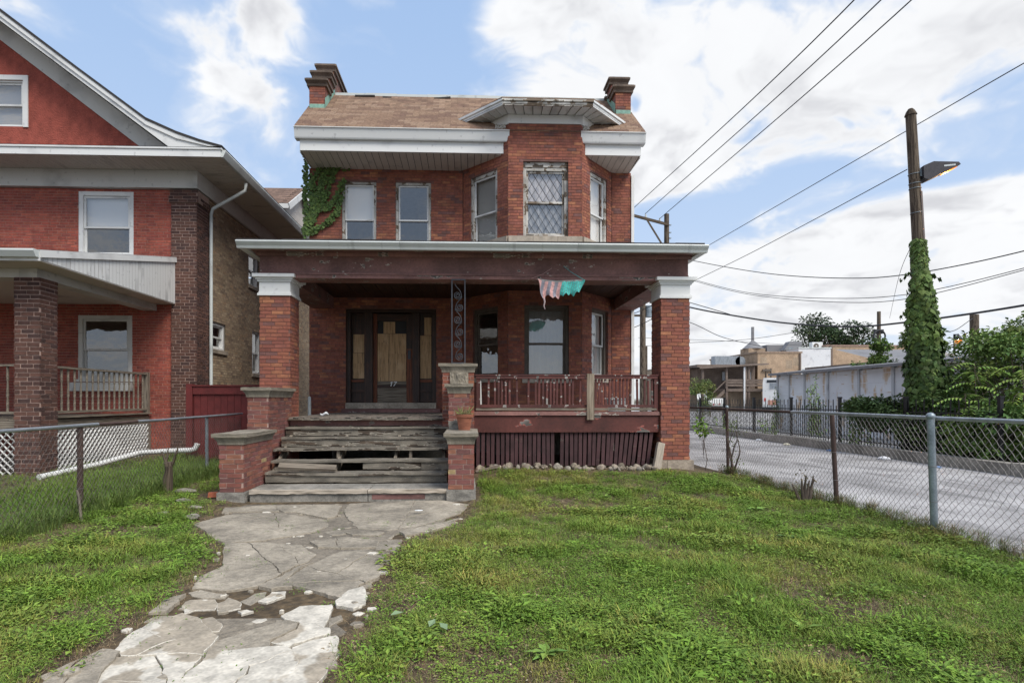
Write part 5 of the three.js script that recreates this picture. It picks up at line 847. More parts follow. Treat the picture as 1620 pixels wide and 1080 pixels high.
{ const b = thing('slate_roof_house', 'low dark-roofed building behind the ivy-covered pole', 'building', [22.5, .12, -26]); farWall(b, -3.2, 1.6, 0, 3.1, 0, 6, brownFar); mesh('roof', gb().quadA([-3.4, 3.1, .2], [1.8, 3.1, .2], [1.8, 3.9, -3], [-3.4, 3.9, -3]).quadA([-3.4, 3.02, .2], [1.8, 3.02, .2], [1.8, 3.1, .2], [-3.4, 3.1, .2]), M.roofMetal, b); mesh('chimney', gb().boxw(.6, 1.3, 3.2, 4.4, -2.4, -1.8), tanFar2, b); }
{ const d = thing('roof_duct', 'silver ventilation duct on the balcony building roof', 'duct', [28.6, 5.0, -62]); mesh('duct_body', gb().jog().boxw(-1.6, 1.2, .05, 1.15, -.5, .5), M.galvRail, d); const e = new THREE.CylinderGeometry(.58, .58, 1.0, 12); e.rotateX(Math.PI / 2); e.translate(1.25, .56, 0); mesh('elbow', e, M.galvRail, d); mesh('skirt', gb().boxw(-2, 1.9, -.1, .05, -.6, .6), M.galvRail, d); }
{ const d = thing('cupola', 'grey roof cupola with a thin spire on the tan building', 'cupola', [33.5, 6.54, -66]); mesh('drum', gb().jog().boxw(-1.0, 1.0, 0, .8, -1, 1), tanFar2, d); mesh('dome', new THREE.ConeGeometry(1.25, 1.1, 8).translate(0, 1.36, 0), M.roofMetal, d); mesh('spire', gb().boxw(-.12, .12, 1.7, 3.4, -.12, .12), M.roofMetal, d); mesh('parapet', gb().boxw(1.2, 5.0, .2, 1.2, -1, 1), M.roofMetal, d); mesh('parapet_post', gb().boxw(4.7, 5.05, 1.2, 1.7, -.2, .2), M.roofMetal, d); }
{ const d = thing('roof_vent_unit', 'dark grey slanted vent hood on the tan building roof', 'vent unit', [36.9, 6.97, -64]); d.scale.setScalar(.6); mesh('hood', warp(gb().boxw(-1.7, 1.6, 0, 1.7, -.8, .8).build(), (x, y, z) => [x + (y > 1 && x < 0 ? 1.2 : 0) + (y > 1 && x > 0 ? .3 : 0), y, z]), M.roofMetal, d); mesh('grille', gb().boxw(-.8, 1.2, .3, .5, .81, .83), M.galv, d); }
{ const d = thing('air_conditioner', 'white air conditioner box with round fan on the white building roof', 'air conditioner', [39.3, 6.97, -63.0]); d.scale.setScalar(.55); mesh('case', gb().boxw(-1.1, 1.1, 0, 1.6, -.6, .5), M.white, d); mesh('fan_grille', new THREE.CylinderGeometry(.55, .55, .06, 18).rotateX(Math.PI / 2).translate(-.3, .8, .53), M.brownFrame, d); mesh('fan_hub', new THREE.CylinderGeometry(.14, .14, .07, 10).rotateX(Math.PI / 2).translate(-.3, .8, .57), M.white, d); mesh('side_unit', gb().boxw(1.2, 2.3, 0, .9, -.5, .4), M.galvRail, d); }
{ // bus seen from behind
  const b = thing('bus', 'white bus seen from behind between the tan building and the shed', 'bus', [28.75, .12, -52]); b.rotation.y = -.58; mesh('body', warp(new THREE.BoxGeometry(2.5, 2.9, 8, 6, 6, 6), (x, y, z) => [x * (y > 1.2 ? .96 : 1), y + 1.85, z - 4 - (y > 1.2 && z > 3.9 ? .12 : 0)]), M.white, b);
  mesh('rear_grille', gb().boxw(-.65, .35, 2.25, 2.8, .002, .03), M.galvRail, b); mesh('route_display', gb().boxw(.15, .85, 1.75, 2.15, .002, .03), M.black, b); mesh('route_digits', gb().boxw(.28, .72, 1.82, 2.07, .031, .036), std({ color: [.75, .30, .04], rough: .6 }), b); for (const x of [-1.12, 1.0]) mesh('tail_light', gb().boxw(x, x + .14, 1.1, 1.4, .002, .03), std({ color: [.6, .03, .02], rough: .4 }), b); mesh('engine_cover', gb().boxw(-.8, .8, .75, 1.2, .002, .04), std({ color: [.55, .28, .2], rough: .6 }), b); mesh('bumper', gb().boxw(-1.25, 1.25, .25, .55, -.05, .12), M.ironBlack, b); mesh('rear_window', gb().boxw(-.9, .9, 2.85, 3.1, .0, .02), std({ color: [.05, .06, .07], rough: .1 }), b); for (const [x, z] of [[-1.05, -2], [1.05, -2], [-1.05, -6.5], [1.05, -6.5]]) mesh('wheel', new THREE.CylinderGeometry(.48, .48, .3, 16).rotateZ(Math.PI / 2).translate(x, .48, z), M.ironBlack, b);
}
{ const s = thing('notice_board', 'white board with faint red flowers behind the iron fence', 'sign', [18.1, .12, -41]); mesh('panel', gb().boxw(-.58, .58, .80, 1.36, -.03, .03), M.white, s); for (const x of [-.5, .42]) mesh('leg', gb().boxw(x, x + .08, 0, .8, -.03, .03), M.brownFrame, s); const f = mulberry(4); for (let i = 0; i < 9; i++) mesh('flower_mark', new THREE.CircleGeometry(rr(.025, .05, f), 7).translate(rr(-.5, .3, f), rr(.84, .98, f), .034), std({ color: [.45, .08, .10], rough: .8 }), s); }
// ------------------------------------------------------------------ poles and wires
function pole(name, label, x, z, h, r0, r1, lean = 0, group = 'utility poles', y0 = .05) { const p = thing(name, label, 'utility pole', [x, y0, z], 0, group); p.rotation.z = lean; mesh('shaft', gb().jog().tube([[0, -.2, 0], [0, h * .33, 0], [0, h * .66, 0], [0, h, 0]], (t) => mix(r0, r1, t), 12), M.poleWood, p); return p; }
const lampPole = pole('lamp_pole', 'leaning wooden pole with an ivy-covered lower half and a floodlight', 11.33, -13.55, 8.30, .155, .112, .060, undefined, .1); lampPole.userData.category = 'pole'; delete lampPole.userData.group;
mesh('top_cap', gb().tube([[0, 8.30, 0], [0, 8.40, 0], [0, 8.46, 0]], (t) => mix(.135, .05, t), 12), M.poleWood, lampPole); for (const y of [6.85, 6.62, 6.5, 5.9]) mesh('strap', new THREE.TorusGeometry(.128, .008, 5, 18).rotateX(Math.PI / 2).translate(0, y, 0), M.galv, lampPole);
mesh('conductor_strip', gb().boxw(.04, .08, 4.6, 6.4, .115, .125), M.wireDark, lampPole);
{ // box floodlight: sloping case, glowing lens underneath
  const l = part('floodlight', lampPole); l.position.set(.12, 6.86, .05); l.rotation.set(0, -.25, -.02); l.scale.setScalar(.78);
  const v = [[0, -.22, -.2], [.12, -.28, -.2], [1.0, .08, -.2], [.95, .16, -.2], [.28, .26, -.2], [0, .16, -.2]], g = gb(); const o = v.map(([x, y]) => [x, y, .2]); for (let i = 0; i < 6; i++) { const j = (i + 1) % 6; if (i === 1) continue; g.quadA(o[i], v[i], v[j], o[j]); } for (const s of [v, o]) for (let i = 1; i < 5; i++) g.tri(s[0], s[i], s[i + 1]); g.quadA([.13, -.262, .2], [1.0, .094, .2], [1.0, .094, -.2], [.13, -.262, -.2]);
  mesh('case', g, std({ color: [.06, .055, .065], map: T.fine, rough: .6 }), l); const lens = gb(); lens.bar([.60, -.093, 0], [.93, .042, 0], .30, .02); mesh('lens', lens, M.lamp, l);
  mesh('bracket', gb().boxw(-.05, .0, -.12, .12, -.08, .08), M.galv, l); mesh('clear_side', gb().boxw(.55, .86, .06, .11, .201, .204), M.gutter, l);
  const pl = new THREE.PointLight(new THREE.Color(1, .6, .25), .8, 0, 2); pl.position.set(.66, -.13, 0); pl.castShadow = true; l.add(pl);
}
{ const p = pole('utility_pole', 'wooden pole with a braced crossarm rising behind the porch roof', 10.54, -30, 11.25, .17, .13, .0); mesh('crossarm', gb().jog().bar([-2.05, 11.16, .15], [.05, 10.64, .15], .1, .13), M.poleWood, p); mesh('crossarm_brace', gb().jog().bar([-1.15, 10.9, .22], [-.15, 9.3, .22], .05, .08), M.poleWood, p); for (const [x, y] of [[-1.97, 11.27], [-1.16, 11.06], [-.40, 10.87]]) mesh('insulator', gb().tube([[x, y - .1, .1], [x, y + .0, .1], [x, y + .14, .1]], (t) => .03 + .035 * Math.sin(t * 3.1), 8), M.gutter, p); for (const y of [10.6, 10.2, 9.9]) mesh('bolt', gb().boxw(.10, .2, y, y + .06, .1, .16), M.galv, p); }
{ const p = pole('utility_pole', 'thick pole carrying a transformer seen under the porch roof', 13.72, -44.5, 9.6, .26, .22); mesh('transformer', new THREE.CylinderGeometry(.3, .3, .9, 12).translate(.5, 8.3, 0), M.galv, p); mesh('bracket', gb().boxw(.15, .3, 8.0, 8.6, -.1, .1), M.ironBlack, p); mesh('crossarm', gb().boxw(-1.6, 1.6, 7.9, 8.05, -.1, .1), M.poleWood, p); }
pole('utility_pole', 'thin far pole beside the thick pole under the porch roof', 15.75, -50, 6.1, .11, .09);
{ const p = pole('utility_pole', 'slim pole carrying a coiled black cable above the shed', 29.6, -40, 7.7, .15, .12); mesh('cable_coil', new THREE.TorusGeometry(.42, .06, 6, 24).translate(-.1, 5.9, .2), M.cable, p); mesh('cable_box', gb().boxw(-.3, .3, 6.1, 6.4, -.1, .1), M.cable, p); }
pole('utility_pole', 'stout brown pole rising above the shrubs at the right edge', 31.6, -34.4, 6.65, .25, .24);
{ const l = thing('street_lamp', 'small lit globe lamp hanging over the low dark roof', 'lamp', [24.85, .3, -28.2]); mesh('post', gb().tube([[0, 0, 0], [0, 4.45, 0]], .05, 8), M.ironBlack, l); mesh('hood', new THREE.ConeGeometry(.22, .3, 10).translate(0, 4.28, .25), M.ironBlack, l); mesh('arm', gb().boxw(-.02, .02, 4.38, 4.44, 0, .25), M.ironBlack, l); mesh('globe', new THREE.SphereGeometry(.15, 12, 8).translate(0, 4.06, .25), M.lamp, l); const pl = new THREE.PointLight(new THREE.Color(1, .7, .35), 1.2, 0, 2); pl.position.set(0, 4.06, .25); pl.castShadow = true; l.add(pl); }
const WIRES = [
  ['uppermost of three parallel wires from the crossarm insulators', [[8.55, 11.40, -29.90], [8.55, 10.29, -12.32], [8.55, 10.54, -6.32]], 0.016],
  ['middle of three parallel wires from the crossarm insulators', [[9.35, 11.27, -29.90], [9.35, 10.49, -12.58], [9.35, 10.74, -6.58]], 0.016],
  ['lowest of three parallel wires from the crossarm insulators', [[10.12, 11.01, -29.90], [10.12, 10.56, -12.65], [10.12, 10.81, -6.65]], 0.016],
  ['single wire rising past the top of the leaning lamp pole', [[12.09, 9.24, -30.00], [12.02, 9.14, -28.00], [13.56, 9.74, -17.00], [13.15, 9.39, -13.00], [13.52, 9.53, -11.00]], 0.014],
  ['thin wire running down from the lamp pole toward the porch corner', [[10.37, 6.93, -30.00], [10.89, 7.15, -27.00], [11.09, 7.18, -22.00], [11.09, 7.20, -17.50], [10.78, 7.08, -13.60]], 0.012],
  ['upper sagging black cable between porch corner and right edge', [[11.37, 10.34, -34.00], [12.37, 9.08, -31.00], [14.09, 7.26, -26.00], [15.04, 6.22, -22.00], [15.02, 5.71, -19.00], [15.17, 5.48, -15.00], [15.97, 5.75, -13.00]], 0.018],
  ['upper strand of the sagging cable pair crossing behind the ivy pole', [[11.37, 9.31, -34.00], [12.51, 8.00, -31.00], [13.61, 6.55, -27.00], [14.84, 5.60, -23.00], [15.37, 5.11, -19.50], [15.68, 5.13, -15.50], [15.97, 5.38, -13.00]], 0.013],
  ['lower strand of the sagging cable pair crossing behind the ivy pole', [[11.54, 9.38, -34.50], [12.71, 8.04, -31.50], [13.86, 6.57, -27.50], [15.27, 5.44, -23.00], [15.53, 4.99, -19.70], [15.88, 5.12, -15.70], [16.22, 5.36, -13.20]], 0.013],
  ['thick black cable bundle sagging over the tan buildings', [[12.37, 9.40, -42.00], [14.96, 7.64, -38.00], [16.77, 6.84, -36.00], [19.09, 5.99, -33.50], [21.34, 5.47, -31.00], [22.07, 5.31, -28.00], [22.25, 5.19, -22.00], [22.42, 5.31, -19.00]], 0.05],
  ['thin cable joining the thick bundle from above', [[12.52, 9.83, -42.50], [15.08, 8.01, -38.30], [16.77, 6.88, -36.00]], 0.025],
  ['slack line dropping toward the tan building roof', [[13.21, 8.64, -44.00], [18.90, 7.98, -48.00], [23.96, 7.30, -53.00], [31.90, 7.00, -60.00]], 0.03],
  ['faint wire rising to the tree above the white building', [[18.02, 7.02, -60.00], [22.84, 7.25, -58.00], [27.70, 7.39, -56.00], [32.59, 7.99, -52.00]], 0.022],
  ['faint level wire crossing the sky behind the balcony roof', [[18.02, 7.97, -60.00], [23.62, 7.79, -60.00], [28.65, 7.60, -60.00], [37.23, 7.25, -61.00]], 0.02],
  ['fine guy line slanting down left of the ivy pole', [[10.91, 5.39, -13.50], [15.60, 6.03, -20.00], [24.32, 6.11, -32.00]], 0.008],
  ['line drooping between the stout pole and the ivy pole', [[25.35, 5.73, -30.00], [26.93, 5.24, -31.00], [31.46, 6.48, -34.30]], 0.02],
  ['wire under the porch roof, upper of the two by the thick pole', [[12.77, 8.14, -46.00], [13.65, 8.45, -44.30], [14.29, 8.77, -40.00]], 0.03],
  ['wire under the porch roof, lower of the two by the thick pole', [[12.77, 7.00, -46.00], [13.65, 7.35, -44.30], [14.29, 7.91, -40.00]], 0.03]];
for (const [label, pts, r] of WIRES) { const c = new THREE.CatmullRomCurve3(pts.map((q) => V(...q)), false, "centripetal"), P = c.getPoints(pts.length * 9).map((q) => [q.x, q.y, q.z]); tag(mesh("overhead_wire", gb().tube(P, r, 5), M.cable), label, "wire", "overhead wires"); }
// ------------------------------------------------------------------ plants
function nrm(a) { const l = Math.hypot(...a) || 1; return [a[0] / l, a[1] / l, a[2] / l]; }
function leaf(g, o, d, n, L, W, fold = .25) { // folded diamond leaf
  const s = nrm(cross(d, n)); const m = [o[0] + d[0] * L * .42, o[1] + d[1] * L * .42, o[2] + d[2] * L * .42], t = [o[0] + d[0] * L - n[0] * L * .12, o[1] + d[1] * L - n[1] * L * .12, o[2] + d[2] * L - n[2] * L * .12];
  const a = [m[0] + s[0] * W / 2 + n[0] * W * fold, m[1] + s[1] * W / 2 + n[1] * W * fold, m[2] + s[2] * W / 2 + n[2] * W * fold], b = [m[0] - s[0] * W / 2 + n[0] * W * fold, m[1] - s[1] * W / 2 + n[1] * W * fold, m[2] - s[2] * W / 2 + n[2] * W * fold];
  g.tri(o, a, t); g.tri(o, t, b);
}
const rdir = (f, up = 0) => { const z = f() * 2 - 1, t = f() * 6.283, r = Math.sqrt(1 - z * z); return nrm([r * Math.cos(t), z + up, r * Math.sin(t)]); };
const green = (f, base, v = .3) => { const k = 1 + (f() - .5) * 2 * v, y = (f() - .5) * .25; return [base[0] * k * (1 + y), base[1] * k, base[2] * k * (1 - y)]; };
function clumps(f, c, R, K) { const out = []; for (let i = 0; i < K; i++) { const d = rdir(f, .15), r = .35 + .6 * Math.pow(f(), .5); out.push([c[0] + d[0] * R[0] * r, c[1] + d[1] * R[1] * r, c[2] + d[2] * R[2] * r, rr(.55, 1.15, f)]); } return out; }
function foliage(g, f, cl, n, spread, size, base, droop = 0) {
  for (const [x, y, z, k] of cl) { const m = Math.round(n * k); const tone = green(f, base, .22); for (let i = 0; i < m; i++) { const d = rdir(f), r = spread * k * Math.pow(f(), .45), o = [x + d[0] * r, y + d[1] * r * .72, z + d[2] * r]; const dir = nrm([d[0] + rr(-.6, .6, f), d[1] * .5 - droop + rr(-.4, .4, f), d[2] + rr(-.6, .6, f)]), nn = nrm([d[0] * .5 + rr(-.5, .5, f), .8, d[2] * .5 + rr(-.5, .5, f)]); const L = size * rr(.6, 1.3, f); g.color(green(f, tone, .28)); leaf(g, o, dir, nn, L, L * .62); } }
}
function bush(name, label, cat, pos, R, K, n, size, base, seed, o = {}) {
  const t = thing(name, label, cat, pos, 0, o.group), f = mulberry(seed), c = [0, R[1] * (o.lift ?? .95), 0], cl = clumps(f, c, R, K), g = gb();
  foliage(g, f, cl, n, o.spread ?? Math.min(...R) * .42, size, base, o.droop ?? .1); mesh(o.crown || 'foliage', g, M.leaf, t);
  const b = gb().jog(); const tr = o.trunk; if (tr) b.tube([[0, -.1, 0], [rr(-.1, .1, f), c[1] * .3, rr(-.1, .1, f)], [0, c[1] * .75, 0]], (u) => mix(tr, tr * .5, u), 7);
  for (const [x, y, z] of cl) { const y0 = tr ? rr(.3, .7, f) * c[1] : -.05; const q = tr ? 0 : .25; b.tube([[x * q, y0, z * q], [mix(x * q, x, .5) + rr(-.1, .1, f) * R[0] * .5, mix(y0, y, .55), mix(z * q, z, .5)], [x, y, z]], (u) => (tr ? tr * .35 : .018) * (1 - u * .7), 4, false); }
  mesh(tr ? 'trunk' : 'stems', b, M.bark, t); return t;
}
const G1 = [.11, .19, .036], GD = [.07, .12, .03], GL = [.17, .28, .05], GY = [.22, .32, .055];
// far trees and shrubs
bush('tree', 'dark broad tree behind the white building', 'tree', [57.6, 0, -92], [5.0, 3.4, 3.5], 52, 80, .5, [.05, .085, .03], 301, { trunk: .4, lift: 3.45, spread: 1.3, crown: 'crown' });
bush('tree', 'dark smaller tree behind the pole with coiled cable', 'tree', [63.4, 0, -90], [2.6, 3.3, 2.6], 28, 80, .46, [.05, .085, .03], 303, { trunk: .35, lift: 3.3, spread: 1.05, crown: 'crown' });
bush('tree', 'small yellow-green tree in front of the low tan wall', 'tree', [14.5, .12, -35], [.85, 1.25, .8], 26, 110, .12, [.17, .22, .06], 305, { trunk: .05, lift: 1.15, spread: .32, crown: 'crown' });
bush('shrub', 'rounded ivy clump on the shed roof left of the ivy pole', 'shrub', [15.7, 2.6, -19.0], [.55, .75, .5], 24, 150, .13, G1, 307, { spread: .26 });
bush('shrub', 'small green tuft at the end of the wide tan building', 'shrub', [16.3, 2.75, -22.0], [.33, .55, .3], 12, 110, .12, G1, 309, { spread: .2 });
bush('shrub', 'low vine trailing along the shed roof edge', 'shrub', [14.9, 2.62, -20.4], [.3, .14, 1.3], 14, 60, .10, G1, 311, { spread: .16 });
{ // climbing weeds on the shed and iron fence
  let k = 0; for (const [label, x, z, h, w, s] of [['tall leafy weed climbing the iron fence before the shed', 10.85, -17.4, 2.25, .42, 21], ['thin vine hanging at the left end of the shed', 13.35, -24.3, 1.9, .18, 22], ['short weed at the shed panel left of the tall weed', 13.35, -21.6, 1.1, .2, 23], ['low weeds along the iron fence beside the tall weed', 10.4, -19.4, .7, .5, 24], ['low weeds on the kerb by the first iron post', 10.42, -15.0, .75, .55, 25], ['pale weeds behind the far end of the chain link', 10.4, -22.5, .7, .8, 26]]) {
    const t = thing('weed', label, 'weed', [x, .1, z], 0, 'weeds along the alley'), f = mulberry(400 + s), g = gb(), b = gb(); for (let i = 0; i < 6 + w * 12; i++) { const ox = rr(-w, w, f) * .3, oz = rr(-w, w, f), hh = h * rr(.45, 1, f), p = []; for (let j = 0; j <= 6; j++) { const u = j / 6; p.push([ox + rr(-.05, .05, f) * u, hh * u, oz + rr(-.09, .09, f) * u]); } b.tube(p, .006, 3, false); for (let j = 0; j < hh * 26; j++) { const u = .12 + f() * .88, q = p[Math.min(6, Math.round(u * 6))], d = rdir(f, -.1); g.color(green(f, GL, .4)); leaf(g, [q[0] + rr(-.03, .03, f), hh * u, q[2] + rr(-.03, .03, f)], d, nrm([d[0] * .4, 1, d[2] * .4]), rr(.05, .13, f), rr(.03, .07, f)); } } mesh('leaves', g, M.leaf, t); mesh('stems', b, M.bark, t); } }
// shrub masses at the right edge, beyond the kerb
bush('shrub', 'big mid-green shrub at the right edge behind the iron fence', 'shrub', [13.1, .1, -12.9], [1.5, 1.55, 1.5], 60, 250, .10, [.14, .215, .05], 321, { spread: .48, lift: 1.15 });
bush('shrub', 'tall dark shrub with sprays above the right edge', 'shrub', [15.3, .1, -14.0], [1.8, 2.0, 1.6], 50, 200, .12, [.11, .175, .042], 323, { spread: .55, lift: 1.05 });
bush('shrub', 'dark creeper heap over the iron fence left of the ivy pole', 'shrub', [10.65, .62, -14.45], [.40, .42, 1.0], 40, 170, .10, GD, 325, { spread: .27, lift: 1.1 });
bush('shrub', 'dark leafy skirt at the foot of the ivy pole', 'shrub', [11.3, .1, -13.2], [.75, .8, .9], 46, 220, .11, [.075, .13, .03], 327, { spread: .38, lift: .85 });
bush('shrub', 'low glossy shrub on the kerb at the right edge', 'shrub', [11.2, .1, -11.3], [.85, .65, 1.5], 54, 200, .12, G1, 329, { spread: .34, lift: .85 });
bush('shrub', 'feathery spray of small leaves against the sky at the right edge', 'shrub', [13.55, 1.2, -12.2], [.8, 1.25, .7], 30, 90, .10, [.13, .20, .046], 331, { spread: .34, lift: 1.0 });
{ // ailanthus-like saplings with rows of leaflets
  const spots = [['young sapling with long rows of drooping leaflets near the ivy pole', 11.35, -12.35, 2.15, 9], ['bright young sapling with drooping leaflets at the right edge', 11.45, -11.35, 2.05, 8], ['short bright sapling beside the foot of the ivy pole', 10.9, -12.1, 1.45, 7]];
  spots.forEach(([label, x, z, h, nf], q) => { const t = thing('sapling', label, 'sapling', [x, .1, z], 0, 'saplings by the kerb'), f = mulberry(500 + q), g = gb(), b = gb(); b.tube([[0, -.05, 0], [.03, h * .5, .02], [0, h, 0]], (u) => .016 * (1 - .5 * u), 5); for (let i = 0; i < nf * 2; i++) { const a = i * 2.4, y = h * (.3 + .72 * i / (nf * 2)), L = rr(.38, .6, f), d = [Math.cos(a), .42, Math.sin(a)], base = q === 1 ? GY : GL; let p = [0, y, 0]; const pts = [p]; for (let j = 1; j <= 8; j++) { const u = j / 8; p = [d[0] * L * u, y + d[1] * L * u - .34 * u * u, d[2] * L * u]; pts.push(p); const s = [-d[2], 0, d[0]]; for (const k of [-1, 1]) { g.color(green(f, base, .22)); leaf(g, p, nrm([s[0] * k + d[0] * .35, -.35, s[2] * k + d[2] * .35]), nrm([0, 1, 0]), rr(.12, .17, f), rr(.045, .06, f), .12); } } b.tube(pts, .005, 3, false); } mesh('leaves', g, M.leaf, t); mesh('stem', b, M.bark, t); }); }
function ivyLeaf(g, o, n, s, f) { // five-point leaf lying roughly on a surface with normal n
  n = nrm([n[0] + rr(-.55, .55, f), n[1] + rr(-.35, .65, f), n[2] + rr(-.55, .55, f)]); const d = nrm([rr(-.5, .5, f), -1, rr(-.5, .5, f)]), sd = nrm(cross(d, n)), P = (a, b, c) => [o[0] + d[0] * a * s + sd[0] * b * s + n[0] * c * s, o[1] + d[1] * a * s + sd[1] * b * s + n[1] * c * s, o[2] + d[2] * a * s + sd[2] * b * s + n[2] * c * s];
  const c = P(-.1, 0, .16), l = P(.1, -.55, .05), r = P(.1, .55, .05), t = P(.75, 0, .12), u = P(-.4, 0, 0); g.tri(u, c, l); g.tri(u, r, c); g.tri(c, t, l); g.tri(c, r, t);
}
{ // ivy on the lamp pole
  const t = thing('climbing_ivy', 'thick green ivy wrapped around the leaning lamp pole', 'vine', [11.33, .1, -13.55]), f = mulberry(601), g = gb(), b = gb(), H = 5.2, tan = Math.tan(.060);
  const rad = (y) => y > 4.45 ? mix(.17, .09, (y - 4.45) / .8) : y > 3.4 ? mix(.28, .17, (y - 3.4) / 1.05) : mix(.48, .28, y / 3.4);
  for (let i = 0; i < 7600; i++) { let y = Math.pow(f(), 1.15) * H; const a = f() * 6.283, lump = .50 + 1.0 * fbm(Math.cos(a) * 2.2 + 4, y * 2.4 + Math.sin(a) * 2.2, 4, 611); if (y > 4.3 && Math.cos(a - 2.2) < rr(-.4, .9, f)) continue; const r = Math.max(.15, rad(y) * lump * rr(.62, 1.12, f)), n = nrm([Math.cos(a), rr(.05, .5, f), Math.sin(a)]); g.color(green(f, y > 2.6 ? [.082, .135, .025] : [.06, .105, .022], .5)); ivyLeaf(g, [Math.cos(a) * r - y * tan, y, Math.sin(a) * r], n, rr(.06, .17, f), f); }
  for (let i = 0; i < 16; i++) { const a0 = i * .7, p = []; { const y0 = rr(.8, 4.6, f), aa = f() * 6.283, r0 = rad(y0), q = []; for (let k = 0; k <= 8; k++) { const u = k / 8, r = r0 * .9 + u * rr(.16, .26, f), yy = y0 + u * .12 - u * u * .22; q.push([Math.cos(aa + u * .3) * r - yy * tan, yy, Math.sin(aa + u * .3) * r]); for (let m = 0; m < 3; m++) { g.color(green(f, [.085, .135, .026], .4)); ivyLeaf(g, [q[k][0] + rr(-.03, .03, f), q[k][1] + rr(-.03, .03, f), q[k][2] + rr(-.03, .03, f)], nrm([Math.cos(aa), .5, Math.sin(aa)]), rr(.05, .11, f), f); } } b.tube(q, .006, 3, false); } for (let k = 0; k <= 20; k++) { const y = k / 20 * (H - rr(0, .8, f)), a = a0 + Math.sin(k * .4 + i) * .4, r = .14 + .02 * (i % 3); p.push([Math.cos(a) * r - y * tan, y, Math.sin(a) * r]); } b.tube(p, (u) => .022 * (1 - .7 * u), 5, false); }
  mesh('leaves', g, M.leaf, t); mesh('stems', b, M.bark, t);
}
{ // creeper on the brick house, under the eave at the left
  const t = thing('climbing_creeper', 'green creeper fanning down the upper left brick corner below the eave', 'vine', [-3.6, 5.2, ZW + .02]), f = mulberry(621), g = gb(), b = gb();
  const S = [[[470, 632], [432, 720], [440, 800], [425, 880], [408, 965]], [[495, 632], [470, 740], [455, 830], [432, 900]], [[520, 630], [488, 700], [470, 780], [450, 850]], [[552, 630], [525, 710], [500, 790], [452, 855], [420, 940]], [[600, 680], [575, 755], [530, 820], [500, 835]], [[592, 760], [572, 850], [532, 900], [462, 948], [405, 972]], [[403, 560], [398, 700], [402, 840], [398, 980]], [[455, 632], [425, 700], [420, 800]], [[535, 632], [560, 620], [640, 612]], [[470, 625], [520, 612], [560, 605]]];
  for (const s of S) { const P = s.map(([zx, zy]) => { const u = 370 + zx / 3.485, v = 90 + zy / 3.485; return V(-3.839 + (u - 489) * .01531 + 3.6, 6.447 + (300 - v) * .01533 - 5.2, .015); }), c = new THREE.CatmullRomCurve3(P), L = c.getLength(); b.tube(c.getPoints(24).map((q) => [q.x, q.y, q.z]), .006, 4, false); const dens = s.length < 4 ? 60 : 150; for (let i = 0; i < L * dens; i++) { const q = c.getPoint(f()); g.color(green(f, [.075, .125, .025], .45)); ivyLeaf(g, [q.x + rr(-.09, .09, f) * rr(.3, 1, f), q.y + rr(-.07, .07, f), .02 + rr(0, .05, f)], nrm([rr(-.3, .3, f), rr(.0, .5, f), 1]), rr(.05, .09, f), f); } }
  mesh('leaves', g, M.leaf, t); mesh('stems', b, M.bark, t);
}
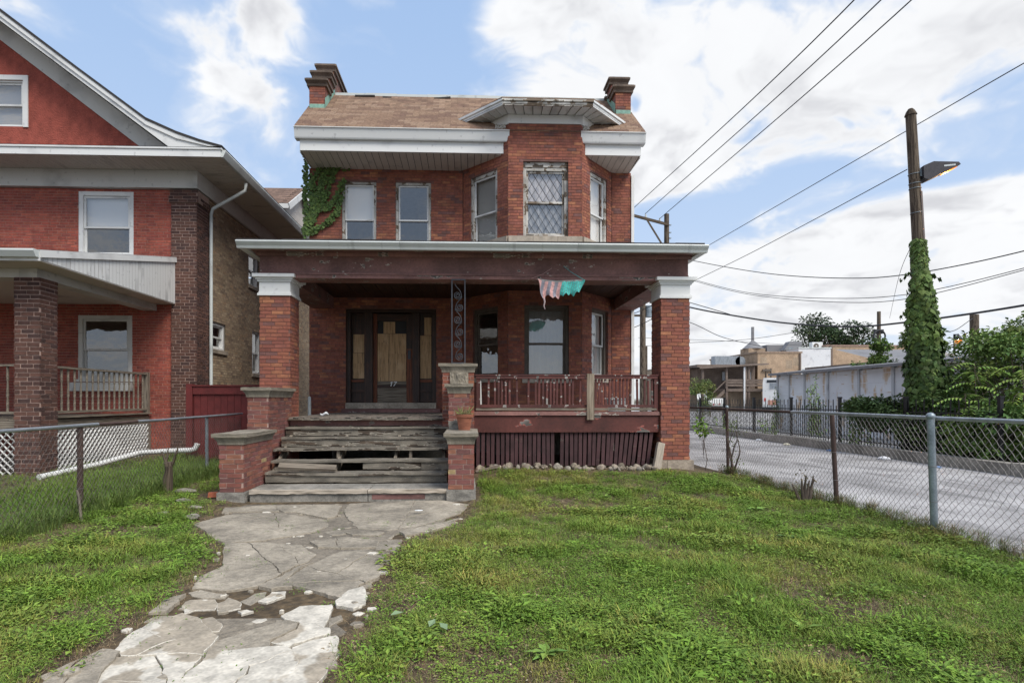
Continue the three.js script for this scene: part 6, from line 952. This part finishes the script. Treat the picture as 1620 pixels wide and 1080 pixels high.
{ // lawn: short grass, small broad-leaved weeds and clover, sparse where the soil is worn
  const f = mulberry(701);
  const tuft = (nb, h, w, spread, lean) => { const g = gb(); for (let i = 0; i < nb; i++) { const a = f() * 6.283, r = Math.sqrt(f()) * spread, x = Math.cos(a) * r, z = Math.sin(a) * r, hh = h * rr(.5, 1.15, f), d = f() * 6.283, l = lean * rr(.3, 1.2, f) * hh, ww = w * rr(.7, 1.3, f), k = rr(.7, 1.25, f); g.color([k * (rr(.9, 1.25, f)), k, k * .9]); const sx = -Math.sin(d) * ww, sz = Math.cos(d) * ww, m = [x + Math.cos(d) * l * .4, hh * .6, z + Math.sin(d) * l * .4], t = [x + Math.cos(d) * l, hh, z + Math.sin(d) * l]; g.tri([x - sx, -.01, z - sz], [x + sx, -.01, z + sz], m); g.tri([m[0] - sx * .8, m[1], m[2] - sz * .8], [m[0] + sx * .8, m[1], m[2] + sz * .8], t); } return g.build(); };
  const herb = (nl, spread, size, h) => { const g = gb(); for (let i = 0; i < nl; i++) { const a = f() * 6.283, r = Math.sqrt(f()) * spread, d = nrm([Math.cos(a) + rr(-.5, .5, f), rr(-.1, .5, f), Math.sin(a) + rr(-.5, .5, f)]), k = rr(.65, 1.3, f); g.color([k * rr(.9, 1.15, f), k, k * rr(.8, 1.1, f)]); leaf(g, [Math.cos(a) * r, rr(.004, h, f), Math.sin(a) * r], d, nrm([rr(-.4, .4, f), 1, rr(-.4, .4, f)]), size * rr(.6, 1.4, f), size * rr(.4, .75, f), .15); } return g.build(); };
  const kinds = [['lawn_grass', 'short patchy grass of the front lawn', [tuft(20, .050, .0028, .075, 1.2), tuft(16, .066, .0026, .07, 1.4)]], ['lawn_herbs', 'small broad-leaved weeds and clover in the front lawn', [herb(30, .085, .020, .04), herb(16, .07, .034, .045)]], ['dry_thatch', 'dry straw-coloured clippings lying in the lawn', [tuft(16, .020, .0022, .10, 4.5), herb(10, .10, .022, .016)]]];
  const lists = kinds.map((k) => k[2].map(() => []));
  const bare = (x, z) => { let d = fbm(x * .8 + 3, z * .8 - 6, 4, 711); const d2 = fbm(x * 2.6 + 30, z * 2.6, 3, 713); let p = Math.max(sstep(.58, .73, d) * .8, sstep(.58, .73, d2) * .75); p = Math.max(p, sstep(.30, .0, Math.abs(x - 4.95)) * .6); const e = z > -8.3 ? pathEdges(z) : null; if (e) { const out = Math.max(e[0] - x, x - e[1]); p = Math.max(p, sstep(.34, .02, out) * .96); if (x > e[0] + .05 && x < e[1] - .05) return 2; } if (z < -9.5 && x > 0) p = Math.max(p, sstep(-9.55, -9.95, z)); if (z < -7.4 && x < -3 && x > -4.5) p = Math.max(p, .55); return p; };
  const blocked = (x, z) => (x > -3.6 && x < .2 && z < -7.85) || (x > .05 && x < 4.1 && z < -10.25) || (x < -3.3 && x > -3.9 && z < -7.9);
  const sprinkle = (n, x0, x1, z0, z1, fn) => { for (let i = 0; i < n; i++) { const x = rr(x0, x1, f), t = f(), z = -Math.exp(mix(Math.log(-z0), Math.log(-z1), t)); fn(x, z); } };
  const M4 = new THREE.Matrix4(), Q = new THREE.Quaternion(), put = (k, v, x, z, s, c) => lists[k][v].push([x, z, s, f() * 6.283, c, rr(-.12, .12, f)]);
  sprinkle(56000, -4.75, 4.88, -2.0, -10.4, (x, z) => { if (blocked(x, z)) return; const b = bare(x, z); if (b > 1.5) { if (f() < .012 + .08 * sstep(.60, .72, fbm(x * 2.2, z * 2.2 + 30, 3, 741))) { put(1, f() < .7 ? 0 : 1, x, z, rr(.3, .7, f), mul([.14, .24, .03], rr(.7, 1.2, f))); } return; } if (f() < b) { if (f() < .35) put(2, 0, x, z, rr(.4, .8, f), mul([.30, .235, .145], rr(.6, 1.2, f))); return; } const patch = fbm(x * 1.6, z * 1.6, 3, 721), dry = fbm(x * 1.1 + 9, z * 1.1, 3, 723), herbP = sstep(.40, .62, patch); const fine = fbm(x * 5, z * 5, 3, 725); const yel = clamp(sstep(.48, .72, dry) * .5 + sstep(.50, .74, fine) * .5); const col = mixc([.122, .216, .022], [.258, .252, .06], yel); const sc = rr(.65, 1.15, f) * mix(.75, 1.55, sstep(.35, .75, fbm(x * 3.3 + 50, z * 3.3, 3, 729))); if (f() < herbP * .56 + .2) put(1, f() < .75 ? 0 : 1, x, z, sc, mul(mixc(col, [.148, .255, .027], .55), rr(.65, 1.3, f))); else put(0, f() < .6 ? 0 : 1, x, z, sc, mul(col, rr(.7, 1.35, f))); if (f() < .22 + yel * .34) put(2, f() < .7 ? 0 : 1, x, z, rr(.6, 1.1, f), mul([.40, .33, .20], rr(.55, 1.25, f))); });
  const build = (name, label, geo, list, cat) => { const m = new THREE.InstancedMesh(geo, M.leaf, list.length); m.name = numbered(name); m.castShadow = m.receiveShadow = true; list.forEach(([x, z, s, a, c, tl], i) => { Q.setFromEuler(new THREE.Euler(tl, a, tl)); M4.compose(V(x, yardH(x, z) + .002, z), Q, V(s, s * (1 + Math.abs(tl)), s)); m.setMatrixAt(i, M4); m.setColorAt(i, new THREE.Color().setRGB(...c)); }); scene.add(m); tag(m, label, cat, null, 'stuff'); return m; };
  kinds.forEach(([n, l, gs], k) => gs.forEach((g, v) => build(n, l + (v ? ', of a coarser kind' : ''), g, lists[k][v], k === 2 ? 'thatch' : 'grass')));
  // tall grass of the neighbouring yard and the gap between the houses
  const tg = tuft(22, .30, .0045, .09, .8), hb = herb(20, .10, .055, .22), L1 = [], L2 = [];
  for (let i = 0; i < 9000; i++) { const x = rr(-9.5, -4.6, f), z = rr(-4.0, -12.5, f); if (x < -7.3 && z < -9.9) continue; if (x < -6.2 && f() < .55) continue; const n = fbm(x * 1.2, z * 1.2, 3, 731), c = mul(mixc([.085, .20, .022], [.17, .245, .04], n), rr(.7, 1.2, f)); if (f() < .8) L1.push([x, z, rr(.3, .75, f) * (.35 + n) * (x < -6.2 ? .55 : 1), f() * 6.283, c, rr(-.1, .1, f)]); else L2.push([x, z, rr(.4, .8, f), f() * 6.283, c, 0]); }
  build('tall_grass', 'tall uncut grass behind the left chain link fence', tg, L1, 'grass'); build('yard_weeds', 'broad-leaved weeds in the tall grass of the neighbouring yard', hb, L2, 'weeds');
  // fringe of dry weeds along the fences and the porch
  const L3 = []; for (let i = 0; i < 500; i++) { const z = rr(-3.0, -10.8, f); L3.push([4.93 + rr(-.12, .08, f), z, rr(.25, .55, f), f() * 6.283, mul(f() < .4 ? [.20, .15, .08] : [.10, .15, .035], rr(.6, 1.2, f)), rr(-.2, .2, f)]); } for (let i = 0; i < 260; i++) { const z = rr(-3, -11, f); L3.push([-4.62 + rr(-.1, .16, f), z, rr(.4, .9, f), f() * 6.283, mul([.10, .16, .032], rr(.6, 1.2, f)), rr(-.2, .2, f)]); }
  build('fence_fringe', 'weedy fringe growing along the chain link fences', tg, L3, 'grass');
}
{ // single larger weeds and leaves
  const f = mulberry(801); const rosette = (x, z, n, size, base, label, up = .3) => { const t = thing('weed', label, 'weed', [x, yardH(x, z), z], 0, 'weeds in the lawn'), g = gb(); for (let i = 0; i < n; i++) { const a = i * 2.4 + rr(-.3, .3, f); g.color(green(f, base, .25)); leaf(g, [0, .012 + i * .002, 0], nrm([Math.cos(a), up * rr(.4, 1.4, f), Math.sin(a)]), [0, 1, 0], size * rr(.7, 1.2, f), size * .36, .1); } mesh('leaves', g, M.leaf, t); };
  rosette(2.02, -3.36, 9, .11, GY, 'bright yellow-green weed low in the lawn at right', .5); rosette(.42, -3.1, 10, .12, GL, 'leafy weed low in the lawn right of the path end'); rosette(1.35, -3.05, 12, .13, GL, 'broad bright weed at the bottom edge of the lawn'); rosette(3.2, -5.6, 10, .15, [.09, .17, .035], 'dark green rosette weed in the middle of the right lawn'); rosette(1.9, -7.9, 12, .12, GL, 'bright rosette in the lawn below the porch'); rosette(3.6, -7.0, 10, .15, GL, 'leafy rosette near the middle fence post');
  const pale = std({ color: [.20, .28, .15], rough: .7, side: true }); for (const [x, z, r, label] of [[-.50, -3.62, .3, 'pale fallen leaf nearest the path edge'], [-.24, -3.42, 1.2, 'pale fallen leaf, middle one right of the path'], [-.13, -3.36, 2.2, 'pale fallen leaf, farthest from the path edge']]) { const g = gb(); const t = mesh('fallen_leaf', (leaf(g, [0, 0, 0], [1, 0, 0], [0, 1, 0], .085, .05, .12), g), pale); t.position.set(x, yardH(x, z) + .055, z); t.rotation.set(.15, r, .2); tag(t, label, 'leaf', 'pale fallen leaves'); }
  bush('weed', 'bright leafy twig growing at the fence beside the right porch column', 'weed', [4.50, .02, -10.75], [.13, .17, .12], 8, 14, .085, [.17, .30, .04], 811, { spread: .09, lift: 4.9, trunk: .009 });
}
// ------------------------------------------------------------------ small things
{ // terracotta pot with a dry plant on the lower right pedestal
  const p = thing('plant_pot', 'square terracotta pot with a straggly plant on the lower right pedestal', 'plant pot', [-.075, .952, -8.75]); const b = (y0, y1, a, c) => { const g = new THREE.CylinderGeometry(c * Math.SQRT2, a * Math.SQRT2, y1 - y0, 4, 1); g.rotateY(Math.PI / 4); g.translate(0, (y0 + y1) / 2, 0); return g; };
  mesh('body', b(0, .20, .085, .115), M.terracotta, p); mesh('rim', b(.201, .245, .132, .138), M.terracotta, p); mesh('soil', b(.246, .25, .12, .12), M.soil, p); const f = mulberry(31), g = gb(); for (let i = 0; i < 46; i++) { const d = rdir(f, .9); g.color(green(f, [.24, .25, .09], .4)); leaf(g, [rr(-.10, .10, f), .245, rr(-.1, .1, f)], d, nrm([d[2], .3, -d[0]]), rr(.07, .19, f), .012, .1); } mesh('plant', g, M.leaf, p); }
{ const b = thing('concrete_block', 'grey concrete block behind the terracotta pot', 'block', [-.24, .952, -8.98]); mesh('block_body', warp(new THREE.BoxGeometry(.17, .13, .12, 3, 3, 3), (x, y, z) => [x * (1 + .06 * Math.sin(y * 30)), y + .066, z]), M.conc, b); mesh('mortar_lump', new THREE.IcosahedronGeometry(.04, 1).scale(1, .4, 1).translate(.02, .132, 0), M.stone, b); }
{ // tattered faded flag hanging below the beam
  const fl = thing('tattered_flag', 'faded tattered flag with pink stripes and teal stars hanging from the beam', 'flag', [1.64, 3.445, -10.20]);
  const top = [[-.42, .15], [-.2, .13], [0, .12], [.2, .13], [.44, .145]], bot = [[-.42, .13], [-.37, .0], [-.34, -.10], [-.30, -.22], [-.27, -.235], [-.25, -.16], [-.20, -.13], [-.13, -.20], [-.07, -.16], [-.02, -.215], [.02, -.13], [.06, -.17], [.12, -.10], [.17, -.15], [.21, -.10], [.26, -.17], [.31, -.075], [.36, -.10], [.40, .02], [.44, .13]]; const ev = (t, x) => { for (let i = 0; i + 1 < t.length; i++) if (x <= t[i + 1][0]) { const k = (x - t[i][0]) / (t[i + 1][0] - t[i][0]); return mix(t[i][1], t[i + 1][1], k); } return t[t.length - 1][1]; };
  const img = tex(512, 256, 1, 1, (x, y) => { let c; if (x > .50) { c = [.32, .84, .80]; const cx = (x - .5) * 22, cy = y * 9, q = Math.hypot(cx - Math.round(cx), cy - Math.floor(cy) - .5 - 0 * (Math.round(cx) % 2)); if (q < .27) c = [.50, .56, .57]; } else { const s = Math.floor(x * 14); c = s % 2 ? [.62, .62, .67] : [.95, .74, .72]; } if (y > .86 + .08 * fbm(x * 20, 2, 2, 4)) c = [.62, .62, .62]; const n = fbm(x * 20, y * 12, 4, 44); return mul(c, .75 + n * .45); });
  const nx = 66, ny = 12, pos = [], uv = [], idx = []; for (let j = 0; j <= ny; j++) for (let i = 0; i <= nx; i++) { const x = mix(-.419, .439, i / nx), a = ev(bot, x), b = ev(top, x), y = mix(a, b, j / ny); pos.push(x + .02 * Math.sin(y * 14), y, .035 * Math.sin(x * 26 + y * 6) * (1.1 - j / ny) + .02 * Math.sin(x * 9)); uv.push(i / nx, j / ny); } for (let j = 0; j < ny; j++) for (let i = 0; i < nx; i++) { const a = j * (nx + 1) + i; idx.push(a, a + 1, a + nx + 2, a, a + nx + 2, a + nx + 1); }
  const g = new THREE.BufferGeometry(); g.setAttribute('position', new THREE.Float32BufferAttribute(pos, 3)); g.setAttribute('uv', new THREE.Float32BufferAttribute(uv, 2)); g.setIndex(idx); g.computeVertexNormals(); const cm = new THREE.MeshPhysicalMaterial({ map: img, roughness: .95, transmission: .25, thickness: 0, side: THREE.DoubleSide }); mesh('cloth', g, cm, fl);
  mesh('cord', gb().tube([[.43, .135, 0], [.2, .29, -.05], [.07, .42, -.14]], .006, 4), std({ color: [.10, .35, .36], rough: .9 }), fl); mesh('cord', gb().tube([[-.40, .135, 0], [-.52, .16, -.05], [-.30, .26, -.12], [-.06, .42, -.14]], .006, 4), std({ color: [.45, .28, .26], rough: .9 }), fl); mesh('torn_strip', gb().tube([[-.30, -.2, .02], [-.285, -.27, .03], [-.30, -.34, .02], [-.28, -.40, .03]], (t) => .02 * (1 - t * .6), 5), std({ color: [.42, .33, .33], rough: .95 }), fl); }
{ // pale rubble along the foot of the porch skirt
  const f = mulberry(41), geos = []; for (let k = 0; k < 5; k++) { const g = new THREE.IcosahedronGeometry(1, 1), p = g.attributes.position; for (let i = 0; i < p.count; i++) { const x = p.getX(i), y = p.getY(i), z = p.getZ(i), s = .72 + .55 * fbm(x * 1.6 + k * 9 + 5, y * 1.6 + z * 1.3, 3, 51 + k); p.setXYZ(i, x * s, y * s * .75, z * s * .85); } const h = g.toNonIndexed ? g : g; h.computeVertexNormals(); geos.push(h); } const mats = [std({ color: [.46, .40, .33], map: T.conc, rough: .95 }), std({ color: [.42, .39, .345], map: T.conc, rough: .95 }), std({ color: [.36, .31, .25], map: T.conc, rough: .95 })];
  for (let i = 0; i < 120; i++) { const x = rr(.12, 3.38, f), big = f() < .28, s = big ? rr(.055, .09, f) : rr(.022, .05, f), z = -10.28 + rr(-.06, .26, f) * (1 + (x > 2 ? .2 : 0)); if (x < 1.9 && x > 1.2 && f() < .4) continue; const m = mesh('rubble_stone', geos[i % 5], mats[i % 3]); m.scale.set(s, s * rr(.7, 1, f), s); m.position.set(x, yardH(x, z) + s * .36 + (big ? 0 : rr(0, .03, f)), z); m.rotation.set(f() * 6, f() * 6, f() * 6); const by = x < 1.0 ? 'beside the right pedestal' : x < 2.3 ? 'under the gap in the slats' : 'near the right porch column'; tag(m, `${big ? 'larger' : 'small'} pale stone in the porch skirt rubble ${by}`, 'stone', 'rubble along the porch skirt'); }
  for (const [x, z, s, label] of [[-3.28, -6.85, .10, 'flat pale stone on the left grass near the path'], [-3.5, -7.4, .07, 'small pale stone left of the lower pedestal'], [-3.9, -7.9, .09, 'pale stone on the bare soil by the left fence'], [-4.2, -8.6, .12, 'pale slab fragment near the stump'], [-3.75, -7.1, .06, 'little stone in the left grass between fence and path']]) { const m = mesh('loose_stone', geos[2], mats[1]); m.scale.set(s * 1.3, s * .45, s); m.position.set(x, yardH(x, z) + s * .3, z); m.rotation.y = x * 9; tag(m, label, 'stone'); }
  const sl = mesh('leaning_slab', warp(new THREE.BoxGeometry(.13, .52, .09, 3, 8, 2), (x, y, z) => [x * (1 - .15 * y) + (fbm(y * 6, z * 6, 2, 8) - .5) * .02, y, z]), M.limestone); sl.position.set(3.44, .38, -10.22); sl.rotation.set(-.12, .1, -.24); tag(sl, 'narrow stone slab leaning against the right porch column', 'stone slab');
  const bd = mesh('grey_board', gb().jog().box(-.22, .22, 0, .03, -.045, .045), M.greyWood); bd.position.set(.32, .185, -10.02); bd.rotation.set(0, .25, .20); tag(bd, 'short weathered board lying in the rubble beside the right pedestal', 'board'); }
{ const b = mesh('brick_piece', warp(new THREE.BoxGeometry(.12, .065, .09, 3, 2, 2), (x, y, z) => [x + y * .1, y, z]), std({ color: [.55, .17, .09], map: T.fine, rough: .9 })); b.position.set(-3.63, .05 + yardH(-3.63, -8.2), -8.2); b.rotation.y = .3; tag(b, 'broken orange brick in the grass left of the lower pedestal', 'brick'); }
{ // dead stump and stick by the left fence
  const s = thing('tree_stump', 'weathered forked stump by the left chain link fence', 'stump', [-4.50, .03, -8.65]); mesh('stump_trunk', gb().jog().tube([[0, -.05, 0], [.01, .2, 0], [.03, .36, .01], [.02, .46, .02]], (t) => .075 * (1 - .35 * t) + .02 * Math.sin(t * 9), 9), M.poleWood, s); for (const [a, b, r] of [[[.02, .30, .0], [-.07, .62, .02], .03], [[.03, .36, 0], [.14, .58, .03], .028], [[.14, .58, .03], [.17, .70, .03], .018], [[-.02, .4, 0], [-.0, .66, -.03], .02]]) mesh('snag', gb().jog().tube([a, [(a[0] + b[0]) / 2 + .01, (a[1] + b[1]) / 2, a[2]], b], (t) => r * (1 - .6 * t), 6), M.poleWood, s);
  const k = mesh('dead_stick', gb().jog().tube([[0, -.05, 0], [-.01, .14, .01], [-.03, .28, 0], [-.05, .36, .01]], (t) => .018 * (1 - .35 * t), 6), M.greyWood); k.position.set(-4.48, .02, -6.75); tag(k, 'grey stick standing in the grass at the left fence', 'stick');
  const r = thing('dead_sapling', 'dead twiggy stump at the right fence by the rusty middle post', 'stump', [4.66, .02, -7.75]); const f = mulberry(61); for (let i = 0; i < 6; i++) { const a = rr(-.12, .12, f), h = rr(.18, .42, f); mesh('snag', gb().jog().tube([[a * .5, -.03, rr(-.05, .05, f)], [a, h * .5, 0], [a * 1.5, h, rr(-.06, .06, f)]], (t) => .028 * (1 - .7 * t), 6), M.bark, r); } const g = gb(); for (let i = 0; i < 40; i++) { g.color(green(f, [.16, .13, .06], .4)); leaf(g, [rr(-.15, .15, f), rr(.05, .42, f), rr(-.1, .1, f)], rdir(f), rdir(f, 1), .05, .02); } mesh('dry_leaves', g, M.leaf, r);
  const v = thing('dead_vine', 'bare brown vine climbing the right fence near the porch column', 'vine', [4.86, .02, -10.35]); for (let i = 0; i < 4; i++) { const p = []; for (let j = 0; j <= 10; j++) { const t = j / 10; p.push([.02, t * rr(.75, .85, f), .12 * Math.sin(t * 5 + i * 1.6) + i * .1 - .15]); } mesh('stem', gb().jog().tube(p, (t) => .02 * (1 - .7 * t), 5, false), M.bark, v); } const g2 = gb(); for (let i = 0; i < 70; i++) { g2.color(green(f, [.12, .16, .045], .4)); leaf(g2, [rr(-.05, .07, f), rr(.05, 1.0, f), rr(-.4, .4, f)], rdir(f), rdir(f, 1), rr(.03, .06, f), .025); } mesh('leaves', g2, M.leaf, v); }
{ // white downspout lying on the grass next door
  const d = thing('fallen_downspout', 'white metal downspout lying bent across the grass next door', 'downspout', [-6.4, .1, -11]); mesh('pipe', gb().jog().tube([[-.62, .05, 1.45], [-.42, .13, .3], [-.23, .25, -.7], [.3, .28, -.75], [.72, .29, -.8]], .055, 6), M.white, d); mesh('elbow', gb().jog().tube([[.72, .29, -.8], [.82, .32, -.81], [.86, .42, -.81]], .055, 6), M.white, d); }
{ const b = thing('white_bucket', 'white tub standing on the porch behind the railing', 'tub', [2.93, 1.112, -11.2]); mesh('tub_body', new THREE.CylinderGeometry(.2, .16, .32, 20, 1, true).translate(0, .16, 0), std({ color: [.75, .74, .72], rough: .5, side: true }), b); mesh('tub_rim', new THREE.TorusGeometry(.2, .015, 6, 20).rotateX(Math.PI / 2).translate(0, .32, 0), M.white, b); mesh('tub_base', new THREE.CylinderGeometry(.16, .16, .01, 20).translate(0, .006, 0), M.white, b); }
{ const p = thing('porch_pipe', 'short pale pipe standing at the left edge of the porch floor', 'pipe', [-3.50, 1.05, -12.6]); mesh('pipe_tube', gb().tube([[0, 0, 0], [0, .40, 0]], .035, 10), M.gutter, p); mesh('pipe_cap', new THREE.SphereGeometry(.037, 10, 6).translate(0, .40, 0), M.gutter, p); }
{ // litter on the alley and bits on the path
  const f = mulberry(71); const bits = [[9.75, -13.0, .10, [.78, .78, .80], 'crumpled white wrapper on the alley near the kerb'], [9.85, -15.2, .06, [.12, .22, .45], 'small blue wrapper beside the kerb'], [9.8, -17.2, .08, [.70, .66, .5], 'pale scrap of paper by the kerb farther up'], [9.86, -19.0, .09, [.55, .58, .62], 'grey scrap of litter at the far kerb'], [9.7, -11.4, .05, [.2, .3, .5], 'blue bottle top on the alley at the right']]; for (const [x, z, s, c, label] of bits) { const m = mesh('litter', warp(new THREE.IcosahedronGeometry(s, 2), (a, b, q) => [a * (1 + .5 * fbm(b * 20, q * 20, 2, 5)), b * .3 * (1 + fbm(a * 30, q * 30, 2, 8)), q]), std({ color: c, rough: .7 })); m.position.set(x, .004 + s * .3, z); m.rotation.y = x * 7; tag(m, label, 'litter'); }
  const pb = mesh('paper_scrap', warp(new THREE.IcosahedronGeometry(.035, 1), (a, b, q) => [a * 1.5, b * .25, q * .7]), M.white); pb.position.set(-.62, yardH(-.62, -7.0) + .065, -7.0); tag(pb, 'small white scrap on the dark slab before the steps', 'litter');
  const cr = mesh('crushed_cup', warp(new THREE.IcosahedronGeometry(.06, 2), (a, b, q) => [a * 1.4, b * .5 + .02 * Math.sin(a * 60), q * .8]), std({ color: [.62, .65, .68], rough: .35 })); cr.position.set(-2.75, 1.145, -10.9); tag(cr, 'crumpled pale plastic on the porch floor at the left', 'litter');
  const tr = mesh('blue_litter', warp(new THREE.IcosahedronGeometry(.16, 3), (a, b, q) => [a * 1.7, b * .3 * (1 + fbm(a * 20, q * 20, 2, 9)), q * .5]), std({ color: [.10, .12, .22], rough: .7 })); tr.position.set(-5.1, .06, -6.0); tag(tr, 'crumpled dark blue plastic in the tall grass at the left edge', 'litter'); }
renderer.render(scene, camera);
